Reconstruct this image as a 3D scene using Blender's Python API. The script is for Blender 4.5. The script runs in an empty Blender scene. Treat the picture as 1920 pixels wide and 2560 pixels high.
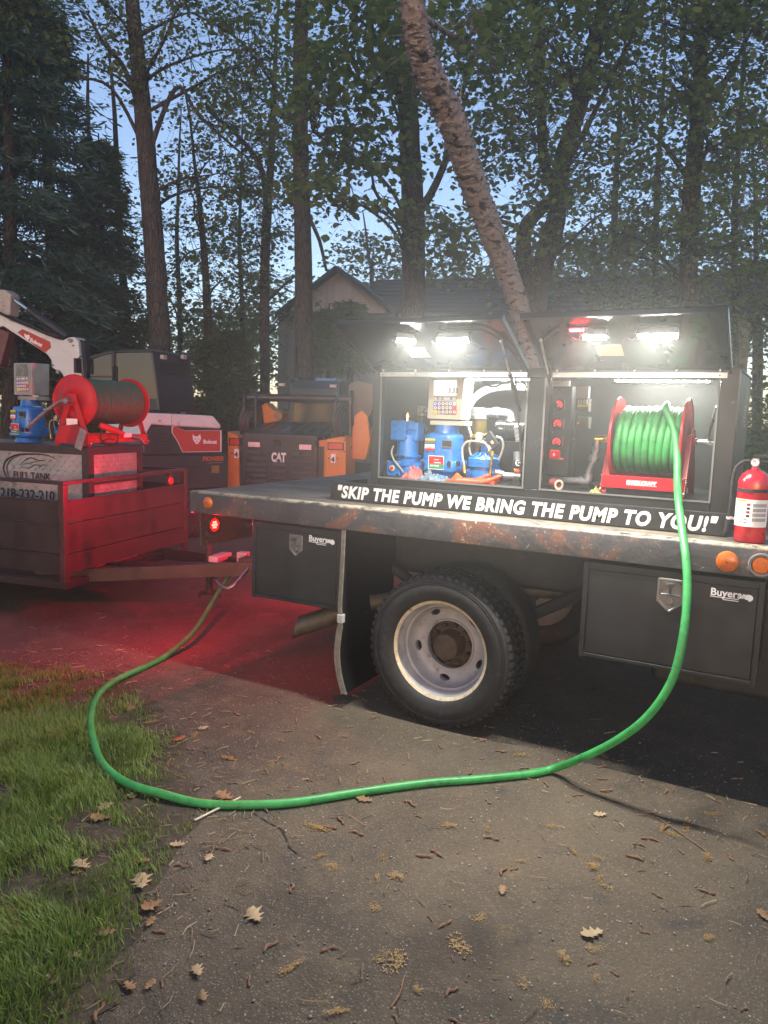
import bpy, math, random
import numpy as np
from mathutils import Vector, Matrix

SC = bpy.context.scene
COL = SC.collection
rnd = random.Random(7)
nrg = np.random.default_rng(11)
PI = math.pi

# ------------------------------------------------------------------ camera
CAM_C = Vector((0.92142, -3.41346, 1.60991))
CAM_F = Vector((-0.4733639, 0.87140145, -0.12878715))
CAM_R = Vector((0.87643131, 0.48057316, 0.03029194))
CAM_U = Vector((-0.08828808, 0.09853398, 0.9912095))
FPX = 1900.0
cam = bpy.data.cameras.new('camera')
cam.sensor_fit = 'VERTICAL'
cam.sensor_height = 36.0
cam.lens = FPX / 2560 * 36.0
cam.clip_start = 0.05
cam.clip_end = 2000
cam_o = bpy.data.objects.new('camera', cam)
COL.objects.link(cam_o)
cam_o.matrix_world = Matrix(((CAM_R.x, CAM_U.x, -CAM_F.x, CAM_C.x), (CAM_R.y, CAM_U.y, -CAM_F.y, CAM_C.y),
                             (CAM_R.z, CAM_U.z, -CAM_F.z, CAM_C.z), (0, 0, 0, 1)))
SC.camera = cam_o

# ------------------------------------------------------------------ sky, dusk
world = bpy.data.worlds.new('World')
SC.world = world
world.use_nodes = True
wn = world.node_tree.nodes
wl = world.node_tree.links
wn.clear()
w_out = wn.new('ShaderNodeOutputWorld')
w_bg = wn.new('ShaderNodeBackground')
w_sky = wn.new('ShaderNodeTexSky')
w_sky.sky_type = 'NISHITA'
w_sky.sun_disc = False
SUN_EL, SUN_AZ = math.radians(10.0), math.radians(158.0)      # the last light comes low from behind the viewer, over the wood
w_sky.sun_elevation = SUN_EL
w_sky.sun_rotation = SUN_AZ
w_sky.altitude = 300
w_sky.air_density = 1.0
w_sky.dust_density = 0.9
w_sky.ozone_density = 2.3
w_bg.inputs['Strength'].default_value = 0.098
w_mul = wn.new('ShaderNodeMix')          # white balance of the phone: cooler than neutral
w_mul.data_type = 'RGBA'
w_mul.blend_type = 'MULTIPLY'
w_mul.inputs[0].default_value = 1.0
w_mul.inputs[7].default_value = (1.2, 1.02, 1.05, 1.0)
wl.new(w_sky.outputs['Color'], w_mul.inputs[6])
wl.new(w_mul.outputs[2], w_bg.inputs['Color'])
wl.new(w_bg.outputs['Background'], w_out.inputs['Surface'])

sun = bpy.data.lights.new('sun', 'SUN')
sun.energy = 0.02
sun.angle = math.radians(8)
sun.color = (1.0, 0.8, 0.65)
sun_o = bpy.data.objects.new('sun', sun)
COL.objects.link(sun_o)
sdir = Vector((math.sin(SUN_AZ) * math.cos(SUN_EL), math.cos(SUN_AZ) * math.cos(SUN_EL), math.sin(SUN_EL)))
sun_o.rotation_euler = sdir.to_track_quat('Z', 'Y').to_euler()
sun_o.location = sdir * 60

vs = SC.view_settings
vs.view_transform = 'Standard'
vs.look = 'None'
vs.gamma = 1.0
vs.use_curve_mapping = False
vs.exposure = 1.42
cy = SC.cycles
cy.use_denoising = True
cy.use_adaptive_sampling = True
cy.adaptive_threshold = 0.025
cy.max_bounces = 6
cy.diffuse_bounces = 3
cy.glossy_bounces = 3
cy.transmission_bounces = 4
cy.transparent_max_bounces = 6
cy.volume_bounces = 0
cy.sample_clamp_indirect = 6.0
cy.caustics_reflective = False
cy.caustics_refractive = False
cy.volume_step_rate = 1.0
cy.volume_max_steps = 64

LED_POWER = 900.0      # emission of the white light bars
TAIL_POWER = 1200.0       # emission of the red tail lamp
GLOW_MIST = 0.036
HAZE = 0.0024


# ------------------------------------------------------------------ view helpers (a ray through a point of the photograph met with a real plane)
def ray(px, py):
    return CAM_F + CAM_R * ((px - 960) / FPX) + CAM_U * ((1280 - py) / FPX)


def hit(px, py, p0, n):
    d = ray(px, py)
    n = Vector(n)
    return CAM_C + d * ((Vector(p0) - CAM_C).dot(n) / d.dot(n))


def atY(px, py, y):
    d = ray(px, py)
    return CAM_C + d * ((y - CAM_C.y) / d.y)


def atZ(px, py, z):
    d = ray(px, py)
    return CAM_C + d * ((z - CAM_C.z) / d.z)


def atD(px, py, dist):
    return CAM_C + ray(px, py) * dist


def zf(x0, y0, s):
    return lambda x, y: (x0 + x * s, y0 + y * s)


K = 1920 / 1659.0


# ------------------------------------------------------------------ materials
MATS = {}


def nt(m):
    m.use_nodes = True
    n = m.node_tree.nodes
    n.clear()
    out = n.new('ShaderNodeOutputMaterial')
    b = n.new('ShaderNodeBsdfPrincipled')
    m.node_tree.links.new(b.outputs[0], out.inputs['Surface'])
    return n, m.node_tree.links, b, out


def c4(c):
    return (c[0], c[1], c[2], 1.0)


def mixc(n, l, fac, a, b):
    mx = n.new('ShaderNodeMix')
    mx.data_type = 'RGBA'
    for sock, v in ((mx.inputs[0], fac), (mx.inputs[6], a), (mx.inputs[7], b)):
        if isinstance(v, (tuple, list)):
            sock.default_value = c4(v)
        elif isinstance(v, (int, float)):
            sock.default_value = v
        else:
            l.new(v, sock)
    return mx.outputs[2]


def noise(n, l, vec, scale, detail=3.0, rough=0.55, dist=0.0):
    t = n.new('ShaderNodeTexNoise')
    t.inputs['Scale'].default_value = scale
    t.inputs['Detail'].default_value = detail
    t.inputs['Roughness'].default_value = rough
    t.inputs['Distortion'].default_value = dist
    l.new(vec, t.inputs['Vector'])
    return t.outputs['Fac']


def ramp(n, l, fac, lo, hi, a=0.0, b=1.0):
    r = n.new('ShaderNodeMapRange')
    r.inputs[1].default_value = lo
    r.inputs[2].default_value = hi
    r.inputs[3].default_value = a
    r.inputs[4].default_value = b
    l.new(fac, r.inputs[0])
    return r.outputs[0]


def math_n(n, l, op, a, b=None):
    m = n.new('ShaderNodeMath')
    m.operation = op
    for i, v in enumerate((a, b)):
        if v is None:
            continue
        if isinstance(v, (int, float)):
            m.inputs[i].default_value = v
        else:
            l.new(v, m.inputs[i])
    return m.outputs[0]


def bumpn(n, l, h, strength, dist, b):
    bp = n.new('ShaderNodeBump')
    bp.inputs['Strength'].default_value = strength
    bp.inputs['Distance'].default_value = dist
    l.new(h, bp.inputs['Height'])
    l.new(bp.outputs[0], b.inputs['Normal'])
    return bp


def mat(name, col, rough=0.5, metal=0.0, var=0.25, scale=9.0, bump=0.0, bscale=70.0, dirt=None, dirt_amt=0.0,
        stretch=None, spec=0.5, coat=0.0, trans=0.0):
    if name in MATS:
        return MATS[name]
    m = bpy.data.materials.new(name)
    n, l, b, out = nt(m)
    tc = n.new('ShaderNodeTexCoord')
    vec = tc.outputs['Object']
    if stretch:
        mp = n.new('ShaderNodeMapping')
        mp.inputs['Scale'].default_value = stretch
        l.new(vec, mp.inputs['Vector'])
        vec = mp.outputs[0]
    f = noise(n, l, vec, scale, 4.0, 0.6)
    lo = tuple(max(0, c * (1 - var)) for c in col)
    hi = tuple(min(1, c * (1 + var)) for c in col)
    c = mixc(n, l, ramp(n, l, f, 0.3, 0.7), lo, hi)
    if dirt:
        f2 = noise(n, l, vec, scale * 2.3, 6.0, 0.7, 0.4)
        c = mixc(n, l, ramp(n, l, f2, 0.62 - 0.3 * dirt_amt, 0.78 - 0.3 * dirt_amt), c, dirt)
    l.new(c, b.inputs['Base Color'])
    l.new(ramp(n, l, f, 0.2, 0.8, max(0.02, rough - 0.08), min(1, rough + 0.1)), b.inputs['Roughness'])
    b.inputs['Metallic'].default_value = metal
    b.inputs['Specular IOR Level'].default_value = spec
    b.inputs['Coat Weight'].default_value = coat
    b.inputs['Coat Roughness'].default_value = 0.098
    if bump:
        bumpn(n, l, noise(n, l, vec, bscale, 5.0, 0.65), bump, 0.01, b)
    MATS[name] = m
    return m


def emit(name, col, strength, base=(0.8, 0.8, 0.8)):
    if name in MATS:
        return MATS[name]
    m = bpy.data.materials.new(name)
    n, l, b, out = nt(m)
    b.inputs['Base Color'].default_value = c4(base)
    b.inputs['Emission Color'].default_value = c4(col)
    b.inputs['Emission Strength'].default_value = strength
    b.inputs['Roughness'].default_value = 0.3
    MATS[name] = m
    return m


# ------------------------------------------------------------------ mesh builder
def frame_from(axis):
    a = Vector(axis).normalized()
    ref = Vector((0, 0, 1)) if abs(a.z) < 0.9 else Vector((1, 0, 0))
    u = a.cross(ref).normalized()
    return a, u, a.cross(u).normalized()


class MB:
    def __init__(s):
        s.v = []
        s.f = []

    def add(s, vs, fs):
        o = len(s.v)
        s.v.extend(Vector(p) for p in vs)
        s.f.extend([tuple(i + o for i in q) for q in fs])
        return s

    def box(s, x0, x1, y0, y1, z0, z1):
        return s.add([(x0, y0, z0), (x1, y0, z0), (x1, y1, z0), (x0, y1, z0), (x0, y0, z1), (x1, y0, z1), (x1, y1, z1), (x0, y1, z1)],
                     [(3, 2, 1, 0), (4, 5, 6, 7), (0, 1, 5, 4), (1, 2, 6, 5), (2, 3, 7, 6), (3, 0, 4, 7)])

    def obox(s, c, ex, ey, ez):
        c, ex, ey, ez = Vector(c), Vector(ex), Vector(ey), Vector(ez)
        p = [c + a * ex + b * ey + d * ez for d in (-1, 1) for (a, b) in ((-1, -1), (1, -1), (1, 1), (-1, 1))]
        return s.add(p, [(3, 2, 1, 0), (4, 5, 6, 7), (0, 1, 5, 4), (1, 2, 6, 5), (2, 3, 7, 6), (3, 0, 4, 7)])

    def beam(s, p0, p1, w, h, up=(0, 0, 1)):
        p0, p1 = Vector(p0), Vector(p1)
        d = (p1 - p0)
        L = d.length
        d.normalize()
        side = d.cross(Vector(up)).normalized()
        u = side.cross(d).normalized()
        return s.obox((p0 + p1) / 2, d * (L / 2), side * (w / 2), u * (h / 2))

    def cyl(s, p0, p1, r0, r1=None, n=14, cap=True):
        return s.tube([p0, p1], [r0, r0 if r1 is None else r1], n, cap)

    def tube(s, path, rad, n=8, cap=True, wob=0.0):
        P = [Vector(p) for p in path]
        if isinstance(rad, (int, float)):
            rad = [rad] * len(P)
        t = []
        for i in range(len(P)):
            a = P[max(0, i - 1)]
            b = P[min(len(P) - 1, i + 1)]
            t.append((b - a).normalized())
        a, u, w = frame_from(t[0])
        vs, fs = [], []
        for i, p in enumerate(P):
            if i:
                q = t[i - 1].rotation_difference(t[i])
                u = q @ u
            w = t[i].cross(u)
            for k in range(n):
                an = 2 * PI * k / n
                r = rad[i]
                if wob:
                    r *= 1 + wob * (math.sin(3 * an + i * 1.7) * 0.5 + math.sin(5 * an - i * 2.3) * 0.5 + rnd.uniform(-.4, .4))
                vs.append(p + u * (math.cos(an) * r) + w * (math.sin(an) * r))
        for i in range(len(P) - 1):
            for k in range(n):
                k2 = (k + 1) % n
                fs.append((i * n + k, i * n + k2, (i + 1) * n + k2, (i + 1) * n + k))
        if cap:
            fs.append(tuple(range(n - 1, -1, -1)))
            fs.append(tuple((len(P) - 1) * n + k for k in range(n)))
        return s.add(vs, fs)

    def lathe(s, prof, org, axis, n=24, closed=False):
        """prof: (radius, height along axis)"""
        a, u, w = frame_from(axis)
        org = Vector(org)
        vs, fs = [], []
        m = len(prof)
        for r, h in prof:
            for k in range(n):
                an = 2 * PI * k / n
                vs.append(org + a * h + u * (math.cos(an) * r) + w * (math.sin(an) * r))
        rng = m if closed else m - 1
        for i in range(rng):
            j = (i + 1) % m
            for k in range(n):
                k2 = (k + 1) % n
                fs.append((i * n + k, i * n + k2, j * n + k2, j * n + k))
        if not closed:
            if prof[0][0] > 1e-5:
                fs.append(tuple(range(n - 1, -1, -1)))
            if prof[-1][0] > 1e-5:
                fs.append(tuple((m - 1) * n + k for k in range(n)))
        return s.add(vs, fs)

    def prism(s, pts, dvec):
        """planar outline of 3D points pushed along dvec"""
        pts = [Vector(p) for p in pts]
        d = Vector(dvec)
        n = len(pts)
        vs = pts + [p + d for p in pts]
        fs = [tuple(range(n)), tuple(range(2 * n - 1, n - 1, -1))]
        fs += [(i, (i + 1) % n, (i + 1) % n + n, i + n)[::-1] for i in range(n)]
        return s.add(vs, fs)

    def sphere(s, c, r, n=12, m=8, sq=(1, 1, 1)):
        c = Vector(c)
        vs, fs = [], []
        for i in range(m + 1):
            th = PI * i / m
            for k in range(n):
                an = 2 * PI * k / n
                vs.append(c + Vector((r * sq[0] * math.sin(th) * math.cos(an), r * sq[1] * math.sin(th) * math.sin(an), r * sq[2] * math.cos(th))))
        for i in range(m):
            for k in range(n):
                k2 = (k + 1) % n
                fs.append((i * n + k, (i + 1) * n + k, (i + 1) * n + k2, i * n + k2))
        return s.add(vs, fs)

    def xf(s, M):
        s.v = [M @ p for p in s.v]
        return s

    def build(s, name, m, parent=None, bevel=0.0, seg=2, angle=38, local=False):
        vs = s.v
        if parent is not None and not local:
            inv = root_matrix(parent).inverted()
            vs = [inv @ p for p in vs]
        me = bpy.data.meshes.new(name)
        me.from_pydata([tuple(p) for p in vs], [], s.f)
        me.materials.append(m)
        import bmesh
        bm = bmesh.new()
        bm.from_mesh(me)
        bmesh.ops.remove_doubles(bm, verts=bm.verts, dist=1e-6)
        bmesh.ops.recalc_face_normals(bm, faces=bm.faces)
        bm.to_mesh(me)
        bm.free()
        me.shade_smooth()
        me.set_sharp_from_angle(angle=math.radians(angle))
        o = bpy.data.objects.new(name, me)
        COL.objects.link(o)
        if parent is not None:
            o.parent = parent
        if bevel:
            bv = o.modifiers.new('bevel', 'BEVEL')
            bv.width = bevel
            bv.segments = seg
            bv.limit_method = 'ANGLE'
            bv.angle_limit = math.radians(40)
            bv.harden_normals = True
        return o


def root_matrix(o):
    while o.parent is not None:
        o = o.parent
    return Matrix.Translation(o.location) @ o.rotation_euler.to_matrix().to_4x4()


def tag(o, label=None, cat=None, group=None, kind=None):
    if label:
        o['label'] = label
    if cat:
        o['category'] = cat
    if group:
        o['group'] = group
    if kind:
        o['kind'] = kind
    return o


def thing(name, label, cat, loc=(0, 0, 0), rz=0.0, group=None):
    o = bpy.data.objects.new(name, None)
    o.empty_display_size = 0.1
    COL.objects.link(o)
    o.location = Vector(loc)
    o.rotation_euler = (0, 0, rz)
    return tag(o, label, cat, group)


def inst(src, parent, loc, rot=None, scale=None, name=None):
    """a copy of a part that shares its mesh"""
    o = src.copy()
    COL.objects.link(o)
    o.parent = parent
    o.location = loc
    if rot is not None:
        o.rotation_euler = rot
    if scale is not None:
        o.scale = scale
    return o


def copy_tree(o, parent=None):
    c = o.copy()
    COL.objects.link(c)
    c.parent = parent
    for ch in list(o.children):
        copy_tree(ch, c)
    return c


def text(name, body, size, m, parent, org, xdir, ydir, ext=0.0015, shear=0.0, bold=0.0, align='LEFT', width=None, height=None, local=False, spacing=1.0, world=True):
    cu = bpy.data.curves.new('t', 'FONT')
    cu.body = body
    cu.size = size
    cu.align_x = align
    cu.shear = shear
    cu.offset = bold
    cu.extrude = ext
    cu.resolution_u = 3
    cu.space_character = spacing
    to = bpy.data.objects.new('t', cu)
    COL.objects.link(to)
    dg = bpy.context.evaluated_depsgraph_get()
    me = bpy.data.meshes.new_from_object(to.evaluated_get(dg))
    bpy.data.objects.remove(to)
    bpy.data.curves.remove(cu)
    x, y = Vector(xdir).normalized(), Vector(ydir).normalized()
    z = x.cross(y)
    co = np.empty(len(me.vertices) * 3)
    me.vertices.foreach_get('co', co)
    co = co.reshape(-1, 3)
    if width:
        w = co[:, 0].max() - co[:, 0].min()
        hgt = co[:, 1].max() - co[:, 1].min()
        y = y * (height / hgt if height else width / w)
        x = x * (width / w)
    M = Matrix(((x.x, y.x, z.x, org[0]), (x.y, y.y, z.y, org[1]), (x.z, y.z, z.z, org[2]), (0, 0, 0, 1)))
    if parent is not None and not local:
        M = root_matrix(parent).inverted() @ M
    me.transform(M)
    me.name = name
    me.materials.clear()
    me.materials.append(m)
    o = bpy.data.objects.new(name, me)
    COL.objects.link(o)
    if parent is not None:
        o.parent = parent
    return o


def bake_mesh(o):
    dg = bpy.context.evaluated_depsgraph_get()
    me = bpy.data.meshes.new_from_object(o.evaluated_get(dg))
    o.modifiers.clear()
    o.data = me
    return o


def cut(o, cutters):
    """real openings: cut the given builders out of the object's mesh"""
    tmp = []
    for mb in cutters:
        c = mb.build('cutter', o.data.materials[0])
        c.matrix_world = root_matrix(o) if o.parent else Matrix()
        md = o.modifiers.new('cut', 'BOOLEAN')
        md.operation = 'DIFFERENCE'
        md.object = c
        md.solver = 'EXACT'
        tmp.append(c)
    bake_mesh(o)
    for c in tmp:
        bpy.data.objects.remove(c)
    o.data.shade_smooth()
    o.data.set_sharp_from_angle(angle=math.radians(38))
    return o


def bez(pts, n=8):
    """Catmull-Rom through the points"""
    P = [Vector(p) for p in pts]
    out = []
    for i in range(len(P) - 1):
        p0 = P[max(i - 1, 0)]
        p1, p2 = P[i], P[i + 1]
        p3 = P[min(i + 2, len(P) - 1)]
        for k in range(n):
            t = k / n
            out.append(0.5 * ((2 * p1) + (p2 - p0) * t + (2 * p0 - 5 * p1 + 4 * p2 - p3) * t * t + (3 * p1 - p0 - 3 * p2 + p3) * t ** 3))
    out.append(P[-1])
    return out


def raw_mesh(name, V, F, m, parent=None, smooth=False):
    """big mesh straight from numpy arrays, V (n,3), F (m,k)"""
    me = bpy.data.meshes.new(name)
    V = np.asarray(V, np.float32)
    F = np.asarray(F, np.int32)
    k = F.shape[1]
    me.vertices.add(len(V))
    me.vertices.foreach_set('co', V.ravel())
    me.loops.add(F.size)
    me.loops.foreach_set('vertex_index', F.ravel())
    me.polygons.add(len(F))
    me.polygons.foreach_set('loop_start', np.arange(0, F.size, k, dtype=np.int32))
    if smooth:
        me.polygons.foreach_set('use_smooth', np.ones(len(F), bool))
    me.update(calc_edges=True)
    me.materials.append(m)
    o = bpy.data.objects.new(name, me)
    COL.objects.link(o)
    if parent is not None:
        o.parent = parent
    return o
# ------------------------------------------------------------------ shared materials
BLK = mat('black_powder_coat', (0.018, 0.018, 0.019), 0.42, 0, 0.3, 6, 0.06, 300)
BLKG = mat('black_gloss_paint', (0.02, 0.021, 0.022), 0.22, 0, 0.25, 4, 0.02, 40)
BLKR = mat('black_rubber', (0.013, 0.013, 0.013), 0.75, 0, 0.3, 12, 0.1, 150, (0.05, 0.045, 0.04), 0.25)
PLAS = mat('black_plastic', (0.02, 0.02, 0.02), 0.5, 0, 0.2, 20)
STEEL = mat('bare_steel', (0.45, 0.45, 0.44), 0.32, 1.0, 0.2, 20, 0.05, 120)
CHROME = mat('bright_metal', (0.62, 0.62, 0.6), 0.16, 1.0, 0.1, 20)
GALV = mat('grey_pipe', (0.25, 0.25, 0.26), 0.45, 0.6, 0.25, 14, 0.05, 80, (0.1, 0.1, 0.1), 0.2)
BRASS = mat('brass', (0.55, 0.38, 0.12), 0.3, 1.0, 0.2, 20)
BLUE = mat('pump_blue_paint', (0.012, 0.17, 0.52), 0.3, 0, 0.2, 10, 0.25, 120, (0.01, 0.05, 0.13), 0.12, coat=0.3)
BLUED = mat('meter_blue_paint', (0.015, 0.13, 0.42), 0.35, 0, 0.2, 10, 0.08, 90, coat=0.2)
RED = mat('reel_red_paint', (0.36, 0.004, 0.012), 0.4, 0, 0.2, 8, 0.05, 40, (0.2, 0.008, 0.012), 0.1, spec=0.35, coat=0.08)
GREEN = mat('green_rubber_hose', (0.04, 0.29, 0.07), 0.42, 0, 0.25, 14, 0.08, 120, (0.02, 0.11, 0.04), 0.22)
WHITEP = mat('white_print', (0.78, 0.78, 0.75), 0.5, 0, 0.05, 10)
CREAM = mat('cream_housing', (0.55, 0.53, 0.42), 0.45, 0, 0.08, 10)
AMBER = mat('amber_lens', (0.55, 0.12, 0.008), 0.25, 0, 0.12, 60, 0.1, 200, coat=0.5)
BLACKP = mat('black_print', (0.015, 0.015, 0.015), 0.6)
ORANGE = mat('orange_machine_paint', (0.62, 0.2, 0.018), 0.42, 0, 0.12, 5, 0.03, 40, (0.3, 0.12, 0.03), 0.08)
WHITEM = mat('white_machine_paint', (0.62, 0.62, 0.62), 0.35, 0, 0.08, 4, 0.02, 30, (0.3, 0.29, 0.27), 0.12)
REDDEC = mat('red_decal', (0.42, 0.03, 0.018), 0.35, 0, 0.1, 6)
CHAR = mat('charcoal_machine_paint', (0.022, 0.022, 0.024), 0.38, 0, 0.3, 5, 0.03, 40, (0.07, 0.06, 0.05), 0.12)
REDREF = mat('red_reflector', (0.55, 0.015, 0.02), 0.2, 0, 0.1, 60, coat=0.6)
GREYL = mat('light_grey_plastic', (0.4, 0.4, 0.38), 0.45, 0, 0.1, 12)
LED = emit('white_led', (1.0, 0.97, 0.9), LED_POWER)
TAIL = emit('red_tail_led', (1.0, 0.00028, 0.0002), TAIL_POWER, (0.5, 0.02, 0.02))
TAILR = emit('crimson_tail_led', (1.0, 0.002, 0.035), TAIL_POWER * 1.7, (0.5, 0.02, 0.02))
GLASS = mat('dark_cab_glass', (0.012, 0.014, 0.015), 0.03, 0, 0.1, 3, spec=0.5, coat=0.6)
GLASS.node_tree.nodes['Principled BSDF'].inputs['IOR'].default_value = 1.5


def worn_deck():
    m = bpy.data.materials.new('worn_deck_steel')
    n, l, b, out = nt(m)
    v = n.new('ShaderNodeTexCoord').outputs['Object']
    mp = n.new('ShaderNodeMapping')
    mp.inputs['Scale'].default_value = (0.6, 1.5, 1)
    l.new(v, mp.inputs['Vector'])
    f1 = noise(n, l, mp.outputs[0], 3.0, 8, 0.7, 0.6)
    f2 = noise(n, l, v, 22.0, 6, 0.7, 0.4)
    f3 = noise(n, l, mp.outputs[0], 1.3, 5, 0.6, 0.3)
    c = mixc(n, l, ramp(n, l, f1, 0.35, 0.62), (0.06, 0.055, 0.05), (0.2, 0.175, 0.13))
    c = mixc(n, l, ramp(n, l, f2, 0.5, 0.68), c, (0.27, 0.22, 0.14))
    c = mixc(n, l, ramp(n, l, f3, 0.56, 0.68), c, (0.14, 0.055, 0.025))
    c = mixc(n, l, ramp(n, l, f2, 0.36, 0.26), c, (0.03, 0.028, 0.026))
    l.new(c, b.inputs['Base Color'])
    l.new(ramp(n, l, f2, 0.3, 0.7, 0.45, 0.8), b.inputs['Roughness'])
    b.inputs['Metallic'].default_value = 0.15
    bumpn(n, l, math_n(n, l, 'ADD', f1, f2), 0.5, 0.008, b)
    return m


def chipped_rail():
    m = bpy.data.materials.new('chipped_black_rail')
    n, l, b, out = nt(m)
    v = n.new('ShaderNodeTexCoord').outputs['Object']
    sx = n.new('ShaderNodeSeparateXYZ')
    l.new(v, sx.inputs[0])
    f1 = noise(n, l, v, 3.2, 8, 0.65, 0.8)
    f2 = noise(n, l, v, 16, 7, 0.7, 0.5)
    f3 = noise(n, l, v, 45, 5, 0.7, 1.2)
    top = ramp(n, l, sx.outputs['Z'], 1.102, 1.116)
    c = mixc(n, l, ramp(n, l, f1, 0.4, 0.6), (0.03, 0.029, 0.029), (0.055, 0.05, 0.048))
    c = mixc(n, l, ramp(n, l, f1, 0.52, 0.6), c, (0.12, 0.05, 0.028))
    c = mixc(n, l, ramp(n, l, f2, 0.58, 0.66), c, (0.12, 0.06, 0.036))
    sp = ramp(n, l, math_n(n, l, 'ADD', f3, math_n(n, l, 'MULTIPLY', f1, 0.35)), 0.81, 0.87)
    c = mixc(n, l, math_n(n, l, 'MULTIPLY', sp, 0.8), c, (0.42, 0.38, 0.3))
    edge = math_n(n, l, 'MULTIPLY', top, ramp(n, l, f2, 0.4, 0.56))
    c = mixc(n, l, edge, c, (0.42, 0.36, 0.25))  # pale lip: wear, with the lamps' specular line put into the colour
    l.new(c, b.inputs['Base Color'])
    l.new(ramp(n, l, f2, 0.3, 0.7, 0.35, 0.7), b.inputs['Roughness'])
    bumpn(n, l, math_n(n, l, 'ADD', f1, math_n(n, l, 'MULTIPLY', f2, 0.5)), 0.6, 0.012, b)
    return m


DECKM = worn_deck()
RAILM = chipped_rail()
RIMM = mat('grey_white_rim_paint', (0.32, 0.305, 0.31), 0.45, 0, 0.2, 9, 0.06, 60, (0.14, 0.09, 0.05), 0.16)
RIMEDGE = mat('worn_rim_edge', (0.6, 0.52, 0.36), 0.4, 0.2, 0.2, 20, 0.1, 90, (0.22, 0.12, 0.05), 0.25)
RUST = mat('rusty_hub', (0.075, 0.05, 0.036), 0.8, 0.1, 0.35, 14, 0.3, 90, (0.12, 0.06, 0.03), 0.2)
DARKST = mat('dark_chassis', (0.022, 0.021, 0.02), 0.7, 0, 0.4, 10, 0.1, 60, (0.06, 0.04, 0.03), 0.2)
# ------------------------------------------------------------------ flatbed truck
truck = thing('flatbed_truck', 'long black flatbed truck with a worn rusty steel deck and dual rear wheel', 'truck', (0, 0, 0))
XL, XR = -2.25, 2.3
MB().box(XL + 0.004, XR, 0.062, 2.14, 1.098, 1.115).build('deck_plate', DECKM, truck)
m = MB()
# formed side rail: lip on the deck, outer face, folded foot
prof = [(0.0, 0.988), (0.0, 1.104), (0.006, 1.112), (0.016, 1.1175), (0.06, 1.1175), (0.06, 1.098), (0.018, 1.098), (0.014, 1.004), (0.07, 1.0), (0.07, 0.988)]
m.prism([(XL, y, z) for y, z in prof], (XR - XL, 0, 0))
m.build('side_rail', RAILM, truck, 0.003)
m = MB().prism([(XL, 2.2 - y, z) for y, z in prof], (XR - XL, 0, 0))
m.build('side_rail', RAILM, truck)
MB().box(XL - 0.012, XL + 0.003, 0.001, 2.199, 0.984, 1.113).build('rear_rail', RAILM, truck, 0.003)
for i in range(6):
    x = -1.95 + i * 0.78
    MB().box(x - 0.03, x + 0.03, 0.075, 2.12, 1.0, 1.097).build('crossmember', DARKST, truck)
for y in (0.66, 1.48):
    m = MB().box(-2.2, XR, y, y + 0.012, 0.66, 0.9).box(-2.2, XR, y, y + 0.07, 0.888, 0.9).box(-2.2, XR, y, y + 0.07, 0.66, 0.672)
    m.build('frame_rail', DARKST, truck)
    MB().box(-2.2, XR, y - 0.005, y + 0.075, 0.901, 0.999).build('frame_spacer', DARKST, truck)
MB().cyl((-0.619, 0.35, 0.405), (-0.619, 1.85, 0.405), 0.055, n=14).sphere((-0.619, 1.1, 0.405), 0.19).build('rear_axle', DARKST, truck)
for y in (0.6, 1.6):
    m = MB()
    m.tube([(-1.25, y, 0.72), (-0.9, y, 0.53), (-0.62, y, 0.48), (-0.3, y, 0.53), (0.02, y, 0.72)], 0.035, 8)
    m.build('leaf_spring', DARKST, truck)
# sheet behind the wheel (inner box of the body)
MB().box(-1.12, 0.06, 0.60, 0.64, 0.72, 0.985).build('inner_fender', DARKST, truck)
MB().box(0.35, 1.9, 0.52, 1.1, 0.3, 0.86).build('fuel_tank', DARKST, truck, 0.04)

# --- rear wheel
WX, WZ = -0.619, 0.405
wheel = MB()
tp = [(0.262, 0.030), (0.268, 0.012), (0.285, 0.000), (0.318, -0.006), (0.345, -0.004), (0.352, 0.0005), (0.3545, -0.0035), (0.359, -0.0035), (0.361, 0.001), (0.366, 0.001), (0.3675, -0.002), (0.371, -0.001),
      (0.380, 0.008), (0.392, 0.020), (0.3965, 0.034), (0.3965, 0.19), (0.385, 0.215), (0.35, 0.232), (0.30, 0.23), (0.262, 0.2)]
wheel.lathe([(r, y) for r, y in tp], (WX, 0.034, WZ), (0, 1, 0), 72, True)
wh = wheel.build('wheel', BLKR, truck, angle=50)
# tread lugs round the shoulder
lug = MB()
lug.add([(-0.0125, 0.0, 0.384), (0.0125, 0.0, 0.384), (0.0125, 0.06, 0.390), (-0.0125, 0.06, 0.390),
         (-0.0115, 0.006, 0.4005), (0.0115, 0.006, 0.4005), (0.0115, 0.06, 0.4075), (-0.0115, 0.06, 0.4075)],
        [(3, 2, 1, 0), (4, 5, 6, 7), (0, 1, 5, 4), (1, 2, 6, 5), (2, 3, 7, 6), (3, 0, 4, 7)])
lg = lug.build('tread_lug', BLKR, wh, local=True)
NL = 56
for i in range(NL):
    a = 2 * PI * i / NL
    if i == 0:
        lg.location = (WX, 0.043, WZ)
    else:
        inst(lg, wh, (WX, 0.043, WZ), (0, a, 0))
lug2 = MB().box(-0.013, 0.013, 0.067, 0.122, 0.392, 0.4065).box(-0.013, 0.013, 0.130, 0.185, 0.392, 0.4065).build('tread_rib', BLKR, wh, local=True)
for i in range(NL):
    a = 2 * PI * (i + 0.5) / NL
    if i == 0:
        lug2.location = (WX, 0.043, WZ)
        lug2.rotation_euler = (0, a, 0)
    else:
        inst(lug2, wh, (WX, 0.043, WZ), (0, a, 0))
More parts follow.
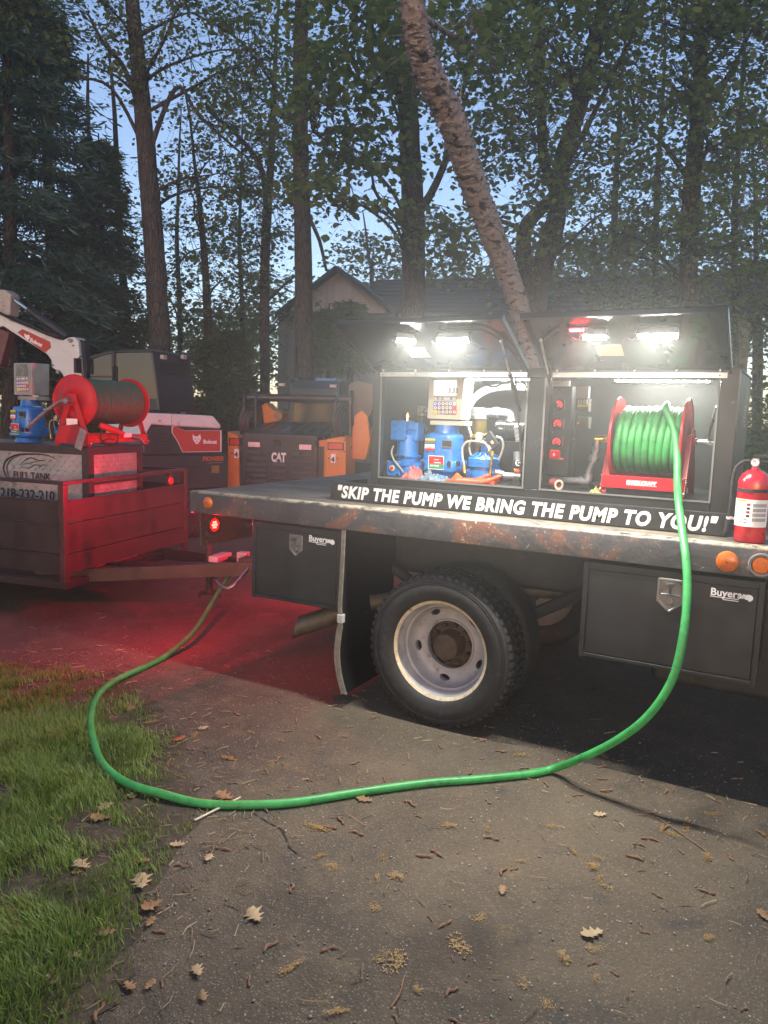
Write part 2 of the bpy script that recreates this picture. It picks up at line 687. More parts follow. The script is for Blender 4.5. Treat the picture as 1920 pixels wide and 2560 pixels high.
rim = MB().lathe([(0.262, 0.036), (0.2465, 0.040), (0.2405, 0.062), (0.233, 0.072), (0.228, 0.095), (0.218, 0.102), (0.211, 0.128), (0.205, 0.15), (0.190, 0.166), (0.150, 0.176), (0.139, 0.172), (0.135, 0.160), (0.129, 0.160), (0.129, 0.19), (0.2, 0.19), (0.25, 0.12), (0.262, 0.06)],
                (WX, 0.034, WZ), (0, 1, 0), 96, True).build('rim', RIMM, wh, angle=40)
cutters = []
for i in range(5):
    a = math.radians(-97 + 72 * i)
    r = 0.186
    c = Vector((WX + r * math.cos(a), 0, WZ + r * math.sin(a)))
    er, et = Vector((math.cos(a), 0, math.sin(a))), Vector((-math.sin(a), 0, math.cos(a)))
    pts = [c + er * (0.0155 * math.cos(t)) + et * (0.029 * math.sin(t)) + Vector((0, 0.10, 0)) for t in [2 * PI * k / 20 for k in range(20)]]
    cutters.append(MB().prism(pts, (0, 0.2, 0)))
cut(rim, cutters)
MB().lathe([(0.256, 0.031), (0.264, 0.028), (0.269, 0.031), (0.269, 0.04), (0.262, 0.045), (0.2475, 0.0415), (0.247, 0.036)], (WX, 0.032, WZ), (0, 1, 0), 96, True).build('rim_flange', RIMEDGE, wh)
hub = MB().lathe([(0.0, 0.10), (0.055, 0.10), (0.067, 0.104), (0.069, 0.16), (0.075, 0.205), (0.127, 0.21), (0.1285, 0.26), (0, 0.26)], (WX, 0.034, WZ), (0, 1, 0), 40).build('hub', RUST, wh)
nut = MB().cyl((0, -0.03, 0), (0, 0.02, 0), 0.012, n=6).cyl((0, -0.05, 0), (0, -0.02, 0), 0.006, n=8).build('lug_nut', RUST, wh, local=True)
for i in range(10):
    a = 2 * PI * i / 10 + 0.15
    loc = (WX + 0.1 * math.cos(a), 0.232, WZ + 0.1 * math.sin(a))
    if i == 0:
        nut.location = loc
    else:
        inst(nut, wh, loc)
# inner dual and far-side wheels
for y0 in (0.30, 1.72, 1.99):
    w2 = MB().lathe([(r, y) for r, y in [(0.262, 0.02), (0.3, 0), (0.35, 0), (0.39, 0.02), (0.402, 0.04), (0.402, 0.19), (0.385, 0.215), (0.35, 0.23), (0.3, 0.22), (0.262, 0.2)]], (WX, y0 - 0.1 if y0 > 1.8 else y0, WZ), (0, 1, 0), 48, True).build('wheel', BLKR, truck)
    MB().lathe([(0.0, 0.1), (0.12, 0.1), (0.2, 0.12), (0.25, 0.06), (0.262, 0.03), (0.262, 0.19), (0, 0.19)], (WX, y0 - 0.1 if y0 > 1.8 else y0, WZ), (0, 1, 0), 32).build('rim', RIMM, w2)

# --- mud flap hanging behind the wheel, its near edge a worn strip
edge = [(-1.172, 0.985), (-1.178, 0.75), (-1.184, 0.56), (-1.176, 0.5), (-1.190, 0.40), (-1.196, 0.29), (-1.178, 0.18), (-1.145, 0.085)]
pth = bez([(x, 0.0, z) for x, z in edge], 4)
m = MB()
vs, fs = [], []
for p in pth:
    for dy, dx in ((0.004, -0.006), (0.60, -0.006), (0.60, 0.006), (0.004, 0.006)):
        vs.append((p.x + dx, dy, p.z))
for i in range(len(pth) - 1):
    for k in range(4):
        k2 = (k + 1) % 4
        fs.append((i * 4 + k, i * 4 + k2, i * 4 + 4 + k2, i * 4 + 4 + k))
fs += [(0, 1, 2, 3), tuple((len(pth) - 1) * 4 + k for k in (3, 2, 1, 0))]
flap = m.add(vs, fs).build('mud_flap', mat('flap_rubber', (0.006, 0.006, 0.006), .85, spec=.12), truck)
FLAPE = mat('worn_flap_edge', (0.17, 0.155, 0.12), 0.7, 0, 0.3, 25, 0.2, 150)
m = MB()
vs, fs = [], []
for i, p in enumerate(pth):
    w = 0.011 if i < 14 else 0.017
    for dy, dx in ((-0.006, -w), (0.003, -w), (0.003, w), (-0.006, w)):
        vs.append((p.x + dx, dy, p.z))
for i in range(len(pth) - 1):
    for k in range(4):
        k2 = (k + 1) % 4
        fs.append((i * 4 + k, i * 4 + k2, i * 4 + 4 + k2, i * 4 + 4 + k))
fs += [(0, 1, 2, 3), tuple((len(pth) - 1) * 4 + k for k in (3, 2, 1, 0))]
m.add(vs, fs).build('edge_strip', FLAPE, flap)
MB().box(-1.197, -1.163, -0.012, 0.02, 0.478, 0.526).build('clamp', GREYL, flap, 0.004)
# --- exhaust pipe
EXH = mat('sooty_exhaust', (0.10, 0.088, 0.065), 0.6, 0.5, 0.4, 12, 0.1, 60, (0.09, 0.055, 0.03), 0.3)
e0, e1 = Vector((-1.20, 0.30, 0.515)), Vector((-1.56, 0.12, 0.36))
d = (e1 - e0).normalized()
a_, u_, w_ = frame_from(d)
m = MB()
N = 26
vs, fs = [], []
for rr, base, slant in ((0.056, e0, 0), (0.056, e1, 1), (0.051, e1, 1), (0.051, e0, 0)):
    for k in range(N):
        an = 2 * PI * k / N
        off = u_ * (rr * math.cos(an)) + w_ * (rr * math.sin(an))
        p = base + off
        if slant:
            p = p + d * (-0.75 * off.z)
        vs.append(p)
for j in range(3):
    for k in range(N):
        k2 = (k + 1) % N
        fs.append((j * N + k, j * N + k2, (j + 1) * N + k2, (j + 1) * N + k))
m.add(vs, fs)
m.tube(bez([e0 + Vector((1.4, 0.6, 0.12)), e0 + Vector((0.7, 0.45, 0.1)), e0 + Vector((0.25, 0.16, 0.05)), e0 - d * 0.03], 5), 0.045, 12)
m.build('exhaust_pipe', EXH, truck)

# --- lights on the rail
amb = MB().lathe([(0.0, 0.014), (0.012, 0.0135), (0.026, 0.011), (0.033, 0.006), (0.0345, 0.0)], (0, 0, 0), (0, -1, 0), 28)
for x, z, r in ((-2.114, 1.056, 1.0), (0.695, 1.043, 1.28)):
    o = MB()
    o.v = [Vector((x, -0.0005, z)) + p * r for p in amb.v]
    o.f = amb.f
    ml = o.build('marker_light', AMBER, truck)
    MB().cyl((x, -0.0185 * r, z), (x, -0.012 * r, z), 0.0035, n=10).build('screw', BLACKP, ml)
ml = MB().lathe([(0.0, 0.01), (0.03, 0.009), (0.036, 0.004), (0.036, -0.002)], (0.822, -0.003, 1.043), (0, -1, 0), 28).build('marker_light', AMBER, truck)
GROM = mat('grey_grommet', (0.13, 0.13, 0.12), 0.7, 0, 0.2, 20)
MB().lathe([(0.036, 0.0), (0.038, 0.012), (0.046, 0.012), (0.050, 0.004), (0.050, -0.002), (0.036, -0.002)], (0.822, -0.0005, 1.043), (0, -1, 0), 32, True).build('grommet', GROM, ml)

# --- rear light plate under the deck with round openings and the lit lamp
PX0 = -2.19
pl = MB().prism([(PX0, 0.012, 0.983), (PX0, 2.188, 0.983), (PX0, 2.188, 0.86), (PX0, 1.9, 0.785), (PX0, 0.30, 0.785), (PX0, 0.012, 0.785)], (0.008, 0, 0)).build('light_plate', RAILM, truck)


def disc_cut(y, z, r):
    return MB().cyl((PX0 - 0.1, y, z), (PX0 + 0.1, y, z), r, n=28)


cut(pl, [disc_cut(0.455, 0.905, 0.058), disc_cut(0.62, 0.905, 0.058), disc_cut(0.12, 0.905, 0.05)])
gr = MB().lathe([(0.050, -0.012), (0.059, -0.010), (0.062, 0.0), (0.062, 0.012), (0.040, 0.016), (0.036, 0.010), (0.036, -0.008)], (PX0 + 0.004, 0.12, 0.905), (1, 0, 0), 30, True).build('grommet', BLKR, pl)
lens = mat('red_lamp_lens', (0.5, 0.01, 0.012), 0.25, 0, 0.1, 60, coat=0.5)
tl = MB().lathe([(0.036, -0.012), (0.036, 0.011), (0.026, 0.015), (0.0, 0.016)], (PX0 + 0.004, 0.12, 0.905), (1, 0, 0), 26).build('tail_light', lens, truck)
m = MB()
for i in range(7):
    a = 2 * PI * i / 6
    rr = 0.0 if i == 6 else 0.018
    c = Vector((PX0 + 0.0185, 0.12 + rr * math.cos(a), 0.905 + rr * math.sin(a)))
    m.cyl(c, c + Vector((0.004, 0, 0)), 0.0072, n=10)
m.build('led', TAIL, tl)
m = MB().cyl((PX0 - 0.012, 0.12, 0.905), (PX0 - 0.018, 0.12, 0.905), 0.03, n=20)
m.build('led', TAILR, tl)
tl2 = MB().cyl((PX0 - 0.016, 2.06, 0.905), (PX0 + 0.0, 2.06, 0.905), 0.045, n=22).build('tail_light', lens, truck)
MB().cyl((PX0 - 0.022, 2.06, 0.905), (PX0 - 0.017, 2.06, 0.905), 0.03, n=20).build('led', TAILR, tl2)
# hitch receiver
MB().box(-2.45, -1.9, 1.04, 1.14, 0.44, 0.54).box(-2.0, -1.92, 0.66, 1.55, 0.42, 0.66).build('hitch_receiver', DARKST, truck, 0.004)


# ------------------------------------------------------------------ underbody tool boxes
def emblem(parent, org, s, nrm_y, name='bird_emblem'):
    """small round-headed bird mark beside the maker's name"""
    pts = []
    for k in range(20):
        a = 2 * PI * k / 20
        r = 0.5 + (0.35 if k in (8, 9, 10) else 0) - (0.18 if k in (13, 14) else 0)
        pts.append(Vector((org[0] + s * r * math.cos(a), org[1], org[2] + s * r * math.sin(a) * 0.9)))
    mb = MB().prism(pts, (0, -0.0008, 0))
    o = org[0] - s * 0.95
    for dz, w in ((0.16, 0.5), (-0.1, 0.42)):
        mb.box(o - s * w * 0.3, o + s * w * 0.8, org[1] - 0.0008, org[1], org[2] + s * (dz - 0.07), org[2] + s * (dz + 0.07))
    return mb.build(name, WHITEP, parent)


LATCHM = mat('stainless_latch', (0.3, 0.29, 0.28), 0.3, 0.75, 0.15, 30, 0.05, 120)


def toolbox(x0, x1, z0, z1, latch, stick, sw, label):
    t = thing('underbody_toolbox', label, 'toolbox', ((x0 + x1) / 2, 0.24, z0), 0, 'black toolboxes under the truck deck')
    yf = 0.012
    b = MB()
    b.box(x0, x1, yf + 0.006, 0.46, z0, z1)
    b.build('body', BLK, t, 0.004)
    fr = MB()
    w = 0.022
    fr.box(x0, x0 + w, yf - 0.006, yf + 0.0055, z0 - 0.006, z1).box(x1 - w, x1, yf - 0.006, yf + 0.0055, z0 - 0.006, z1)
    fr.box(x0 + w, x1 - w, yf - 0.006, yf + 0.0055, z1 - 0.03, z1 - 0.001).box(x0 + w, x1 - w, yf - 0.006, yf + 0.0055, z0, z0 + 0.016)
    fr.build('door_frame', BLK, t, 0.002)
    dr = MB().box(x0 + w + 0.004, x1 - w - 0.004, yf - 0.002, yf + 0.005, z0 + 0.02, z1 - 0.034).build('door', BLK, t, 0.003)
    lx, lz, s = latch
    y = yf - 0.0025
    out = [(-0.5, 0.62), (-0.46, 0.68), (0.46, 0.68), (0.5, 0.62), (0.5, -0.28), (0.06, -0.66), (0, -0.7), (-0.06, -0.66), (-0.5, -0.28)]
    inn = [(p[0] * 0.82, p[1] * 0.86 - 0.005) for p in out]
    tray = MB()
    n = len(out)
    vs = [(lx + p[0] * s, y, lz + p[1] * s) for p in out] + [(lx + p[0] * s * 0.97, y - 0.006, lz + p[1] * s * 0.97) for p in out] + \
         [(lx + p[0] * s, y - 0.006, lz + p[1] * s) for p in inn] + [(lx + p[0] * s * 0.93, y - 0.0008, lz + p[1] * s * 0.93) for p in inn]
    fs = [(k * n + i, k * n + (i + 1) % n, (k + 1) * n + (i + 1) % n, (k + 1) * n + i) for k in range(3) for i in range(n)]
    fs.append(tuple(3 * n + i for i in range(n)))
    tray.add(vs, fs)
    lt = tray.build('latch', LATCHM, t, 0.0006)
    hd = MB().box(lx - 0.36 * s, lx + 0.36 * s, y - 0.011, y - 0.003, lz + 0.0 * s, lz + 0.06 * s)
    hd.box(lx - 0.05 * s, lx + 0.05 * s, y - 0.012, y - 0.001, lz + 0.06 * s, lz + 0.34 * s)
    hd.cyl((lx, y - 0.016, lz + 0.4 * s), (lx, y - 0.001, lz + 0.4 * s), 0.1 * s, n=14).box(lx - 0.17 * s, lx + 0.17 * s, y - 0.018, y - 0.012, lz + 0.44 * s, lz + 0.5 * s)
    hd.build('handle', CHROME, lt, 0.0008)
    MB().cyl((lx, y - 0.005, lz - 0.22 * s), (lx, y - 0.0005, lz - 0.22 * s), 0.11 * s, n=16).build('keyhole', STEEL, lt)
    sx, sz = stick
    st = MB().box(sx - 0.02 * sw, sx + 1.02 * sw, y - 0.0006, y + 0.0008, sz - 0.13 * sw, sz + 0.25 * sw).build('sticker', BLACKP, t)
    text('lettering', 'Buyers', 0.1, WHITEP, st, (sx, y - 0.0008, sz), (1, 0, 0), (0, 0, 1), 0.0004, 0, 0.002, width=sw * 0.70)
    MB().box(sx, sx + 0.66 * sw, y - 0.0011, y - 0.0007, sz - 0.042 * sw, sz - 0.024 * sw).box(sx + 0.3 * sw, sx + 0.66 * sw, y - 0.0011, y - 0.0007, sz - 0.09 * sw, sz - 0.072 * sw).build('underline', WHITEP, st)
    emblem(st, (sx + 0.88 * sw, y - 0.0007, sz + 0.035 * sw), 0.19 * sw, 0)
    for hx in (x0 + 0.14, x1 - 0.14):
        MB().box(hx - 0.03, hx + 0.03, 0.1, 0.4, z1 + 0.0005, 1.0).build('hanger', DARKST, t)
    return t


toolbox(-1.79, -1.197, 0.54, 0.975, (-1.487, 0.868, 0.088), (-1.402, 0.905), 0.172, 'smaller black steel toolbox hung behind the rear wheel by the exhaust')
toolbox(0.105, 0.845, 0.533, 0.972, (0.482, 0.866, 0.110), (0.640, 0.893), 0.168, 'long black steel toolbox hung ahead of the rear wheel, hose hanging past it')
# ------------------------------------------------------------------ ground
def asphalt():
    m = bpy.data.materials.new('dirty_asphalt')
    n, l, b, out = nt(m)
    v = n.new('ShaderNodeTexCoord').outputs['Object']
    big = noise(n, l, v, 0.9, 6, 0.6, 0.5)
    mid = noise(n, l, v, 5.0, 6, 0.65, 0.3)
    fine = noise(n, l, v, 60.0, 4, 0.7)
    vor = n.new('ShaderNodeTexVoronoi')
    vor.inputs['Scale'].default_value = 115
    l.new(v, vor.inputs['Vector'])
    vor2 = n.new('ShaderNodeTexVoronoi')
    vor2.inputs['Scale'].default_value = 48
    vor2.inputs['Randomness'].default_value = 1.0
    l.new(v, vor2.inputs['Vector'])
    c = mixc(n, l, ramp(n, l, big, 0.35, 0.65), (0.062, 0.05, 0.036), (0.12, 0.094, 0.062))
    c = mixc(n, l, ramp(n, l, mid, 0.5, 0.75), c, (0.12, 0.094, 0.062))
    c = mixc(n, l, ramp(n, l, mid, 0.42, 0.28), c, (0.05, 0.046, 0.042))
    rs = n.new('ShaderNodeSeparateColor')
    l.new(vor.outputs['Color'], rs.inputs[0])
    stone = math_n(n, l, 'MULTIPLY', ramp(n, l, vor.outputs['Distance'], 0.42, 0.3), ramp(n, l, rs.outputs[0], 0.55, 0.75))
    c = mixc(n, l, math_n(n, l, 'MULTIPLY', stone, 0.6), c, (0.2, 0.18, 0.15))
    rs2 = n.new('ShaderNodeSeparateColor')
    l.new(vor2.outputs['Color'], rs2.inputs[0])
    pale = math_n(n, l, 'MULTIPLY', ramp(n, l, vor2.outputs['Distance'], 0.2, 0.12), ramp(n, l, rs2.outputs[0], 0.86, 0.9))
    c = mixc(n, l, pale, c, (0.34, 0.3, 0.24))
    # pollen dust, and one old oil stain
    pol = math_n(n, l, 'MULTIPLY', ramp(n, l, noise(n, l, v, 3.3, 7, 0.75, 1.2), 0.60, 0.72), ramp(n, l, fine, 0.4, 0.6))
    c = mixc(n, l, math_n(n, l, 'MULTIPLY', pol, 0.55), c, (0.3, 0.2, 0.07))
    vd = n.new('ShaderNodeVectorMath')
    vd.operation = 'DISTANCE'
    l.new(v, vd.inputs[0])
    vd.inputs[1].default_value = (0.16, -1.42, 0)
    oil = ramp(n, l, math_n(n, l, 'ADD', vd.outputs['Value'], math_n(n, l, 'MULTIPLY', mid, 0.3)), 0.38, 0.16)
    c = mixc(n, l, math_n(n, l, 'MULTIPLY', oil, 0.6), c, (0.028, 0.02, 0.016))
    c = mixc(n, l, math_n(n, l, 'MULTIPLY', ramp(n, l, fine, 0.5, 0.25), 0.5), c, (0.02, 0.018, 0.016))
    l.new(c, b.inputs['Base Color'])
    l.new(ramp(n, l, fine, 0.3, 0.7, 0.78, 0.95), b.inputs['Roughness'])
    b.inputs['Specular IOR Level'].default_value = 0.3
    h = math_n(n, l, 'ADD', math_n(n, l, 'MULTIPLY', fine, 0.5), math_n(n, l, 'MULTIPLY', vor.outputs['Distance'], -0.8))
    bumpn(n, l, h, 0.7, 0.006, b)
    return m


def forest_floor():
    m = bpy.data.materials.new('leaf_litter_floor')
    n, l, b, out = nt(m)
    v = n.new('ShaderNodeTexCoord').outputs['Object']
    f = noise(n, l, v, 1.2, 6, 0.7)
    f2 = noise(n, l, v, 26, 6, 0.75, 0.6)
    c = mixc(n, l, ramp(n, l, f, 0.4, 0.6), (0.05, 0.04, 0.022), (0.045, 0.06, 0.02))
    c = mixc(n, l, ramp(n, l, f2, 0.5, 0.7), c, (0.16, 0.1, 0.05))
    c = mixc(n, l, ramp(n, l, f2, 0.4, 0.28), c, (0.02, 0.016, 0.01))
    l.new(c, b.inputs['Base Color'])
    b.inputs['Roughness'].default_value = 0.95
    bumpn(n, l, f2, 0.8, 0.03, b)
    return m


def soil_mat():
    m = bpy.data.materials.new('lawn_soil')
    n, l, b, out = nt(m)
    v = n.new('ShaderNodeTexCoord').outputs['Object']
    f = noise(n, l, v, 3, 6, 0.7, 0.4)
    f2 = noise(n, l, v, 40, 6, 0.75, 0.6)
    c = mixc(n, l, ramp(n, l, f, 0.35, 0.65), (0.035, 0.027, 0.018), (0.075, 0.055, 0.034))
    c = mixc(n, l, ramp(n, l, f2, 0.52, 0.7), c, (0.16, 0.115, 0.065))
    l.new(c, b.inputs['Base Color'])
    b.inputs['Roughness'].default_value = 0.95
    bumpn(n, l, f2, 0.8, 0.012, b)
    return m


MB().add([(-160, -60, -0.008), (120, -60, -0.008), (120, 220, -0.008), (-160, 220, -0.008)], [(0, 1, 2, 3)]).build('ground', forest_floor())['kind'] = 'structure'
ASPH = asphalt()
drive_pts = [(6, -9), (6, 9.5), (-2, 9.8), (-6.5, 8.6), (-9.5, 5.2), (-8.0, 1.2), (-6.0, 0.1), (-3.3, -0.5), (-2.62, -0.30), (-2.2, -0.42), (-1.87, -0.66), (-1.5, -0.86), (-1.17, -1.12), (-0.95, -1.45), (-0.78, -1.78), (-0.6, -2.05), (-0.5, -2.3), (-0.4, -3.2), (-0.3, -9)]
MB().add([(x - (.55 if i > 6 else 0), y - (.45 if 6 < i < len(drive_pts) - 1 else 0), 0.0) for i, (x, y) in enumerate(drive_pts)], [tuple(range(len(drive_pts)))]).build('driveway', ASPH)['kind'] = 'structure'
# ------------------------------------------------------------------ equipment cabinet on the deck
YF = 0.228
CX0, CX1, CYB = -1.145, 0.665, 1.02
Z0, ZO0, ZO1, ZT = 1.1185, 1.258, 1.803, 1.85
CABIN = mat('cabinet_inside_paint', (0.035, 0.036, 0.036), 0.34, 0, 0.25, 5, 0.02, 40)
cabinet = thing('equipment_cabinet', 'black steel equipment cabinet on the truck deck with both top hinged doors raised', 'cabinet', (-0.24, 0.62, Z0))
m = MB()
m.box(CX0, CX0 + 0.045, YF, YF + 0.05, ZO0 - 0.045, ZT)
m.box(CX1 - 0.075, CX1, YF, YF + 0.05, ZO0 - 0.045, ZT)
m.box(-0.272, -0.192, YF, YF + 0.05, ZO0 - 0.0, ZO1)
m.box(CX0 + 0.045, CX1 - 0.075, YF + 0.001, YF + 0.05, ZO0 - 0.045, ZO0)
m.box(CX0 + 0.045, CX1 - 0.075, YF + 0.001, YF + 0.05, ZO1, ZT)
m.build('frame', BLKG, cabinet, 0.003)
m = MB()      # thin bright seal lips round the two openings
for a, b in ((CX0 + 0.045, -0.272), (-0.192, CX1 - 0.075)):
    m.box(a, a + 0.008, YF - 0.005, YF - 0.0005, ZO0, ZO1).box(b - 0.008, b, YF - 0.005, YF - 0.0005, ZO0, ZO1)
    m.box(a + 0.008, b - 0.008, YF - 0.005, YF - 0.0005, ZO0, ZO0 + 0.008)
m.build('seal', mat('grey_door_seal', (0.12, 0.12, 0.115), 0.4, 0, 0.1, 20), cabinet)
MB().box(CX0 + 0.001, CX1 - 0.001, YF + 0.051, CYB, Z0 + 0.001, ZO0 - 0.012).build('plinth', BLK, cabinet)
MB().box(CX0 + 0.002, CX1 - 0.002, YF + 0.051, CYB - 0.001, ZO0 - 0.011, ZO0 - 0.003).build('floor_plate', CABIN, cabinet)
MB().box(CX0 + 0.001, CX1 - 0.001, CYB - 0.008, CYB, ZO0 - 0.002, ZT - 0.012).build('back_panel', CABIN, cabinet)
m = MB().box(CX0, CX0 + 0.006, YF + 0.051, CYB - 0.009, ZO0 - 0.002, ZT - 0.012)
m.build('side_panel', BLK, cabinet)
m = MB().box(CX1 - 0.006, CX1, YF + 0.051, CYB - 0.009, ZO0 - 0.002, ZT - 0.012)
m.build('side_panel', BLK, cabinet)
m = MB().box(-0.236, -0.228, YF + 0.051, CYB - 0.009, ZO0 - 0.002, ZT - 0.012).build('partition', CABIN, cabinet)
MB().box(CX0 - 0.004, CX1 + 0.004, YF + 0.045, CYB + 0.004, ZT - 0.011, ZT).build('roof_panel', BLK, cabinet, 0.003)
m = MB()
for i in range(6):
    m.box(CX1, CX1 + 0.006, 0.62, 0.74, 1.60 + i * 0.018, 1.609 + i * 0.018)
m.build('vent', GALV, cabinet)
# hinge strips and their bolts, raised doors
HINGE = mat('aluminium_hinge', (0.4, 0.39, 0.36), 0.4, 0.7, 0.15, 20)
bolt = None
LT, LZ = -0.195, 2.052           # free edge of the raised doors
LIDM = mat('glossy_black_door', (0.009, 0.0095, 0.01), 0.26, 0, 0.15, 3, 0.015, 14, coat=0.3)
hv_ = Vector((0, LT - YF, LZ - 1.845)).normalized()
hn_ = Vector((0, hv_.z, -hv_.y)) * -1.0      # outward from the inner face, towards the ground and the street
if hn_.z > 0:
    hn_ = -hn_
hl_ = Vector((0, LT - YF, LZ - 1.845)).length


def lidp(x, s, up=0.0):
    """a point on the inner face of the raised doors: s metres from the hinge"""
    p = Vector((x, YF - 0.012, 1.842)) + hv_ * s + hn_ * up
    return p


for a, b, lab in ((CX0 + 0.012, -0.262, 'left'), (-0.185, CX1 - 0.03, 'right')):
    h = MB().box(a + 0.03, b - 0.02, YF - 0.006, YF - 0.0005, ZO1 + 0.003, ZO1 + 0.026).build('hinge_strip', HINGE, cabinet)
    for i in range(5):
        x = a + 0.05 + i * (b - a - 0.1) / 4
        loc = Vector((x, YF - 0.006, ZO1 + 0.034))
        if bolt is None:
            bolt = MB().sphere((0, 0, 0), 0.0075, 8, 5).build('bolt', CHROME, cabinet, local=True)
            o = bolt
            o.location = loc - cabinet.location
        else:
            inst(bolt, cabinet, loc - cabinet.location)
        inst(bolt, cabinet, Vector((x, YF - 0.007, ZO1 + 0.014)) - cabinet.location, scale=(0.6, 0.6, 0.6))
    d = MB()
    ex, es, eu = Vector(((b - a) / 2, 0, 0)), hv_ * (hl_ / 2), hn_
    d.obox((lidp(a, hl_ / 2) + lidp(b, hl_ / 2)) / 2 - eu * 0.004, ex, es, eu * 0.003)
    door = d.build('door', LIDM, cabinet)
    r = MB()
    for x in (a + 0.006, b - 0.006):
        r.beam(lidp(x, 0.0, 0.008), lidp(x, hl_, 0.008), 0.012, 0.026, hn_)
    r.beam(lidp(a + 0.012, hl_ - 0.006, 0.008), lidp(b - 0.012, hl_ - 0.006, 0.008), 0.012, 0.026, hn_)
    r.build('door_rim', BLKG, door, 0.001)
    sx = a + (0.38 if lab == 'left' else 0.40) * (b - a)
    MB().obox((lidp(sx, hl_ * 0.36, 0.0015)), Vector((0.055, 0, 0)), hv_ * 0.045, hn_ * 0.001).build('sticker', mat('pale_sticker', (0.45, 0.43, 0.38), 0.5, 0, 0.1, 30) if lab == 'left' else mat('orange_sticker', (0.5, 0.22, 0.12), 0.5, 0, 0.1, 30), door)
    xs = b - 0.06 if lab == 'left' else a + 0.05
    p0 = Vector((xs, YF + 0.03, ZO1 - 0.16))
    p1 = lidp(xs, hl_ * 0.62, 0.02)
    st = MB().cyl(p0, p0.lerp(p1, 0.55), 0.010, n=10).build('gas_strut', BLKG, cabinet)
    MB().cyl(p0.lerp(p1, 0.55), p1, 0.005, n=10).sphere(p1, 0.009, 8, 6).build('rod', STEEL, st)
    MB().tube(bez([lidp(b - 0.03, 0.1, 0.012), lidp(b - 0.05, hl_ * .5, 0.012), lidp(b - 0.12, hl_ * .78, 0.012), lidp(b - 0.3, hl_ * .8, 0.012)] if lab == 'left' else [lidp(a + 0.03, 0.02, 0.012), lidp(a + 0.04, hl_ * .5, 0.012), lidp(a + 0.15, hl_ * .78, 0.012)], 6), 0.006, 6).build('wire_loom', PLAS, door)

# ------------------------------------------------------------------ slogan board at the cabinet's foot
SGX0, SGX1, SGZ0, SGZ1 = -1.388, 0.664, 1.119, 1.2195
sign = thing('slogan_board', 'long black board with white slanted capitals along the foot of the cabinet', 'sign', ((SGX0 + SGX1) / 2, 0.21, SGZ0))
m = MB().box(SGX0, SGX1, 0.198, 0.206, SGZ0, SGZ1).box(SGX0, SGX1, 0.2065, YF - 0.001, SGZ1 - 0.008, SGZ1).box(SGX0, SGX0 + 0.008, 0.2065, 0.6, SGZ0 + 0.001, SGZ1 - 0.009)
m.build('board', BLK, sign, 0.002)
text('lettering', '"SKIP THE PUMP WE BRING THE PUMP TO YOU!"', 0.1, WHITEP, sign, (SGX0 + 0.038, 0.1975, SGZ0 + 0.0165), (1, 0, 0), (0, 0, 1), 0.0005, 0.2, 0.0042, width=1.972, height=0.074, spacing=1.12)

# ------------------------------------------------------------------ white light bars under the doors, all lit
def lamp(name, label, x, s, ang, L, tilt=0.55):
    """a short LED bar on a bracket on the inner face of a raised door; ang turns it about the face"""
    c = lidp(x, s, 0.05)
    t = thing(name, label, 'work light', lidp(x, s, 0.004), 0, 'lit white LED bars under the raised doors')
    ex = Vector((math.cos(ang), math.sin(ang), 0))
    aim = Vector((math.sin(ang) * tilt, -math.cos(ang) * tilt, -1)).normalized()
    ey = aim.cross(ex).normalized()
    bd = MB().obox(c - aim * 0.012, ex * (L / 2 + 0.004), ey * 0.017, aim * 0.010)
    for k in range(5):
        q = c - aim * 0.026 + ex * 0
        bd.obox(q + ey * ((k - 2) * 0.008), ex * (L / 2), ey * 0.0016, aim * 0.005)
    bd.build('housing', GALV, t, 0.001)
    f = c + aim * 0.0012
    MB().add([f - ex * (L / 2) - ey * 0.013, f + ex * (L / 2) - ey * 0.013, f + ex * (L / 2) + ey * 0.013, f - ex * (L / 2) + ey * 0.013], [(0, 1, 2, 3)]).build('lens', LED, t)
    br = MB()
    for sg in (-1, 1):
        q = c + ex * (sg * (L / 2 + 0.008))
        br.beam(q, q - aim * 0.02 + Vector((0, 0, 0.022)), 0.012, 0.004, ex)
        br.cyl(q - ex * 0.006, q + ex * 0.006, 0.008, n=10)
    br.beam(lidp(x - L / 2 - 0.01, s, 0.003), lidp(x + L / 2 + 0.01, s, 0.003), 0.022, 0.004, hn_)
    br.build('bracket', BLKG, t)
    w = c - ex * (L / 2)
    MB().tube(bez([w, w - ex * 0.03 + Vector((0, 0.02, -0.012)), w - ex * 0.06 + Vector((0, 0.06, 0.004)), lidp(w.x - 0.09, s - 0.12, 0.004)], 5), 0.0025, 6).build('cable', PLAS, t)
    return t


lamp('light_bar', 'short lit LED bar turned end-on, leftmost under the left raised door', -0.775, 0.36, 0.95, 0.09, 0.5)
lamp('light_bar', 'lit white LED bar under the left raised door, above the meter display', -0.53, 0.355, 0.0, 0.15)
lamp('light_bar', 'small lit LED bar beside the red marker lamp under the right raised door', 0.118, 0.355, 0.35, 0.09)
lamp('light_bar', 'lit white LED bar under the right raised door, above the green hose reel', 0.372, 0.355, 0.0, 0.15)
REDLAMP = emit('red_marker_led', (1.0, 0.008, 0.03), 220.0, (0.4, 0.01, 0.02))
t = thing('red_marker_lamp', 'small glowing red marker lamp inside the right raised door', 'marker lamp', lidp(0.04, 0.355, 0.002))
MB().obox(lidp(0.04, 0.355, 0.006), Vector((0.045, 0, 0)), hv_ * 0.013, hn_ * 0.004).build('base', BLKR, t)
MB().obox(lidp(0.04, 0.355, 0.0125), Vector((0.032, 0, 0)), hv_ * 0.006, hn_ * 0.002).build('lens', REDLAMP, t)

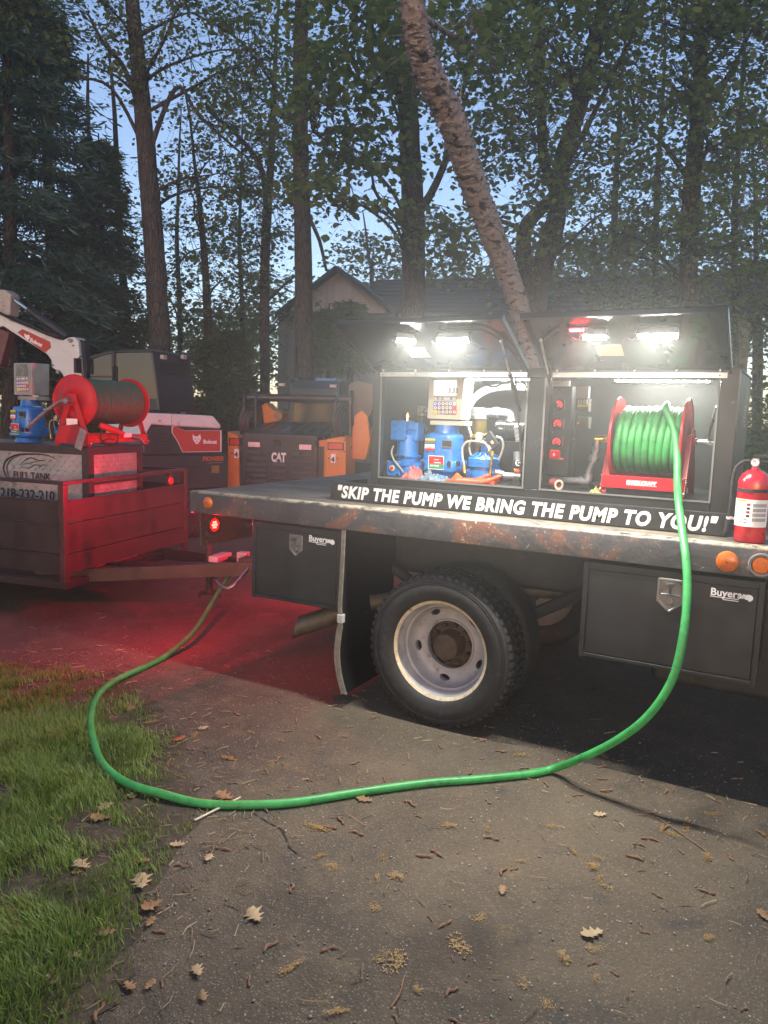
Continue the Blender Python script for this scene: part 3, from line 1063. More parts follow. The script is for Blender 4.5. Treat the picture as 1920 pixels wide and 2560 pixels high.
# light strips along the top of both compartments (their bright line shows under the top rail)
STRIP = emit('cabinet_strip_led', (1.0, 0.98, 0.92), 125.0)
for a, b, lab in ((-0.75, -0.3, 'lit white strip lamp under the top rail over the blue pumps'), (0.05, 0.5, 'lit white strip lamp under the top rail over the hose reel')):
    yy_ = .60 if a < 0 else .66
    t = thing('strip_lamp', lab, 'strip lamp', ((a + b) / 2, yy_, ZO1 + 0.03), 0, 'strip lamps inside the cabinet')
    MB().box(a - 0.01, b + 0.01, yy_ - .015, yy_ + 0.02, ZO1 + 0.012, ZO1 + 0.034).build('housing', GREYL, t, 0.002)
    MB().box(a, b, yy_ - .01, yy_ + .015, ZO1 + 0.007, ZO1 + 0.0118).build('diffuser', STRIP, t)
# ------------------------------------------------------------------ hose reels (the same model twice)
def make_reel(label, loc, rz, L=0.315, R=0.207, nw=9, hose_m=None, coil=0.165, hr=0.0172, crank=True, zc=0.262, plate=True, by=0.175):
    """local frame: axis along x from the left disc (x=0), base at z=0, front towards -y"""
    t = thing('hose_reel', label, 'hose reel', loc, rz, None)
    for k, x in enumerate((0.0, L)):
        s = -1 if k == 0 else 1
        d = MB().lathe([(0.03, 0.0), (0.06, 0.003), (0.075, 0.010), (0.15, 0.010), (0.16, 0.005), (R - 0.008, 0.005), (R - 0.002, 0.010), (R, 0.006), (R - 0.002, -0.002), (R - 0.012, 0.0005), (0.16, 0.0005), (0.15, 0.006), (0.075, 0.006), (0.06, -0.001), (0.03, -0.003)],
                       (x, 0, zc), (s, 0, 0), 64, True)
        d.build('disc', RED, t, local=True)
    MB().cyl((0.004, 0, zc), (L - 0.004, 0, zc), coil - 2 * hr - 0.004, n=32).cyl((-0.06, 0, zc), (L + 0.05, 0, zc), 0.017, n=16).build('drum', RED, t, local=True)
    # coil of hose: individual turns, each slightly out of true
    lay = MB()
    for k in range(nw + 1):
        x = 0.02 + (L - 0.04) * k / nw
        pts = []
        for q in range(44):
            a = 2 * PI * q / 44
            rr = coil - hr - 2.0 * hr + 0.004
            pts.append(Vector((x + (q / 44 - 0.5) * (L - 0.04) / nw * 0.9, rr * math.cos(a), zc + rr * math.sin(a))))
        lay.tube(pts + [pts[0] + Vector(((L - 0.04) / nw * .9, 0, 0))], hr, 8)
    lay.build('inner_layer', hose_m, t, local=True)
    for k in range(nw):
        x = 0.018 + hr * .6 + (L - 0.036 - hr) * k / (nw - 1)
        pitch = (L - 0.036 - hr) / (nw - 1)
        sk = rnd.uniform(-0.3, 0.3)
        pts = []
        for q in range(61):
            a = 2 * PI * q / 60 - PI / 2
            rr = coil - hr + rnd.uniform(-0.0005, 0.0005) + 0.002 * math.sin(a * 2 + k)
            pts.append((x + pitch * (0.35 * math.sin(a + 0.4) + sk * 0.35 * math.sin(2 * a)) + 0.0, rr * math.cos(a), zc + rr * math.sin(a)))
        MB().tube(pts, hr, 12).build('hose_turn', hose_m, t, local=True, angle=80)
    # frame: two raked legs a side, base bar with the maker's plate
    for k, x in enumerate((-0.034, L + 0.034)):
        for y in (-by, by):
            leg = MB().beam((x, y * 0.12, zc + 0.03), (x, y, 0.0), 0.006, 0.045, (0, 1, 0))
            e = Vector((x, y, 0)) - Vector((x, y * 0.12, zc + 0.03))
            s = 1 if k == 0 else -1
            leg.beam((x + s * 0.012, y * 0.12, zc + 0.03), (x + s * 0.012, y, 0.0), 0.024, 0.004, (0, 1, 0))
            lg_ = leg.build('leg', RED, t, 0.001, local=True)
            for f in (0.72, 0.93) if y < 0 else ():
                p = Vector((x, y * 0.12, zc + 0.03)).lerp(Vector((x, y, 0)), f)
                MB().sphere(p + Vector((0, -0.024, 0)), 0.009, 10, 6).build('bolt', CHROME, lg_, local=True)
        MB().cyl((x - 0.008, 0, zc), (x + 0.008, 0, zc), 0.038, n=20).box(x - 0.0035, x + 0.0035, -0.04, 0.04, zc - 0.01, zc + 0.055).build('bearing_plate', RED, t, 0.001, local=True)
    for y in (-by - 0.003, by + 0.003):
        bar = MB().box(-0.03, L + 0.03, y - 0.004, y + 0.004, 0.028, 0.088).box(-0.03, L + 0.03, y + (0.0041 if y < 0 else -0.03), y + (0.03 if y < 0 else -0.0041), 0.082, 0.088)
        bo = bar.build('base_bar', RED, t, 0.0015, local=True)
    if plate:
        pl_ = MB().box(L * 0.5 - 0.072, L * 0.5 + 0.072, -0.1832, -0.1822, 0.046, 0.071).build('name_plate', REDREF, t, local=True)
        text('lettering', 'REELCRAFT', 0.02, WHITEP, pl_, (L * 0.5 - 0.048, -0.1834, 0.0515), (1, 0, 0), (0, 0, 1), 0.0002, 0.1, 0.0012, width=0.115, local=True)
        MB().box(L * 0.5 - 0.070, L * 0.5 - 0.052, -0.1838, -0.1833, 0.050, 0.067).box(L * 0.5 - 0.07, L * 0.5 + 0.07, -0.1838, -0.1833, 0.0465, 0.0478).box(L * 0.5 - 0.07, L * 0.5 + 0.07, -0.1838, -0.1833, 0.0692, 0.0702).build('plate_border', WHITEP, pl_, local=True)
    if crank:
        c = MB().tube(bez([(L + 0.04, 0, zc), (L + 0.095, 0, zc - 0.002), (L + 0.10, 0.0, zc + 0.01), (L + 0.115, 0.05, zc + 0.15), (L + 0.125, 0.05, zc + 0.165), (L + 0.165, 0.05, zc + 0.17)], 5), 0.007, 8)
        c.build('crank', STEEL, t, local=True)
        MB().cyl((L + 0.06, 0, zc), (L + 0.125, 0, zc), 0.012, n=12).cyl((L + 0.105, 0, zc), (L + 0.117, 0, zc), 0.017, n=6).build('crank_hub', CHROME, t, local=True)
    return t


REEL1 = (0.115, 0.52, ZO0)
reel1 = make_reel('red steel reel of bright green hose inside the lit truck cabinet', REEL1, 0.0, 0.315, 0.207, 9, GREEN)
# ------------------------------------------------------------------ left compartment: pumps, meter, pipes
r2 = zf(940, 920, 400 / 1659)
r3 = zf(1340, 920, 500 / 1659)


def A2(x, y, Y):
    return atY(*r2(x, y), Y)


def A3(x, y, Y):
    return atY(*r3(x, y), Y)


FZ = ZO0 - 0.003
# --- tall blue pump on the left
Y = 0.47
pb = A2(250, 1130, Y)
pump = thing('fuel_pump', 'tall blue pump with a bolted square cover, left end of the cabinet', 'pump', (pb.x + 0.02, Y, FZ))
c0, c1 = A2(188, 745, Y), A2(350, 548, Y)
m = MB().box(c0.x, c1.x, Y - 0.05, Y + 0.07, c0.z, c1.z)
head = m.build('head_block', BLUE, pump, 0.006)
e1 = A2(446, 745, Y)
MB().box(c1.x + 0.0005, e1.x, Y - 0.02, Y + 0.07, c0.z, c1.z - 0.008).box(c1.x + 0.012, e1.x - 0.008, Y - 0.032, Y - 0.0205, c1.z - 0.05, c1.z - 0.02).build('side_chamber', BLUE, pump, 0.006)
hx = MB().cyl((0, 0.006, 0), (0, -0.009, 0), 0.0085, n=6).build('bolt', BLUE, pump, local=True)
n_ = 0
for i in range(3):
    for x in (205, 305):
        p = A2(x, 575 + i * 72, Y - 0.05)
        if n_ == 0:
            hx.location = p - pump.location
        else:
            inst(hx, pump, p - pump.location)
        n_ += 1
nb, ntp = A2(205, 898, Y), A2(415, 735, Y)
cx = (nb.x + ntp.x) / 2 + 0.004
rr = (ntp.x - nb.x) / 2
fz = nb.z
MB().lathe([(rr * 1.04, 0.0), (rr, 0.02), (rr * .98, ntp.z - nb.z + 0.02)], (cx, Y + 0.02, fz), (0, 0, 1), 32).build('neck', BLUE, pump)
MB().lathe([(rr * 1.22, -0.006), (rr * 1.25, -0.003), (rr * 1.25, 0.006), (rr * 1.1, 0.009)], (cx, Y + 0.02, fz - 0.006), (0, 0, 1), 32).build('flange', BLUE, pump, 0.002)
MB().box(cx - 0.028, cx + 0.02, Y + 0.02 - rr * 1.27, Y + 0.02 - rr * 1.24, fz - 0.011, fz + 0.001).build('name_plate', BLACKP, pump)
MB().lathe([(0.0, -0.05), (0.05, -0.048), (0.066, -0.03), (0.07, 0.0), (0.066, 0.03), (0.05, 0.048), (0, 0.05)], (cx - 0.005, Y + 0.02, fz - 0.075), (0, 1, 0), 32).lathe([(rr * 1.05, -0.05), (rr * 1.12, 0)], (cx, Y + 0.02, fz - 0.006), (0, 0, 1), 24).lathe([(0.05, 0), (0.042, 0.09)], (cx + 0.01, Y + 0.02, fz - 0.085), (1, 0, 0.1), 20).build('volute', BLUE, pump, angle=55)
s0, s1 = A2(113, 1128, Y - 0.05), A2(268, 965, Y - 0.05)
fl = MB().box(s0.x, s1.x, Y - 0.07, Y - 0.048, max(s0.z, FZ + 0.001), s1.z).build('port_flange', BLUE, pump, 0.005)
MB().cyl(((s0.x + s1.x) / 2, Y - 0.05, (s0.z + s1.z) / 2), ((s0.x + s1.x) / 2 + 0.02, Y + 0.04, (s0.z + s1.z) / 2 + 0.01), 0.034, n=20).build('port_pipe', BLUE, pump)
pc = Vector(((s0.x + s1.x) / 2, Y - 0.07, (s0.z + s1.z) / 2 + 0.006))
MB().cyl(pc, pc + Vector((0, -0.012, 0)), 0.017, n=8).build('port_ring', CREAM, pump)
MB().cyl(pc + Vector((0, -0.012, 0)), pc + Vector((0, -0.016, 0)), 0.010, n=12).build('port_plug', REDREF, pump)
cb = MB().cyl((0, 0.004, 0), (0, -0.01, 0), 0.009, n=6).build('bolt', CHROME, pump, local=True)
n_ = 0
for x in (s0.x + 0.011, s1.x - 0.011):
    for z in (s0.z + 0.016, s1.z - 0.012):
        p = Vector((x, Y - 0.07, z)) - pump.location
        if n_ == 0:
            cb.location = p
        else:
            inst(cb, pump, p)
        n_ += 1
p = A2(325, 548, Y)
MB().cyl(p, p + Vector((0, 0, 0.022)), 0.011, n=8).cyl(p + Vector((0, 0, 0.022)), p + Vector((0, 0, 0.03)), 0.016, n=6).cyl(p + Vector((0, 0, 0.03)), p + Vector((0, 0, 0.045)), 0.006, n=8).tube(bez([p + Vector((0, 0, 0.04)), p + Vector((-0.03, 0.01, 0.038)), p + Vector((-0.05, 0.04, 0.01))], 5), 0.0035, 6).build('fitting', CHROME, pump)
CLEARH = mat('clear_tube', (0.3, 0.3, 0.27), 0.35, 0, 0.1, 20)
MB().tube(bez([A2(180, 810, Y - 0.03), A2(160, 880, Y - 0.07), A2(190, 960, Y - 0.085), A2(245, 1030, Y - 0.08), A2(285, 1085, Y - 0.07)], 5), 0.0055, 8).build('drain_tube', CLEARH, pump)

# --- meter in the middle with the register on top
Y = 0.50
mc = A2(680, 1080, Y)
meter = thing('fuel_meter', 'blue bell shaped fuel meter with white numeric display head, centre of left compartment', 'meter', (mc.x, Y, FZ))
b0, b1 = A2(500, 935, Y), A2(870, 690, Y)
bw = (b1.x - b0.x) / 2
bx = (b0.x + b1.x) / 2
by = Y + 0.03
# bell: squarish rounded body, dished top, central rib
def rsec(w, dd, z, n=40, e=0.5):
    out = []
    for k in range(n):
        a = 2 * PI * k / n
        cs, sn = math.cos(a), math.sin(a)
        out.append(Vector((bx + w * math.copysign(abs(cs) ** e, cs), by + dd * math.copysign(abs(sn) ** e, sn), z)))
    return out


m = MB()
rings = [(1.0, b0.z - 0.004), (0.985, b0.z + 0.03), (0.965, b0.z + 0.08), (0.935, b1.z - 0.02), (0.90, b1.z - 0.008), (0.82, b1.z), (0.3, b1.z + 0.002)]
vs = []
for f, z in rings:
    vs += rsec(bw * f, 0.085 * f, z)
nn = 40
fs = [(i * nn + k, i * nn + (k + 1) % nn, (i + 1) * nn + (k + 1) % nn, (i + 1) * nn + k) for i in range(len(rings) - 1) for k in range(nn)]
fs.append(tuple(range((len(rings) - 1) * nn, len(rings) * nn)))
bell = m.add(vs, fs).build('bell', BLUE, meter, angle=50)
MB().prism([(bx - 0.016, by - 0.09, b0.z), (bx + 0.016, by - 0.09, b0.z), (bx + 0.012, by - 0.0785, b1.z - 0.012), (bx - 0.012, by - 0.0785, b1.z - 0.012)], (0, 0.02, 0.001)).build('bell_rib', BLUE, meter, 0.002)
g0, g1 = A2(455, 1050, Y), A2(890, 965, Y)
m = MB()
vs = []
for f, z in ((1.12, g0.z), (1.16, g0.z + 0.006), (1.16, g1.z - 0.01), (1.1, b0.z - 0.0045), (0.9, b0.z - 0.0045)):
    vs += rsec(bw * f, 0.098 * f / 1.1, z)
fs = [(i * nn + k, i * nn + (k + 1) % nn, (i + 1) * nn + (k + 1) % nn, (i + 1) * nn + k) for i in range(4) for k in range(nn)]
fs += [tuple(range(nn - 1, -1, -1)), tuple(range(4 * nn, 5 * nn))]
m.add(vs, fs).build('flange_ring', BLUE, meter, angle=50)
m = MB().lathe([(bw * 0.9, 0), (bw * 0.8, 0.03), (bw * 0.95, g0.z - FZ - 0.002)], (bx, by, FZ), (0, 0, 1), 28)
m.build('base', BLUED, meter)
for xx in (488, 755, 850):
    q = A2(xx, 990, Y - 0.075)
    MB().box(q.x - 0.008, q.x + 0.008, Y - 0.085, Y - 0.06, q.z - 0.016, q.z + 0.012).build('lug', BLACKP, meter, 0.002)
for xx, yy in ((590, 682), (760, 676)):
    q = A2(xx, yy, Y + 0.01)
    MB().sphere(q + Vector((0, 0, 0.002)), 0.010, 10, 6, (1, 1, .8)).build('bolt', BLUE, meter)
q = A2(690, 655, Y + 0.03)
MB().box(q.x - 0.024, q.x + 0.03, q.y - 0.008, q.y + 0.008, q.z - 0.004, q.z + 0.006).cyl(q + Vector((0, 0, -0.02)), q + Vector((0, 0, 0.01)), 0.008, n=10).build('vent_valve', BLUE, meter, 0.002)
# labels on the bell
def plate(nm, x0, y0, x1, y1, Yp, m_, par, th=0.001):
    a, b = A2(x0, y1, Yp), A2(x1, y0, Yp)
    return MB().box(a.x, b.x, Yp - th, Yp, a.z, b.z).build(nm, m_, par)


yb = by - 0.0915
plate('yellow_label', 512, 733, 615, 752, yb + .003, mat('yellow_print', (0.6, 0.5, 0.04), 0.4), meter)
plate('label', 512, 753, 615, 780, yb + .0028, mat('olive_label', (0.13, 0.14, 0.09), 0.4), meter)
wl_ = plate('white_label', 508, 793, 607, 832, yb + .0025, WHITEP, meter)
plate('red_stripe', 510, 833, 607, 853, yb + .0025, REDREF, meter)
text('lettering', 'NOTICE', 0.02, REDDEC, wl_, A2(518, 824, yb + 0.0012), (1, 0, 0), (0, 0, 1), 0.0002, 0, .001, width=0.035)
npl = plate('name_plate', 680, 748, 787, 820, yb + .0005, mat('engraved_plate', (0.3, 0.3, 0.3), 0.35, 0.8), meter)
m = MB()
for i in range(6):
    a, b = A2(686, 762 + i * 10, yb - 0.0007), A2(781, 757 + i * 10, yb - 0.0007)
    m.box(a.x, b.x, yb - 0.0009, yb - 0.0006, a.z, b.z)
m.build('engraving', BLACKP, npl)
rp = plate('danger_label', 545, 920, 700, 1040, yb - .018, REDREF, meter)
plate('green_band', 545, 1000, 700, 1038, yb - .0192, mat('green_print', (0.03, 0.22, 0.1), 0.4), meter, .0008)
plate('label_edge', 540, 914, 705, 1046, yb - .0178, WHITEP, meter, .0006)
for i, s_ in enumerate(('WARNING', 'FLAMMABLE', 'KEEP CLEAR')):
    text('lettering', s_, 0.012, WHITEP, rp, A2(600 if i < 2 else 560, 952 + i * 32, yb - 0.0195 - (0.001 if i == 2 else 0)), (1, 0, 0), (0, 0, 1), 0.0002, 0, .0005, width=0.03 + i * 0.012)
# register head
h0, h1 = A2(543, 527, Y), A2(893, 112, Y)
yh = Y - 0.02
hb = A2(893, 527, Y)
MB().prism([(h0.x + .004, yh, h0.z), (h0.x, yh, h0.z + .01), (h0.x + 0.006, yh, h1.z), (hb.x + 0.012, yh, h1.z), (hb.x + .001, yh, h0.z + .01), (hb.x - 0.004, yh, h0.z)], (0, 0.14, 0)).build('display_housing', CREAM, meter, 0.005)
z2 = A2(600, 590, Y)
MB().box(h0.x + 0.01, hb.x + 0.016, Y + 0.0, Y + 0.11, z2.z, h0.z - 0.006).build('display_base', CREAM, meter, 0.004)
MB().lathe([(0.075, 0), (0.07, 0.012), (0.065, z2.z - b1.z - 0.002)], (bx + 0.004, by + 0.02, b1.z + 0.003), (0, 0, 1), 28).build('adaptor', BLUED, meter)
DISP = emit('lcd_backlight', (0.95, 1.0, 0.98), 0.3, (0.55, 0.57, 0.55))
def hp(x, y):
    return A2(x, y, yh)


yh_ = yh - 0.0012
def fplate(nm, x0, y0, x1, y1, m_, par, lift=0.0012, th=0.0012):
    a, b = hp(x0, y1), hp(x1, y0)
    return MB().box(a.x, b.x, yh - lift, yh - lift + th, a.z, b.z).build(nm, m_, par)


lcd = fplate('lcd', 598, 128, 838, 283, DISP, meter)
text('lettering', '3.33', 0.03, mat('lcd_digit', (0.12, 0.12, 0.13), 0.5), lcd, hp(748, 255) + Vector((0, -0.002, 0)), (1, 0, 0), (0, 0, 1), 0.0002, 0, .0012, width=0.058)
st_ = fplate('key_legend', 600, 298, 836, 333, mat('grey_legend', (0.2, 0.2, 0.2), 0.5), meter)
m = MB()
for a_, b_ in ((606, 632), (650, 662), (668, 680), (700, 770), (792, 830)):
    p, q = hp(a_, 327), hp(b_, 305)
    m.box(p.x, q.x, yh - 0.0022, yh - 0.0013, p.z, q.z)
m.build('legend_print', WHITEP, st_)
kp = fplate('keypad', 594, 347, 838, 480, mat('keypad_brown', (0.16, 0.1, 0.09), 0.5), meter)
VIO = mat('keypad_violet', (0.09, 0.06, 0.42), 0.45)
KC = {(0, 0): VIO, (0, 1): VIO, (0, 4): VIO, (2, 0): mat('keypad_yellow', (0.7, 0.55, 0.02), 0.45), (2, 5): REDREF, (1, 5): REDREF, (0, 5): mat('keypad_green', (0.25, 0.5, 0.25), 0.45)}
kx = [617, 657, 697, 736, 773, 816]
ky = [370, 412, 456]
ringm = MB().lathe([(0.0045, 0), (0.0048, 0.0016), (0.0085, 0.0016), (0.0088, 0)], (0, 0, 0), (0, -1, 0), 16, True).build('button', WHITEP, kp, local=True)
n_ = 0
for j in range(3):
    for i in range(6):
        if (j, i) in KC or (i == 0):
            a, b = hp(kx[i] - 21, ky[j] + 22), hp(kx[i] + 21, ky[j] - 21)
            MB().box(a.x, b.x, yh - 0.0018, yh - 0.00125, a.z, b.z).build('key_field', KC.get((j, i), VIO), kp)
        if (j, i) in ((1, 5), (2, 0)):
            continue
        p = hp(kx[i], ky[j]) + Vector((0, -0.0019, 0)) - meter.location
        if n_ == 0:
            ringm.location = p
        else:
            inst(ringm, kp, p)
        n_ += 1
scr = MB().cyl((0, 0, 0), (0, -0.002, 0), 0.0045, n=10).build('screw', STEEL, meter, local=True)
for i, (x, y) in enumerate(((858, 424), (855, 512), (865, 150))):
    p = hp(x, y) - meter.location
    if i == 0:
        scr.location = p
    else:
        inst(scr, meter, p)

# --- blue control valve with brass pipework
Y = 0.47
vc = A2(1110, 1140, Y)
valve = thing('control_valve', 'blue round control valve with brass pipes and a black coil box', 'valve', (vc.x, Y, FZ))
cz0, cz1 = A2(1110, 1010, Y).z, A2(1110, 930, Y).z
rw = (A2(1260, 970, Y).x - A2(945, 970, Y).x) / 2 * 0.97
vx = (A2(1260, 970, Y).x + A2(945, 970, Y).x) / 2
MB().lathe([(rw * .72, FZ + .004 - cz0), (rw * .85, FZ + 0.03 - cz0), (rw * .8, -0.012), (rw, -0.008), (rw, 0.012), (rw * 1.02, 0.014), (rw * 1.02, cz1 - cz0 - 0.004), (rw * 0.96, cz1 - cz0), (rw * .4, cz1 - cz0 + 0.018), (rw * .3, cz1 - cz0 + .02)], (vx, Y + 0.03, cz0), (0, 0, 1), 40).build('body', BLUE, valve, angle=40)
ct = A2(1110, 755, Y).z
MB().lathe([(rw * .4, 0), (rw * .3, ct - cz1 - 0.012), (rw * .2, ct - cz1)], (vx + 0.01, Y + 0.03, cz1 + 0.012), (0, 0, 1), 28).build('bonnet', BLUE, valve, angle=50)
for k in range(12):
    a = 2 * PI * k / 12
    d = Vector((math.cos(a), math.sin(a), 0))
    c = Vector((vx, Y + 0.03, cz1))
    MB().prism([c + d * rw * .93 + Vector((0, 0, .001)), c + d * rw * .93 + Vector((0, 0, 0.009)), c + d * rw * .42 + Vector((0, 0, 0.03)), c + d * rw * .42 + Vector((0, 0, 0.012))], d.cross(Vector((0, 0, 1))) * 0.007).build('rib', BLUE, valve)
MB().tube(bez([A2(1080, 1130, Y), A2(1160, 1140, Y - .02), A2(1245, 1100, Y), A2(1270, 1060, Y)], 4), 0.03, 14).cyl(A2(960, 1110, Y + .03), A2(1010, 1100, Y + .03), 0.035, n=16).build('port', BLUED, valve)
yp = Y - 0.055
MB().tube([A2(1180, 1125, yp), A2(1185, 1080, yp)], 0.0125, 10).tube([A2(1185, 1090, yp), A2(1205, 900, yp)], 0.0085, 10).tube([A2(1205, 905, yp), A2(1207, 865, yp)], 0.0105, 8).tube(bez([A2(1205, 870, yp), A2(1170, 830, yp), A2(1130, 780, yp), A2(1090, 768, yp)], 4), 0.008, 8).sphere(A2(1180, 860, yp), 0.014, 10, 6).build('brass_pipe', BRASS, valve)
MB().tube([A2(985, 740, yp + .03), A2(985, 710, yp + .03), A2(1150, 695, yp + .03)], 0.009, 8).sphere(A2(985, 712, yp + .03), 0.013, 10, 6).sphere(A2(1160, 700, yp + .03), 0.014, 10, 6).build('brass_pipe', BRASS, valve)
MB().tube([A2(920, 1085, yp), A2(915, 1010, yp)], 0.010, 8).sphere(A2(920, 1085, yp), 0.013, 10, 6).build('brass_elbow', BRASS, valve)
GRH = mat('grey_braided_hose', (0.33, 0.32, 0.27), 0.5, 0, 0.15, 60)
for hp_, hr_ in (([A2(915, 1010, yp), A2(895, 900, yp), A2(900, 820, yp), A2(940, 768, yp), A2(1010, 758, yp), A2(1090, 766, yp)], 0.0062),
                 ([A2(985, 740, yp + .03), A2(968, 800, yp + .03), A2(972, 860, yp + .03), A2(985, 905, yp + .03)], 0.0055),
                 ([A2(1245, 712, yp + .01), A2(1300, 735, yp + .01), A2(1320, 800, yp + .01), A2(1300, 890, yp + .01), A2(1270, 955, yp + .01)], 0.006)):
    MB().tube(bez(hp_, 6), hr_, 8).build('sense_hose', GRH, valve)
q = A2(1210, 765, yp - 0.005)
MB().obox(q, Vector((0.022, 0, -0.026)), Vector((0.017, 0, 0.0145)), Vector((0, 0.018, 0))).obox(A2(1185, 715, yp), Vector((0.018, 0, -0.019)), Vector((0.014, 0, 0.0135)), Vector((0, 0.014, 0))).build('coil_box', PLAS, valve, 0.003)
MB().obox(A2(1205, 770, yp - 0.0245), Vector((0.005, 0, -0.007)), Vector((0.006, 0, 0.004)), Vector((0, 0.0008, 0))).build('coil_print', mat('tan_print', (0.5, 0.4, 0.25), 0.5), valve)
MB().obox(A2(1185, 815, yp - .02), Vector((0.006, 0, -0.009)), Vector((0.012, 0, 0.008)), Vector((0, 0.001, 0))).build('tag', WHITEP, valve)
MB().obox(A2(1073, 710, yp + 0.012), Vector((0.0185, 0, 0)), Vector((0, 0, 0.02)), Vector((0, 0.008, 0))).build('pilot_block', mat('ivory_block', (0.5, 0.48, 0.36), 0.5), valve, 0.002)

# --- filter bowl with grey plastic pipe
Y = 0.72
fc = A2(1065, 520, Y)
filt = thing('filter_bowl', 'amber see-through filter bowl under a grey plastic pipe elbow', 'filter', (fc.x, Y, FZ))
AMB2 = mat('amber_bowl', (0.11, 0.085, 0.025), 0.2, 0, 0.25, 8, coat=0.6)
r_ = (A2(1160, 520, Y).x - A2(975, 520, Y).x) / 2
z3 = A2(1060, 510, Y).z
MB().lathe([(r_ * .8, -0.17), (r_ * .92, -0.15), (r_ * .93, 0)], (fc.x, Y, z3), (0, 0, 1), 28).cyl((fc.x, Y, FZ), (fc.x, Y, z3 - 0.17), 0.02).build('bowl', AMB2, filt)
MB().lathe([(r_, -0.012), (r_ * 1.06, -0.01), (r_ * 1.06, 0.012), (r_ * .98, 0.015), (r_ * .9, 0.05), (r_ * .5, 0.056)], (fc.x, Y, z3), (0, 0, 1), 32).build('cap', GALV, filt)
PVC = mat('grey_pvc', (0.33, 0.34, 0.35), 0.4, 0, 0.1, 14)
MB().tube(bez([A2(1060, 470, Y), A2(1160, 468, Y), A2(1260, 465, Y), A2(1340, 470, Y + .03), A2(1385, 500, Y + .05), A2(1390, 620, Y + .05)], 6), 0.026, 16).cyl(A2(1225, 465, Y), A2(1275, 465, Y), 0.032, n=18).cyl(A2(950, 470, Y), A2(1040, 460, Y), 0.03, n=18).build('pipe', PVC, filt)

# --- black motor behind on the right
Y = 0.62
mo = A2(1400, 650, Y)
motor = thing('pump_motor', 'black round motor casting at right end of the left compartment', 'motor', (mo.x, Y, FZ))
rm = (A2(1400, 545, Y).z - A2(1400, 770, Y).z) / 2
MB().lathe([(rm * .5, -0.02), (rm * .9, -0.012), (rm, 0.0), (rm, 0.05), (rm * .94, 0.055), (rm * .94, 0.075), (rm, 0.08), (rm, 0.15), (rm * .6, 0.17)], A2(1265, 655, Y), (1, 0.15, 0), 36).build('casing', BLKG, motor, angle=35)
sil = MB()
for i in range(4):
    sil.obox(A2(1455 + i * 6, 620 + i * 42, Y - 0.06), Vector((0.013, 0, 0)), Vector((0, 0.006, 0.004)), Vector((0, -0.003, 0.008)))
sil.build('casting_web', GREYL, motor, 0.002)
MB().box(mo.x - 0.05, mo.x + 0.09, Y - 0.04, Y + 0.1, FZ + 0.001, mo.z - rm * .96).build('pedestal', BLK, motor, 0.004)
Y = 0.42
bo = A2(1460, 1090, Y)
val2 = thing('ball_valve', 'dark hose valve with orange collars at lower right of left compartment', 'valve', (bo.x, Y, FZ))
MB().cyl(A2(1330, 1120, Y), A2(1505, 1128, Y), 0.019, n=18).cyl(A2(1240, 1085, Y + .03), A2(1330, 1108, Y + .02), 0.016, n=16).tube([A2(1475, 870, Y + .03), A2(1480, 1020, Y + .02)], 0.026, 16).build('pipe', GALV, val2)
MB().cyl(A2(1475, 960, Y), A2(1475, 1018, Y), 0.031, n=20).cyl(A2(1440, 1155, Y), A2(1500, 1160, Y), 0.026, n=18).box(bo.x - 0.04, bo.x + 0.03, Y - 0.03, Y + 0.05, FZ + 0.001, FZ + 0.02).build('body', BLKR, val2)
ORP = mat('orange_print', (0.7, 0.14, 0.02), 0.4)
MB().cyl(A2(1440, 1062, Y), A2(1498, 1064, Y), 0.0165, n=18).box(*(lambda a, b: (a.x, b.x, Y - .03, Y - .026, a.z, b.z))(A2(1437, 1232, Y), A2(1470, 1215, Y))).build('orange_collar', ORP, val2)
q = A2(1475, 985, Y - 0.032)
MB().cyl(q, q + Vector((0, -0.0012, 0)), 0.016, n=18).build('round_label', WHITEP, val2)
text('lettering', 'G', 0.03, BLACKP, val2, q + Vector((-0.008, -0.0015, -0.009)), (1, 0, 0), (0, 0, 1), 0.0002, 0, .002)

# --- pale flexible conduits arching over
Y = 0.78
cond = thing('flexible_conduit', 'pair of pale grey flexible conduits arching across the back of left compartment', 'conduit', A2(985, 390, Y))
MB().tube(bez([A2(975, 400, Y), A2(985, 340, Y), A2(1040, 270, Y), A2(1130, 215, Y), A2(1260, 190, Y), A2(1400, 182, Y), A2(1580, 180, Y)], 6), 0.0125, 12).tube(bez([A2(985, 395, Y - .02), A2(1010, 350, Y - .02), A2(1060, 300, Y - .02), A2(1150, 245, Y - .02), A2(1270, 215, Y - .02), A2(1400, 205, Y - .02), A2(1580, 215, Y - .02)], 6), 0.0125, 12).build('conduit', PVC, cond)
m = MB()
for x, y, ax in ((1025, 295, (1, 0, 1)), (1205, 207, (1, 0, .2)), (1415, 195, (1, 0, 0))):
    c = A2(x, y, Y - .01)
    a_, u_, w_ = frame_from(ax)
    m.lathe([(0.028, -0.003), (0.03, 0), (0.028, 0.003)], c, ax, 16, True)
m.build('cable_tie', PLAS, cond)
MB().tube([A2(940, 480, .66), A2(935, 430, .66), A2(990, 385, .7)], 0.014, 12).build('elbow', PVC, cond)
MB().tube(bez([A2(940, 480, .68), A2(945, 560, .68), A2(965, 640, .66), A2(985, 700, .64)], 5), 0.011, 10).build('lead', GALV, cond)

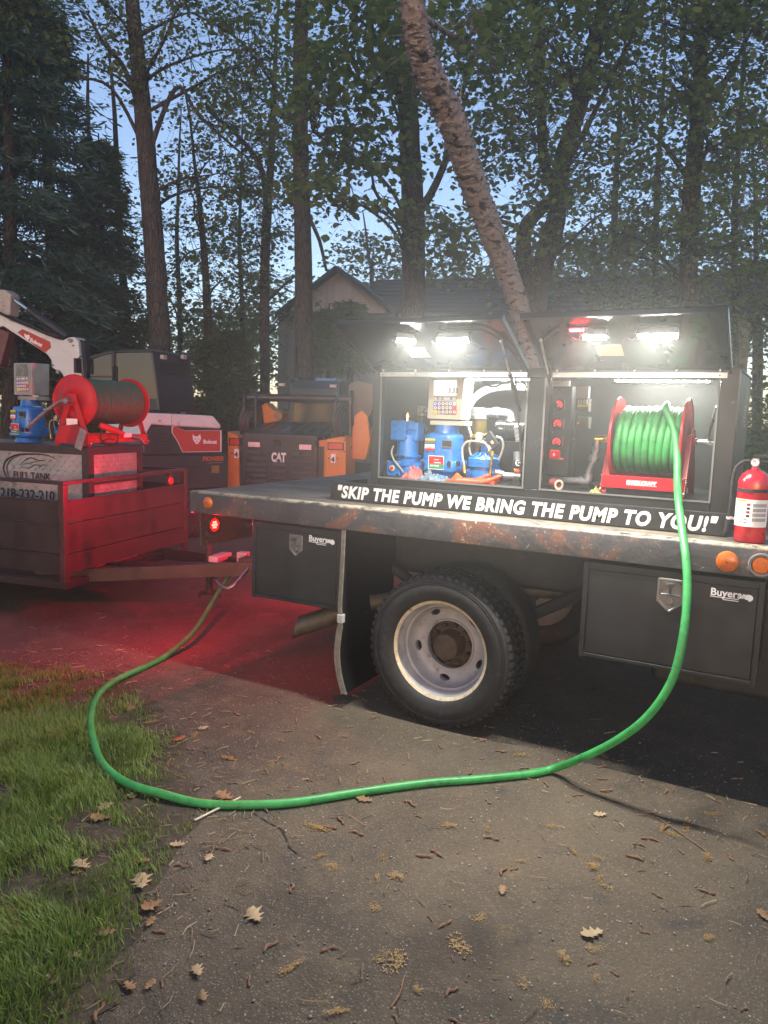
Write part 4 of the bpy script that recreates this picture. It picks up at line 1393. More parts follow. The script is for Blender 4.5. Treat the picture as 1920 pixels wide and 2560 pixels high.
# --- hanging black cable and junction plate behind, small rag heap
t = thing('hanging_cable', 'black cable drooping inside right side of the left opening', 'cable', A2(1450, 130, .3))
MB().tube(bez([A2(1445, 90, .27), A2(1452, 250, .28), A2(1462, 420, .29), A2(1478, 560, .29), A2(1495, 720, .29), A2(1500, 840, .29), A2(1515, 1000, .29)], 6), 0.006, 8).tube(bez([A2(1100, 140, .3), A2(1150, 175, .31), A2(1230, 195, .31), A2(1310, 160, .3), A2(1390, 150, .29), A2(1410, 80, .27)], 6), 0.004, 8).tube(bez([A2(1490, 120, .3), A2(1530, 150, .33), A2(1555, 190, .36), A2(1545, 250, .38)], 5), 0.004, 6).build('cable', PLAS, t)
t = thing('junction_plate', 'clear cover over wiring terminals on the back wall, upper left', 'junction box', A2(210, 360, .95))
a, b = A2(80, 355, .96), A2(350, 200, .96)
MB().box(a.x, b.x, .95, 1.005, a.z, b.z).build('cover', mat('smoky_plastic', (0.11, 0.11, 0.1), 0.2, 0, 0.2, 10), t, 0.004)
m = MB()
for i in range(8):
    q = A2(100 + i * 32, 215 + (i % 3) * 6, .94)
    m.box(q.x - 0.006, q.x + 0.006, .935, .948, q.z - 0.03, q.z + 0.012)
m.build('terminal', mat('terminal_grey', (0.3, 0.28, 0.22), 0.4, 0.3), t)
t = thing('actuator', 'stubby grey metal actuator on the back wall beside the display', 'actuator', A2(440, 440, .8))
MB().cyl(A2(380, 432, .8), A2(420, 436, .8), 0.026, n=18).box(*(lambda a, b: (a.x, b.x, .76, .84, a.z, b.z))(A2(415, 490, .8), A2(498, 392, .8))).cyl(A2(498, 440, .8), A2(545, 445, .8), 0.012).build('body', GALV, t, 0.002)
q0, q1 = A2(455, 492, .758), A2(495, 482, .758)
MB().box(q0.x, q1.x, .757, .7585, q0.z, q1.z).build('yellow_tag', mat('yellow_print', (0.6, 0.5, 0.04)), t)
MB().tube(bez([A2(470, 480, .8), A2(460, 570, .8), A2(520, 640, .8), A2(480, 720, .8), A2(470, 900, .8), A2(470, 1100, .8)], 5), 0.02, 12).build('pipe', DARKST, t)
clip = None
for i, (x, y) in enumerate(((100, 530), (40, 890), (105, 893))):
    q = A2(x, y, .96)
    t = thing('wing_nut', 'bright wing fitting on the dark back wall, ' + ('upper of three' if i == 0 else 'left one of the lower pair' if i == 1 else 'right one of the lower pair'), 'fastener', q, 0, 'bright fittings on the back wall')
    MB().sphere(q + Vector((0, .02, 0)), 0.01, 8, 6).obox(q + Vector((0, .02, 0)), Vector((0.02, 0, 0.003)), Vector((0, .004, 0)), Vector((-.001, 0, .006))).cyl(q + Vector((0, .02, 0)), q + Vector((0, .05, 0)), 0.007).build('fitting', CHROME, t)


def rag(name, label, x0, x1, y0, y1, Yr, m_, peak=0.5, cat='rag', seed=1, lump=1.0):
    """a crumpled cloth: a folded sheet with creases"""
    a, b = A2(x0, y1, Yr), A2(x1, y0, Yr)
    t = thing(name, label, cat, ((a.x + b.x) / 2, Yr, FZ))
    W_, H_ = b.x - a.x, max(0.02, b.z - FZ)
    rg = random.Random(seed)
    nx, ny = 42, 26
    ph = [rg.uniform(0, 6.28) for _ in range(8)]
    vs, fs = [], []
    for j in range(ny + 1):
        for i in range(nx + 1):
            u, v = i / nx, j / ny
            env = math.sin(PI * min(1, max(0, u))) ** 0.6 * (math.exp(-((u - peak) / 0.28) ** 2) * 0.6 + 0.4) * math.sin(PI * v) ** 0.5
            cr = 0.55 + 0.22 * math.sin(19 * u + 7 * v + ph[0]) + 0.18 * math.sin(31 * u - 13 * v + ph[1]) + 0.12 * math.sin(47 * u * v + ph[2] + 9 * v) + 0.1 * math.sin(23 * v + 40 * u + ph[3])
            z = FZ + 0.002 + H_ * env * max(0.05, cr) * lump
            vs.append((a.x + W_ * (u + 0.04 * math.sin(14 * v + ph[4])), Yr - 0.05 + 0.13 * v + 0.012 * math.sin(17 * u + ph[5]), z))
    for j in range(ny):
        for i in range(nx):
            k = j * (nx + 1) + i
            fs.append((k, k + 1, k + nx + 2, k + nx + 1))
    bm_ = MB().add(vs, fs).build('cloth', m_, t, angle=70)
    sd = bm_.modifiers.new('thick', 'SOLIDIFY')
    sd.thickness = 0.003
    return t


rag('rag', 'crumpled red rag in front of the tall blue pump', 275, 470, 1000, 1140, 0.345, mat('red_cloth', (0.42, 0.11, 0.1), 0.9, 0, 0.2, 30, 0.3, 200), 0.6, seed=3, lump=1.15)
rag('rag', 'crumpled blue-grey rag in front of the blue meter', 440, 715, 1075, 1165, 0.335, mat('blue_grey_cloth', (0.11, 0.16, 0.2), 0.9, 0, 0.2, 30, 0.3, 200), 0.35, seed=5, lump=1.15)
OGL = mat('orange_rubber_glove', (0.7, 0.075, 0.02), 0.45, 0, 0.12, 20, 0.1, 80)
Y = 0.32
g = A2(1050, 1190, Y)
glove = thing('rubber_glove', 'pair of orange rubber gloves laid flat along the cabinet floor', 'glove', (g.x, Y, FZ))


def squash(path, rad, name):
    o = MB().tube(path, rad, 12)
    for v in o.v:
        v.z = FZ + 0.001 + max(0.0, (v.z - FZ)) * 0.75
    return o.build(name, OGL, glove, angle=70)


squash(bez([(A2(730, 1180, Y).x, Y, FZ + .008), (A2(860, 1185, Y).x, Y - .01, FZ + .014), (A2(1000, 1190, Y).x, Y, FZ + .016), (A2(1150, 1200, Y).x, Y, FZ + .018), (A2(1240, 1205, Y).x, Y, FZ + .016)], 5), [0.012] * 4 + [0.024] * 12 + [0.03] * 5, 'cuff')
for k, (xx, zz) in enumerate(((1310, 0.055), (1275, 0.04), (1262, 0.02), (1145, 0.05))):
    s = 1110 if k < 3 else 1000
    squash(bez([(A2(s, 1190, Y).x, Y + .02 * (k - 1), FZ + .016), (A2((s + xx) / 2, 1170, Y).x, Y + .02 * (k - 1), FZ + .022 + zz * .3), (A2(xx, 1150, Y).x, Y + .02 * (k - 1), FZ + .018 + zz)], 5), [0.019] * 5 + [0.015, 0.0145, 0.014, 0.013, 0.011, 0.005], 'finger')
t = thing('orange_box', 'orange-red folded box lid leaning by the rubber gloves', 'box', (A2(835, 1170, .36).x, .36, FZ))
a, b, c, d = A2(755, 1172, .35), A2(835, 1085, .38), A2(915, 1165, .35), A2(840, 1185, .33)
for p in (a, c, d):
    p.z = max(p.z, FZ + .002)
MB().prism([a, b, c, d], (0, 0.012, 0.002)).build('flap', OGL, t, 0.002)

# ------------------------------------------------------------------ right compartment: gauges, breakers, pipes
Y = 0.36
t = thing('gauge_panel', 'black panel with three red-lit round gauges at left of the hose reel', 'gauge panel', (A3(180, 600, Y).x, Y, FZ))
a, b = A3(75, 880, Y), A3(305, 150, Y)
MB().box(a.x, b.x, Y, Y + 0.06, FZ + 0.07, b.z).build('panel', BLK, t, 0.003)
a, b = A3(112, 152, Y), A3(280, 105, Y)
MB().box(a.x, b.x, Y - .001, Y + 0.02, a.z, b.z).build('blank_plate', STEEL, t, 0.002)
GRED = emit('gauge_red_glow', (1.0, 0.02, 0.03), 1.2, (0.4, 0.02, 0.02))
GFACE = mat('gauge_face', (0.012, 0.01, 0.01), 0.3)
ORL = mat('orange_scale', (0.35, 0.12, 0.03), 0.5)
for (x, y) in ((188, 305), (180, 462), (172, 612)):
    q = A3(x, y, Y)
    gz = MB().lathe([(0.0, 0.004), (0.0225, 0.004), (0.024, 0.009), (0.027, 0.009), (0.0285, 0.0)], q, (0, -1, 0), 28).build('gauge', BLKG, t)
    MB().cyl(q + Vector((0, -0.0042, 0)), q + Vector((0, -0.005, 0)), 0.0215, n=26).build('dial', GFACE, gz)
    m = MB()
    for k in range(9):
        an = math.radians(-35 + k * 31)
        d = Vector((math.cos(an), 0, math.sin(an)))
        m.obox(q + Vector((0, -0.0055, 0)) + d * 0.0165, d * 0.0035, Vector((0, .0004, 0)), Vector((-d.z, 0, d.x)) * 0.0022)
    for k in range(4):
        an = math.radians(20 + k * 48)
        d = Vector((math.cos(an), 0, math.sin(an)))
        m.obox(q + Vector((0, -0.0055, 0)) + d * 0.0095, Vector((.0022, 0, 0)), Vector((0, .0004, 0)), Vector((0, 0, .0016)))
    m.obox(q + Vector((0.003, -0.0058, -0.002)), Vector((-0.005, 0, -0.006)), Vector((0, .0003, 0)), Vector((.0012, 0, -.001)))
    m.build('scale_light', GRED, gz)
    p, r = A3(x + 47, y + 38, Y), A3(x + 54, y - 40, Y)
    MB().box(p.x, r.x, Y - 0.002, Y - .0002, p.z, r.z).build('scale_bar', ORL, t)
q0, q1 = A3(112, 745, Y), A3(205, 690, Y)
MB().box(q0.x, q1.x, Y - 0.014, Y - .0002, q0.z, q1.z).build('switch', mat('red_switch', (0.4, 0.01, 0.015), 0.3), t, 0.003)
SWG = emit('switch_glow', (1.0, 0.04, 0.06), 5.0, (0.4, 0.02, 0.02))
q = A3(148, 718, Y - 0.0145)
MB().sphere(q, 0.007, 10, 6, (.7, .3, 1)).build('switch_light', SWG, t)
for (x0, x1, y) in ((120, 195, 684), (112, 228, 750)):
    p, r = A3(x0, y + 4, Y), A3(x1, y - 4, Y)
    MB().box(p.x, r.x, Y - 0.003, Y - .0002, p.z, r.z).build('scale_bar', mat('red_orange_bar', (0.5, 0.07, 0.03), 0.4), t)
pscr = MB().sphere((0, 0, 0), 0.004, 8, 5).build('screw', CHROME, t, local=True)
for i, (x, y) in enumerate(((168, 182), (230, 185), (145, 377), (138, 530), (70, 370), (62, 527), (310, 590), (260, 132))):
    p = A3(x, y, Y) - t.location
    if i == 0:
        pscr.location = p
    else:
        inst(pscr, t, p)
# breakers further in
Y = 0.62
for (y0, y1, lab, yel) in ((255, 360, 'clear covered breaker block with a yellow strip, upper of the pair', 1), (405, 500, 'clear covered breaker block with small red marks, lower of the pair', 0)):
    a, b = A3(325, y1, Y), A3(440, y0, Y)
    t = thing('breaker_block', lab, 'breaker', ((a.x + b.x) / 2, Y, a.z), 0, 'breaker blocks beside the gauges')
    MB().box(a.x, b.x, Y, Y + 0.06, a.z, b.z).build('block', mat('smoky_plastic', (0.11, 0.11, 0.1), 0.2), t, 0.003)
    p, r = A3(345, y0 + 68, Y), A3(440, y0 + 50, Y)
    if yel:
        MB().box(p.x, r.x, Y - 0.006, Y - 0.0002, p.z, r.z).build('yellow_strip', mat('yellow_print', (0.6, 0.5, 0.04)), t)
        for k in range(4):
            q = A3(355 + k * 22, y0 + 25, Y)
            MB().box(q.x - .004, q.x + .004, Y - .008, Y - .0002, q.z - .012, q.z + .012).build('lever', GREYL, t)
    else:
        p = A3(350, y0 + 52, Y)
        MB().box(p.x - .004, p.x + .004, Y - .004, Y - .0002, p.z - .005, p.z + .005).build('yellow_strip', mat('yellow_print', (0.6, 0.5, 0.04)), t)
        for k in range(5):
            q = A3(372 + k * 13, y0 + 68, Y)
            MB().box(q.x - .002, q.x + .002, Y - .002, Y - .0002, q.z - .0012, q.z + .0012).build('mark', REDREF, t)
a, b = A3(320, 250, .66), A3(440, 150, .66)
t = thing('metal_cover', 'bright sheet metal cover above the breaker blocks', 'cover', ((a.x + b.x) / 2, .66, a.z))
MB().box(a.x, b.x, .66, .70, a.z, b.z).build('sheet', mat('bright_sheet', (0.5, 0.5, 0.5), 0.35, 0.6, 0.1, 10), t, 0.002)
# pipe to the reel
Y = 0.50
t = thing('feed_pipe', 'grey threaded feed pipe rising from the cabinet floor to the hose reel', 'pipe', A3(250, 935, Y))
MB().tube([A3(40, 928, Y), A3(370, 938, Y)], 0.0185, 16).tube([A3(425, 890, Y), A3(470, 770, Y)], 0.0165, 16).build('pipe', GALV, t)
m = MB().tube(bez([A3(365, 938, Y), A3(410, 938, Y), A3(430, 920, Y), A3(432, 880, Y)], 5), 0.024, 16)
m.build('elbow', GALV, t)
m = MB()
m.cyl(A3(468, 785, Y), A3(476, 755, Y), 0.023, n=16).cyl(A3(474, 765, Y), A3(486, 728, Y), 0.0275, n=8).cyl(A3(484, 735, Y), A3(496, 690, Y), 0.019, n=16).cyl(A3(494, 695, Y), A3(502, 655, Y), 0.0225, n=8).cyl(A3(500, 660, Y), A3(512, 618, Y), 0.017, n=16)
m.build('union', GALV, t)
MB().cyl(A3(490, 593, Y), A3(590, 590, Y + 0.01), 0.017, n=16).cyl(A3(505, 630, Y), A3(512, 595, Y), 0.017, n=14).cyl(A3(560, 591, Y), A3(598, 589, Y), 0.021, n=8).build('swivel', BRASS, t)
a = A3(400, 1000, Y)
MB().box(a.x - .012, a.x + .03, Y - .02, Y + .03, FZ + .001, a.z + 0.02).build('pipe_foot', BLK, t)
# tape roll and yellow cloth
q = A3(160, 985, 0.32)
t = thing('tape_roll', 'red and white roll of tape lying inside the right opening', 'tape roll', (q.x, .32, FZ))
MB().lathe([(0.017, -0.028), (0.027, -0.028), (0.027, 0.022), (0.017, 0.022)], (q.x, .33, FZ + .0285), (0.75, -0.6, 0), 28, True).build('roll', mat('red_cloth', (0.42, 0.11, 0.1)), t)
MB().lathe([(0.016, 0.0223), (0.0265, 0.0223), (0.0265, 0.0255), (0.016, 0.0255)], (q.x, .33, FZ + .0285), (0.75, -0.6, 0), 28, True).build('roll_side', mat('ivory_block', (0.5, 0.48, 0.36)), t)
rx0, rx1 = A3(455, 1000, .34), A3(545, 1000, .34)
_A2 = A2
A2 = lambda x, y, Y: A3(x, y, Y)
rag('rag', 'small yellow cloth at the foot of the hose reel', 452, 548, 985, 1040, 0.34, mat('yellow_cloth', (0.5, 0.45, 0.13), 0.9, 0, 0.15, 30, 0.2, 100), 0.4, seed=9)
A2 = _A2

# ------------------------------------------------------------------ fire extinguisher standing on the deck
EY = 0.14
ex, ez = 0.762, 1.1175
t = thing('fire_extinguisher', 'red fire extinguisher with a white instruction label standing on the deck', 'fire extinguisher', (ex, EY, ez))
EXR = mat('extinguisher_red', (0.55, 0.008, 0.02), 0.25, 0, 0.08, 6, coat=0.5)
er = 0.0625
MB().lathe([(er - 0.004, 0.0), (er, 0.004), (er, 0.245), (er * .97, 0.262), (er * .8, 0.285), (er * .5, 0.30), (0.016, 0.306), (0.014, 0.318), (0.0, 0.319)], (ex, EY, ez), (0, 0, 1), 40).build('cylinder', EXR, t, angle=50)
lab = MB()
N = 20
vs, fs = [], []
for k in range(N + 1):
    a = math.radians(-168 + 150 * k / N)
    for r in (er + 0.0008, er + 0.0014):
        vs += [(ex + r * math.cos(a), EY + r * math.sin(a), ez + 0.068), (ex + r * math.cos(a), EY + r * math.sin(a), ez + 0.182)]
for k in range(N):
    q = k * 4
    fs += [(q, q + 4, q + 5, q + 1), (q + 2, q + 3, q + 7, q + 6), (q + 1, q + 5, q + 7, q + 3), (q, q + 2, q + 6, q + 4)]
fs += [(0, 1, 3, 2), (N * 4, N * 4 + 2, N * 4 + 3, N * 4 + 1)]
lb = MB().add(vs, fs).build('label', WHITEP, t)


def arcp(a0, a1, z0, z1, m_, nm, par, r=er + 0.002):
    v, f = [], []
    n = max(1, int(abs(a1 - a0) / 8))
    for k in range(n + 1):
        a = math.radians(a0 + (a1 - a0) * k / n)
        v += [(ex + r * math.cos(a), EY + r * math.sin(a), ez + z0), (ex + r * math.cos(a), EY + r * math.sin(a), ez + z1)]
    for k in range(n):
        f.append((2 * k, 2 * k + 2, 2 * k + 3, 2 * k + 1))
    return MB().add(v, f).build(nm, m_, par)


arcp(-160, -105, 0.172, 0.180, mat('yellow_print', (0.6, 0.5, 0.04)), 'yellow_header', lb)
GRYB = mat('grey_print', (0.35, 0.35, 0.36), 0.5)
for i in range(7):
    arcp(-158 + (i % 2) * 4, -115, 0.160 - i * 0.008, 0.1625 - i * 0.008, BLACKP if i % 2 else GRYB, 'print_line', lb)
for i in range(4):
    arcp(-106, -94, 0.156 - i * 0.016, 0.166 - i * 0.016, REDREF if i % 2 == 0 else BLACKP, 'pictogram', lb)
    arcp(-84, -30, 0.152 - i * 0.02, 0.166 - i * 0.02, GRYB, 'print_line', lb)
for i in range(3):
    arcp(-150 + i * 18, -138 + i * 18, 0.084, 0.099, BLACKP, 'pictogram', lb)
    arcp(-148 + i * 18, -140 + i * 18, 0.087, 0.096, WHITEP, 'pictogram', lb, er + .0024)
MB().lathe([(er + 0.0005, 0.212), (er + 0.003, 0.212), (er + 0.003, 0.226), (er + 0.0005, 0.226)], (ex, EY, ez), (0, 0, 1), 40, True).build('strap', BLKR, t)
MB().cyl((ex, EY, ez + .317), (ex, EY, ez + .35), 0.013, n=14).box(ex - 0.012, ex + 0.012, EY - 0.02, EY + 0.02, ez + .33, ez + .352).build('valve', STEEL, t, 0.002)
gq = Vector((ex - 0.002, EY - 0.02, ez + .336))
ga = MB().cyl(gq, gq + Vector((0, -0.012, 0)), 0.017, n=20).build('gauge', STEEL, t)
MB().cyl(gq + Vector((0, -0.0122, 0)), gq + Vector((0, -0.013, 0)), 0.0135, n=20).build('gauge_face', WHITEP, ga)
MB().box(gq.x - 0.001, gq.x + 0.001, gq.y - .0138, gq.y - .0131, gq.z - .002, gq.z + .011).box(gq.x - 0.008, gq.x - 0.003, gq.y - .0138, gq.y - .0131, gq.z + .003, gq.z + .009).build('needle', REDREF, ga)
MB().prism([(ex - .01, EY - .009, ez + .352), (ex + .02, EY - .009, ez + .356), (ex + .10, EY - .009, ez + .375), (ex + .10, EY - .009, ez + .381), (ex - .01, EY - .009, ez + .366)], (0, .018, 0)).build('handle', BLKG, t, 0.002)
MB().prism([(ex + .012, EY - .008, ez + .335), (ex + .09, EY - .008, ez + .335), (ex + .09, EY - .008, ez + .341), (ex + .012, EY - .008, ez + .345)], (0, .016, 0)).build('carry_grip', BLKG, t, 0.002)
MB().tube(bez([(ex - .012, EY, ez + .338), (ex - .04, EY, ez + .338), (ex - .07, EY - .01, ez + .315), (ex - .082, EY - .01, ez + .26), (ex - .082, EY - .01, ez + .18), (ex - .084, EY - .01, ez + .1)], 6), 0.0085, 10).cyl((ex - .084, EY - .01, ez + .1), (ex - .09, EY - .01, ez + .03), 0.011, 0.0125, 12).build('hose', BLKR, t)
MB().cyl((ex - .083, EY - .01, ez + .088), (ex - .084, EY - .01, ez + .1), 0.0125, n=12).box(ex - .09, ex - .06, EY - .015, EY - .003, ez + .088, ez + .096).build('clip', GREYL, t)
# ------------------------------------------------------------------ the green hose: reel, over the deck, loop on the ground, to the trailer hitch
hose_pts = [(0.335, 0.50, 1.50 + 0.185), (0.345, 0.44, 1.69), (0.352, 0.385, 1.665), (0.40, 0.355, 1.56), (0.425, 0.315, 1.45), (0.445, 0.24, 1.335)]
hose_pts += [tuple(atY(1697, 1262, 0.14)), tuple(atY(1708, 1345, 0.02)), tuple(atY(1715, 1400, -0.05)), tuple(atY(1718, 1480, -0.12)), tuple(atY(1708, 1590, -0.20)), tuple(atY(1680, 1700, -0.235)), tuple(atY(1620, 1790, -0.25)), tuple(atY(1540, 1852, -0.235)), tuple(atY(1450, 1897, -0.21)), tuple(atZ(1385, 1921, 0.03))]
for (px, py) in ((1320, 1935), (1190, 1948), (1060, 1958), (900, 1980), (740, 2005), (620, 2012), (500, 2008), (400, 1990), (320, 1965), (260, 1920), (235, 1860), (228, 1800), (245, 1745), (290, 1705)):
    p = atZ(px, py, 0.018)
    hose_pts.append((p.x, p.y, 0.018 + (0.012 if px < 420 else 0)))
hose_pts += [tuple(atZ(368, 1664, 0.022)), tuple(atZ(422, 1634, 0.032)), tuple(atZ(490, 1572, 0.12)), tuple(atZ(548, 1478, 0.27)), tuple(atZ(585, 1424, 0.38)), tuple(atZ(608, 1403, 0.44)), tuple(atZ(625, 1402, 0.44))]
hose = MB().tube(bez(hose_pts, 10), 0.0172, 14).build('fuel_hose', GREEN, None, angle=80)
tag(hose, 'long green rubber hose looping from the cabinet reel across driveway and grass', 'hose')
# ------------------------------------------------------------------ trailer behind the truck
TN = Vector((-3.63, 0.20, 0.0))
TA = Vector((-0.188, 0.982, 0)).normalized()
TB = Vector((-0.982, -0.188, 0)).normalized()
TRZ = math.atan2(TA.y, TA.x)
TRP = mat('red_lit_trailer_paint', (0.04, 0.016, 0.017), 0.34, 0, 0.4, 7, 0.1, 45, (0.085, 0.04, 0.03), 0.14, coat=0.15)  # black paint tinted red for the tail lamp's light on the front
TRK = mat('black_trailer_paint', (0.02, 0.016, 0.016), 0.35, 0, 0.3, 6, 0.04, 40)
trailer = thing('utility_trailer', 'dark panelled utility trailer hitched behind the truck, lit red by its tail lamp', 'trailer', TN, TRZ)
TW, TL_ = 1.60, 2.9
courses = [(0.385, 0.535), (0.535, 0.755), (0.755, 0.925)]


def cor(z0, z1):
    """a pressed wall board: flat with a rolled step on its upper edge"""
    return [(0.0, z0 + 0.004), (0.012, z0 + 0.004), (0.012, z1 - 0.016), (0.02, z1 - 0.012), (0.02, z1 - 0.002), (0.0, z1 - 0.002)]


for z0, z1 in courses:
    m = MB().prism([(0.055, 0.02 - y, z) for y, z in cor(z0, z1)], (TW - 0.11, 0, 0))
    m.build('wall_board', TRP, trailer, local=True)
    m = MB().prism([(0.02 - y, 0.055, z) for y, z in cor(z0, z1)], (0, TL_ - 0.11, 0))
    m.build('wall_board', TRK, trailer, local=True)
    m = MB().prism([(TW - 0.02 + y, 0.055, z) for y, z in cor(z0, z1)], (0, TL_ - 0.11, 0))
    m.build('wall_board', TRK, trailer, local=True)
for x in (0, TW - 0.05):
    for y in (0, TL_ / 2, TL_ - 0.05):
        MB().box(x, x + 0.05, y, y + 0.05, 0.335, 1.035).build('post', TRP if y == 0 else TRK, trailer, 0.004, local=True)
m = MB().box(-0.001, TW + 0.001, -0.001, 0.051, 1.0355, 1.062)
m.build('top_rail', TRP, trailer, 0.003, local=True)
for x in (0, TW - 0.05):
    MB().box(x - 0.001, x + 0.051, 0.0515, TL_, 1.0355, 1.062).build('top_rail', TRK, trailer, 0.003, local=True)
m = MB().box(0.0, TW, 0.0, 0.06, 0.28, 0.3345).box(0, 0.06, 0.0605, TL_, 0.28, 0.3345).box(TW - 0.06, TW, 0.0605, TL_, 0.28, 0.3345).box(0.06, TW - 0.06, TL_ - 0.06, TL_, 0.28, 0.3345)
m.build('floor_frame', TRK, trailer, 0.003, local=True)
FLB = mat('trailer_floor_board', (0.09, 0.06, 0.035), 0.8, 0, 0.3, 6, 0.2, 40)
for i in range(9):
    w = (TW - 0.12) / 9
    MB().box(0.06 + i * w + 0.003, 0.06 + (i + 1) * w - 0.003, 0.06, TL_ - 0.06, 0.305, 0.332).build('floor_board', FLB, trailer, local=True)
for x in (-0.11, TW + 0.11):
    w = MB().lathe([(0.17, -0.08), (0.25, -0.1), (0.3, -0.09), (0.315, -0.06), (0.315, 0.06), (0.3, 0.09), (0.25, 0.1), (0.17, 0.08)], (x, 1.75, 0.315), (1, 0, 0), 36, True).build('wheel', BLKR, trailer, local=True)
    MB().lathe([(0.0, -0.03), (0.1, -0.04), (0.17, -0.08), (0.17, 0.08), (0.1, 0.0), (0.0, 0.0)], (x, 1.75, 0.315), (1, 0, 0), 28).build('rim', RIMM, w, local=True)
MB().beam((-0.1, 1.75, 0.315), (TW + 0.1, 1.75, 0.315), 0.06, 0.06).beam((0.03, 1.75, 0.34), (0.03, 1.75, 0.30), 0.1, 0.3, (1, 0, 0)).build('axle', DARKST, trailer, local=True)
HITCH = (Vector((-2.52, 1.09, 0)) - TN)
hx_, hy_ = HITCH.dot(TA), HITCH.dot(TB)
for x in (0.16, TW - 0.16):
    MB().beam((x, 0.4, 0.335 - 0.03), (hx_ + (x - hx_) * 0.06, hy_ + 0.05, 0.43), 0.05, 0.10).build('tongue_beam', TRK, trailer, 0.003, local=True)
MB().beam((hx_, 0.3, 0.30), (hx_, hy_ + 0.06, 0.43), 0.07, 0.07).build('tongue_beam', TRK, trailer, 0.003, local=True)
MB().box(hx_ - 0.06, hx_ + 0.06, hy_ - 0.06, hy_ + 0.2, 0.43, 0.50).sphere((hx_, hy_ - 0.04, 0.5), 0.055).build('coupler', DARKST, trailer, 0.004, local=True)
MB().cyl((hx_ + 0.12, hy_ + 0.55, 0.16), (hx_ + 0.12, hy_ + 0.55, 0.72), 0.028, n=14).cyl((hx_ + .12, hy_ + .55, .13), (hx_ + .12, hy_ + .55, .16), 0.09, n=16).build('jack', DARKST, trailer, local=True)
MB().box(hx_ + 0.02, hx_ + 0.24, hy_ + 0.42, hy_ + 0.50, 0.43, 0.475).box(hx_ + .10, hx_ + .17, hy_ + .22, hy_ + .30, .43, .51).build('chain_tray', mat('pale_metal', (0.45, 0.42, 0.4), 0.4, 0.5), trailer, 0.003, local=True)
m = MB()
pts = bez([(hx_ - 0.05, hy_ + 0.1, 0.45), (hx_ - 0.2, hy_ + 0.2, 0.3), (hx_ - 0.1, hy_ + 0.4, 0.36), (hx_ + 0.05, hy_ + 0.5, 0.42)], 6)
m.tube(pts, 0.012, 8)
m.build('safety_chain', STEEL, trailer, local=True)
MB().lathe([(0, .012), (.03, .01), (.035, 0)], (TW - 0.28, -0.006, 0.97), (0, -1, 0), 20).build('marker_light', REDREF, trailer, local=True)
MB().box(TW - 0.30, TW - 0.26, -0.004, 0.03, 0.93, 1.034).build('light_bracket', TRP, trailer, local=True)

# --- diamond plate fuel tank in the trailer
TX0, TX1, TY0, TY1, TZ0, TZ1 = 0.43, 1.11, 0.13, 2.35, 0.336, 1.285
DPL = mat('diamond_plate', (0.42, 0.40, 0.39), 0.36, 0.75, 0.15, 7, 0.05, 60, (0.2, 0.18, 0.17), 0.12)
tank = thing('fuel_tank', 'box-shaped diamond plate fuel tank with black frame standing in the trailer', 'fuel tank', TN + TA * 0.77 + TB * 1.2 + Vector((0, 0, TZ0)), TRZ)
TMAT = Matrix.Translation(TN) @ Matrix.Rotation(TRZ, 4, 'Z')


def tl(mb):
    return mb.xf(TMAT)


tl(MB().box(TX0 + 0.012, TX1 - 0.012, TY0 + 0.012, TY1 - 0.012, TZ0 + 0.002, TZ1 - 0.012)).build('shell', DPL, tank)
fw = 0.062
m = MB()
for x in (TX0, TX1 - fw):
    for y in (TY0, TY1 - fw):
        m.box(x, x + fw, y, y + fw, TZ0 + 0.001, TZ1 - fw)
m.box(TX0, TX1, TY0, TY0 + fw, TZ1 - fw, TZ1).box(TX0, TX1, TY1 - fw, TY1, TZ1 - fw, TZ1)
m.box(TX0, TX0 + fw, TY0 + fw, TY1 - fw, TZ1 - fw, TZ1 - 0.0005).box(TX1 - fw, TX1, TY0 + fw, TY1 - fw, TZ1 - fw, TZ1 - 0.0005)
tl(m).build('frame', TRK, tank, 0.004)
tl(MB().box(TX0 + fw, TX1 - fw, TY0 + 0.004, TY0 + 0.03, 0.99, 1.012)).build('cross_bar', TRK, tank, 0.002)
tl(MB().box(TX0 + 0.08, TX1 - .08, TY0 + .09, TY1 - .09, TZ1 - .0119, TZ1 - .006)).build('top_plate', DPL, tank)


def lozenges(org, ux, uz, w, h, nrm, par, sp=0.036):
    """raised tread marks, alternating direction, one joined relief"""
    V, F = [], []
    ni, nj = int(w / sp), int(h / sp)
    for i in range(ni):
        for j in range(nj):
            c = org + ux * ((i + 0.5) * sp) + uz * ((j + 0.5) * sp)
            s = 1 if (i + j) % 2 else -1
            a = (ux * 0.7 + uz * 0.7 * s) * (sp * 0.52)
            b = (uz * 0.7 - ux * 0.7 * s) * (sp * 0.14)
            o = len(V)
            V += [c - a, c - b, c + a, c + b, c + nrm * 0.0035 - a * .3, c + nrm * 0.0035 + a * .3]
            F += [(o, o + 1, o + 4, o + 4), (o + 1, o + 2, o + 5, o + 4), (o + 2, o + 3, o + 5, o + 5), (o + 3, o, o + 4, o + 5)]
    mb = MB()
    mb.v = [Vector(v) for v in V]
    mb.f = [tuple(dict.fromkeys(f)) for f in F]
    o = mb.build('tread_pattern', DPL, par)
    o['kind'] = 'stuff'
    return o


def tp_(x, y, z):
    return TMAT @ Vector((x, y, z))


up = Vector((0, 0, 1))
lozenges(tp_(TX0 + 0.0118, TY0 + fw, TZ0 + 0.45), TB, up, 1.5, TZ1 - fw - TZ0 - .45, -TA, tank)
lozenges(tp_(TX0 + fw, TY0 + 0.0118, TZ0 + 0.45), TA, up, TX1 - TX0 - 2 * fw, TZ1 - fw - TZ0 - .45, -TB, tank)
# lettering and emblem on the near side
r7 = zf(0, 900, 480 / 1659)
SP = tp_(TX0 + 0.0075, 0, 0)


def side(x, y):
    return hit(*r7(x, y), SP, TA)


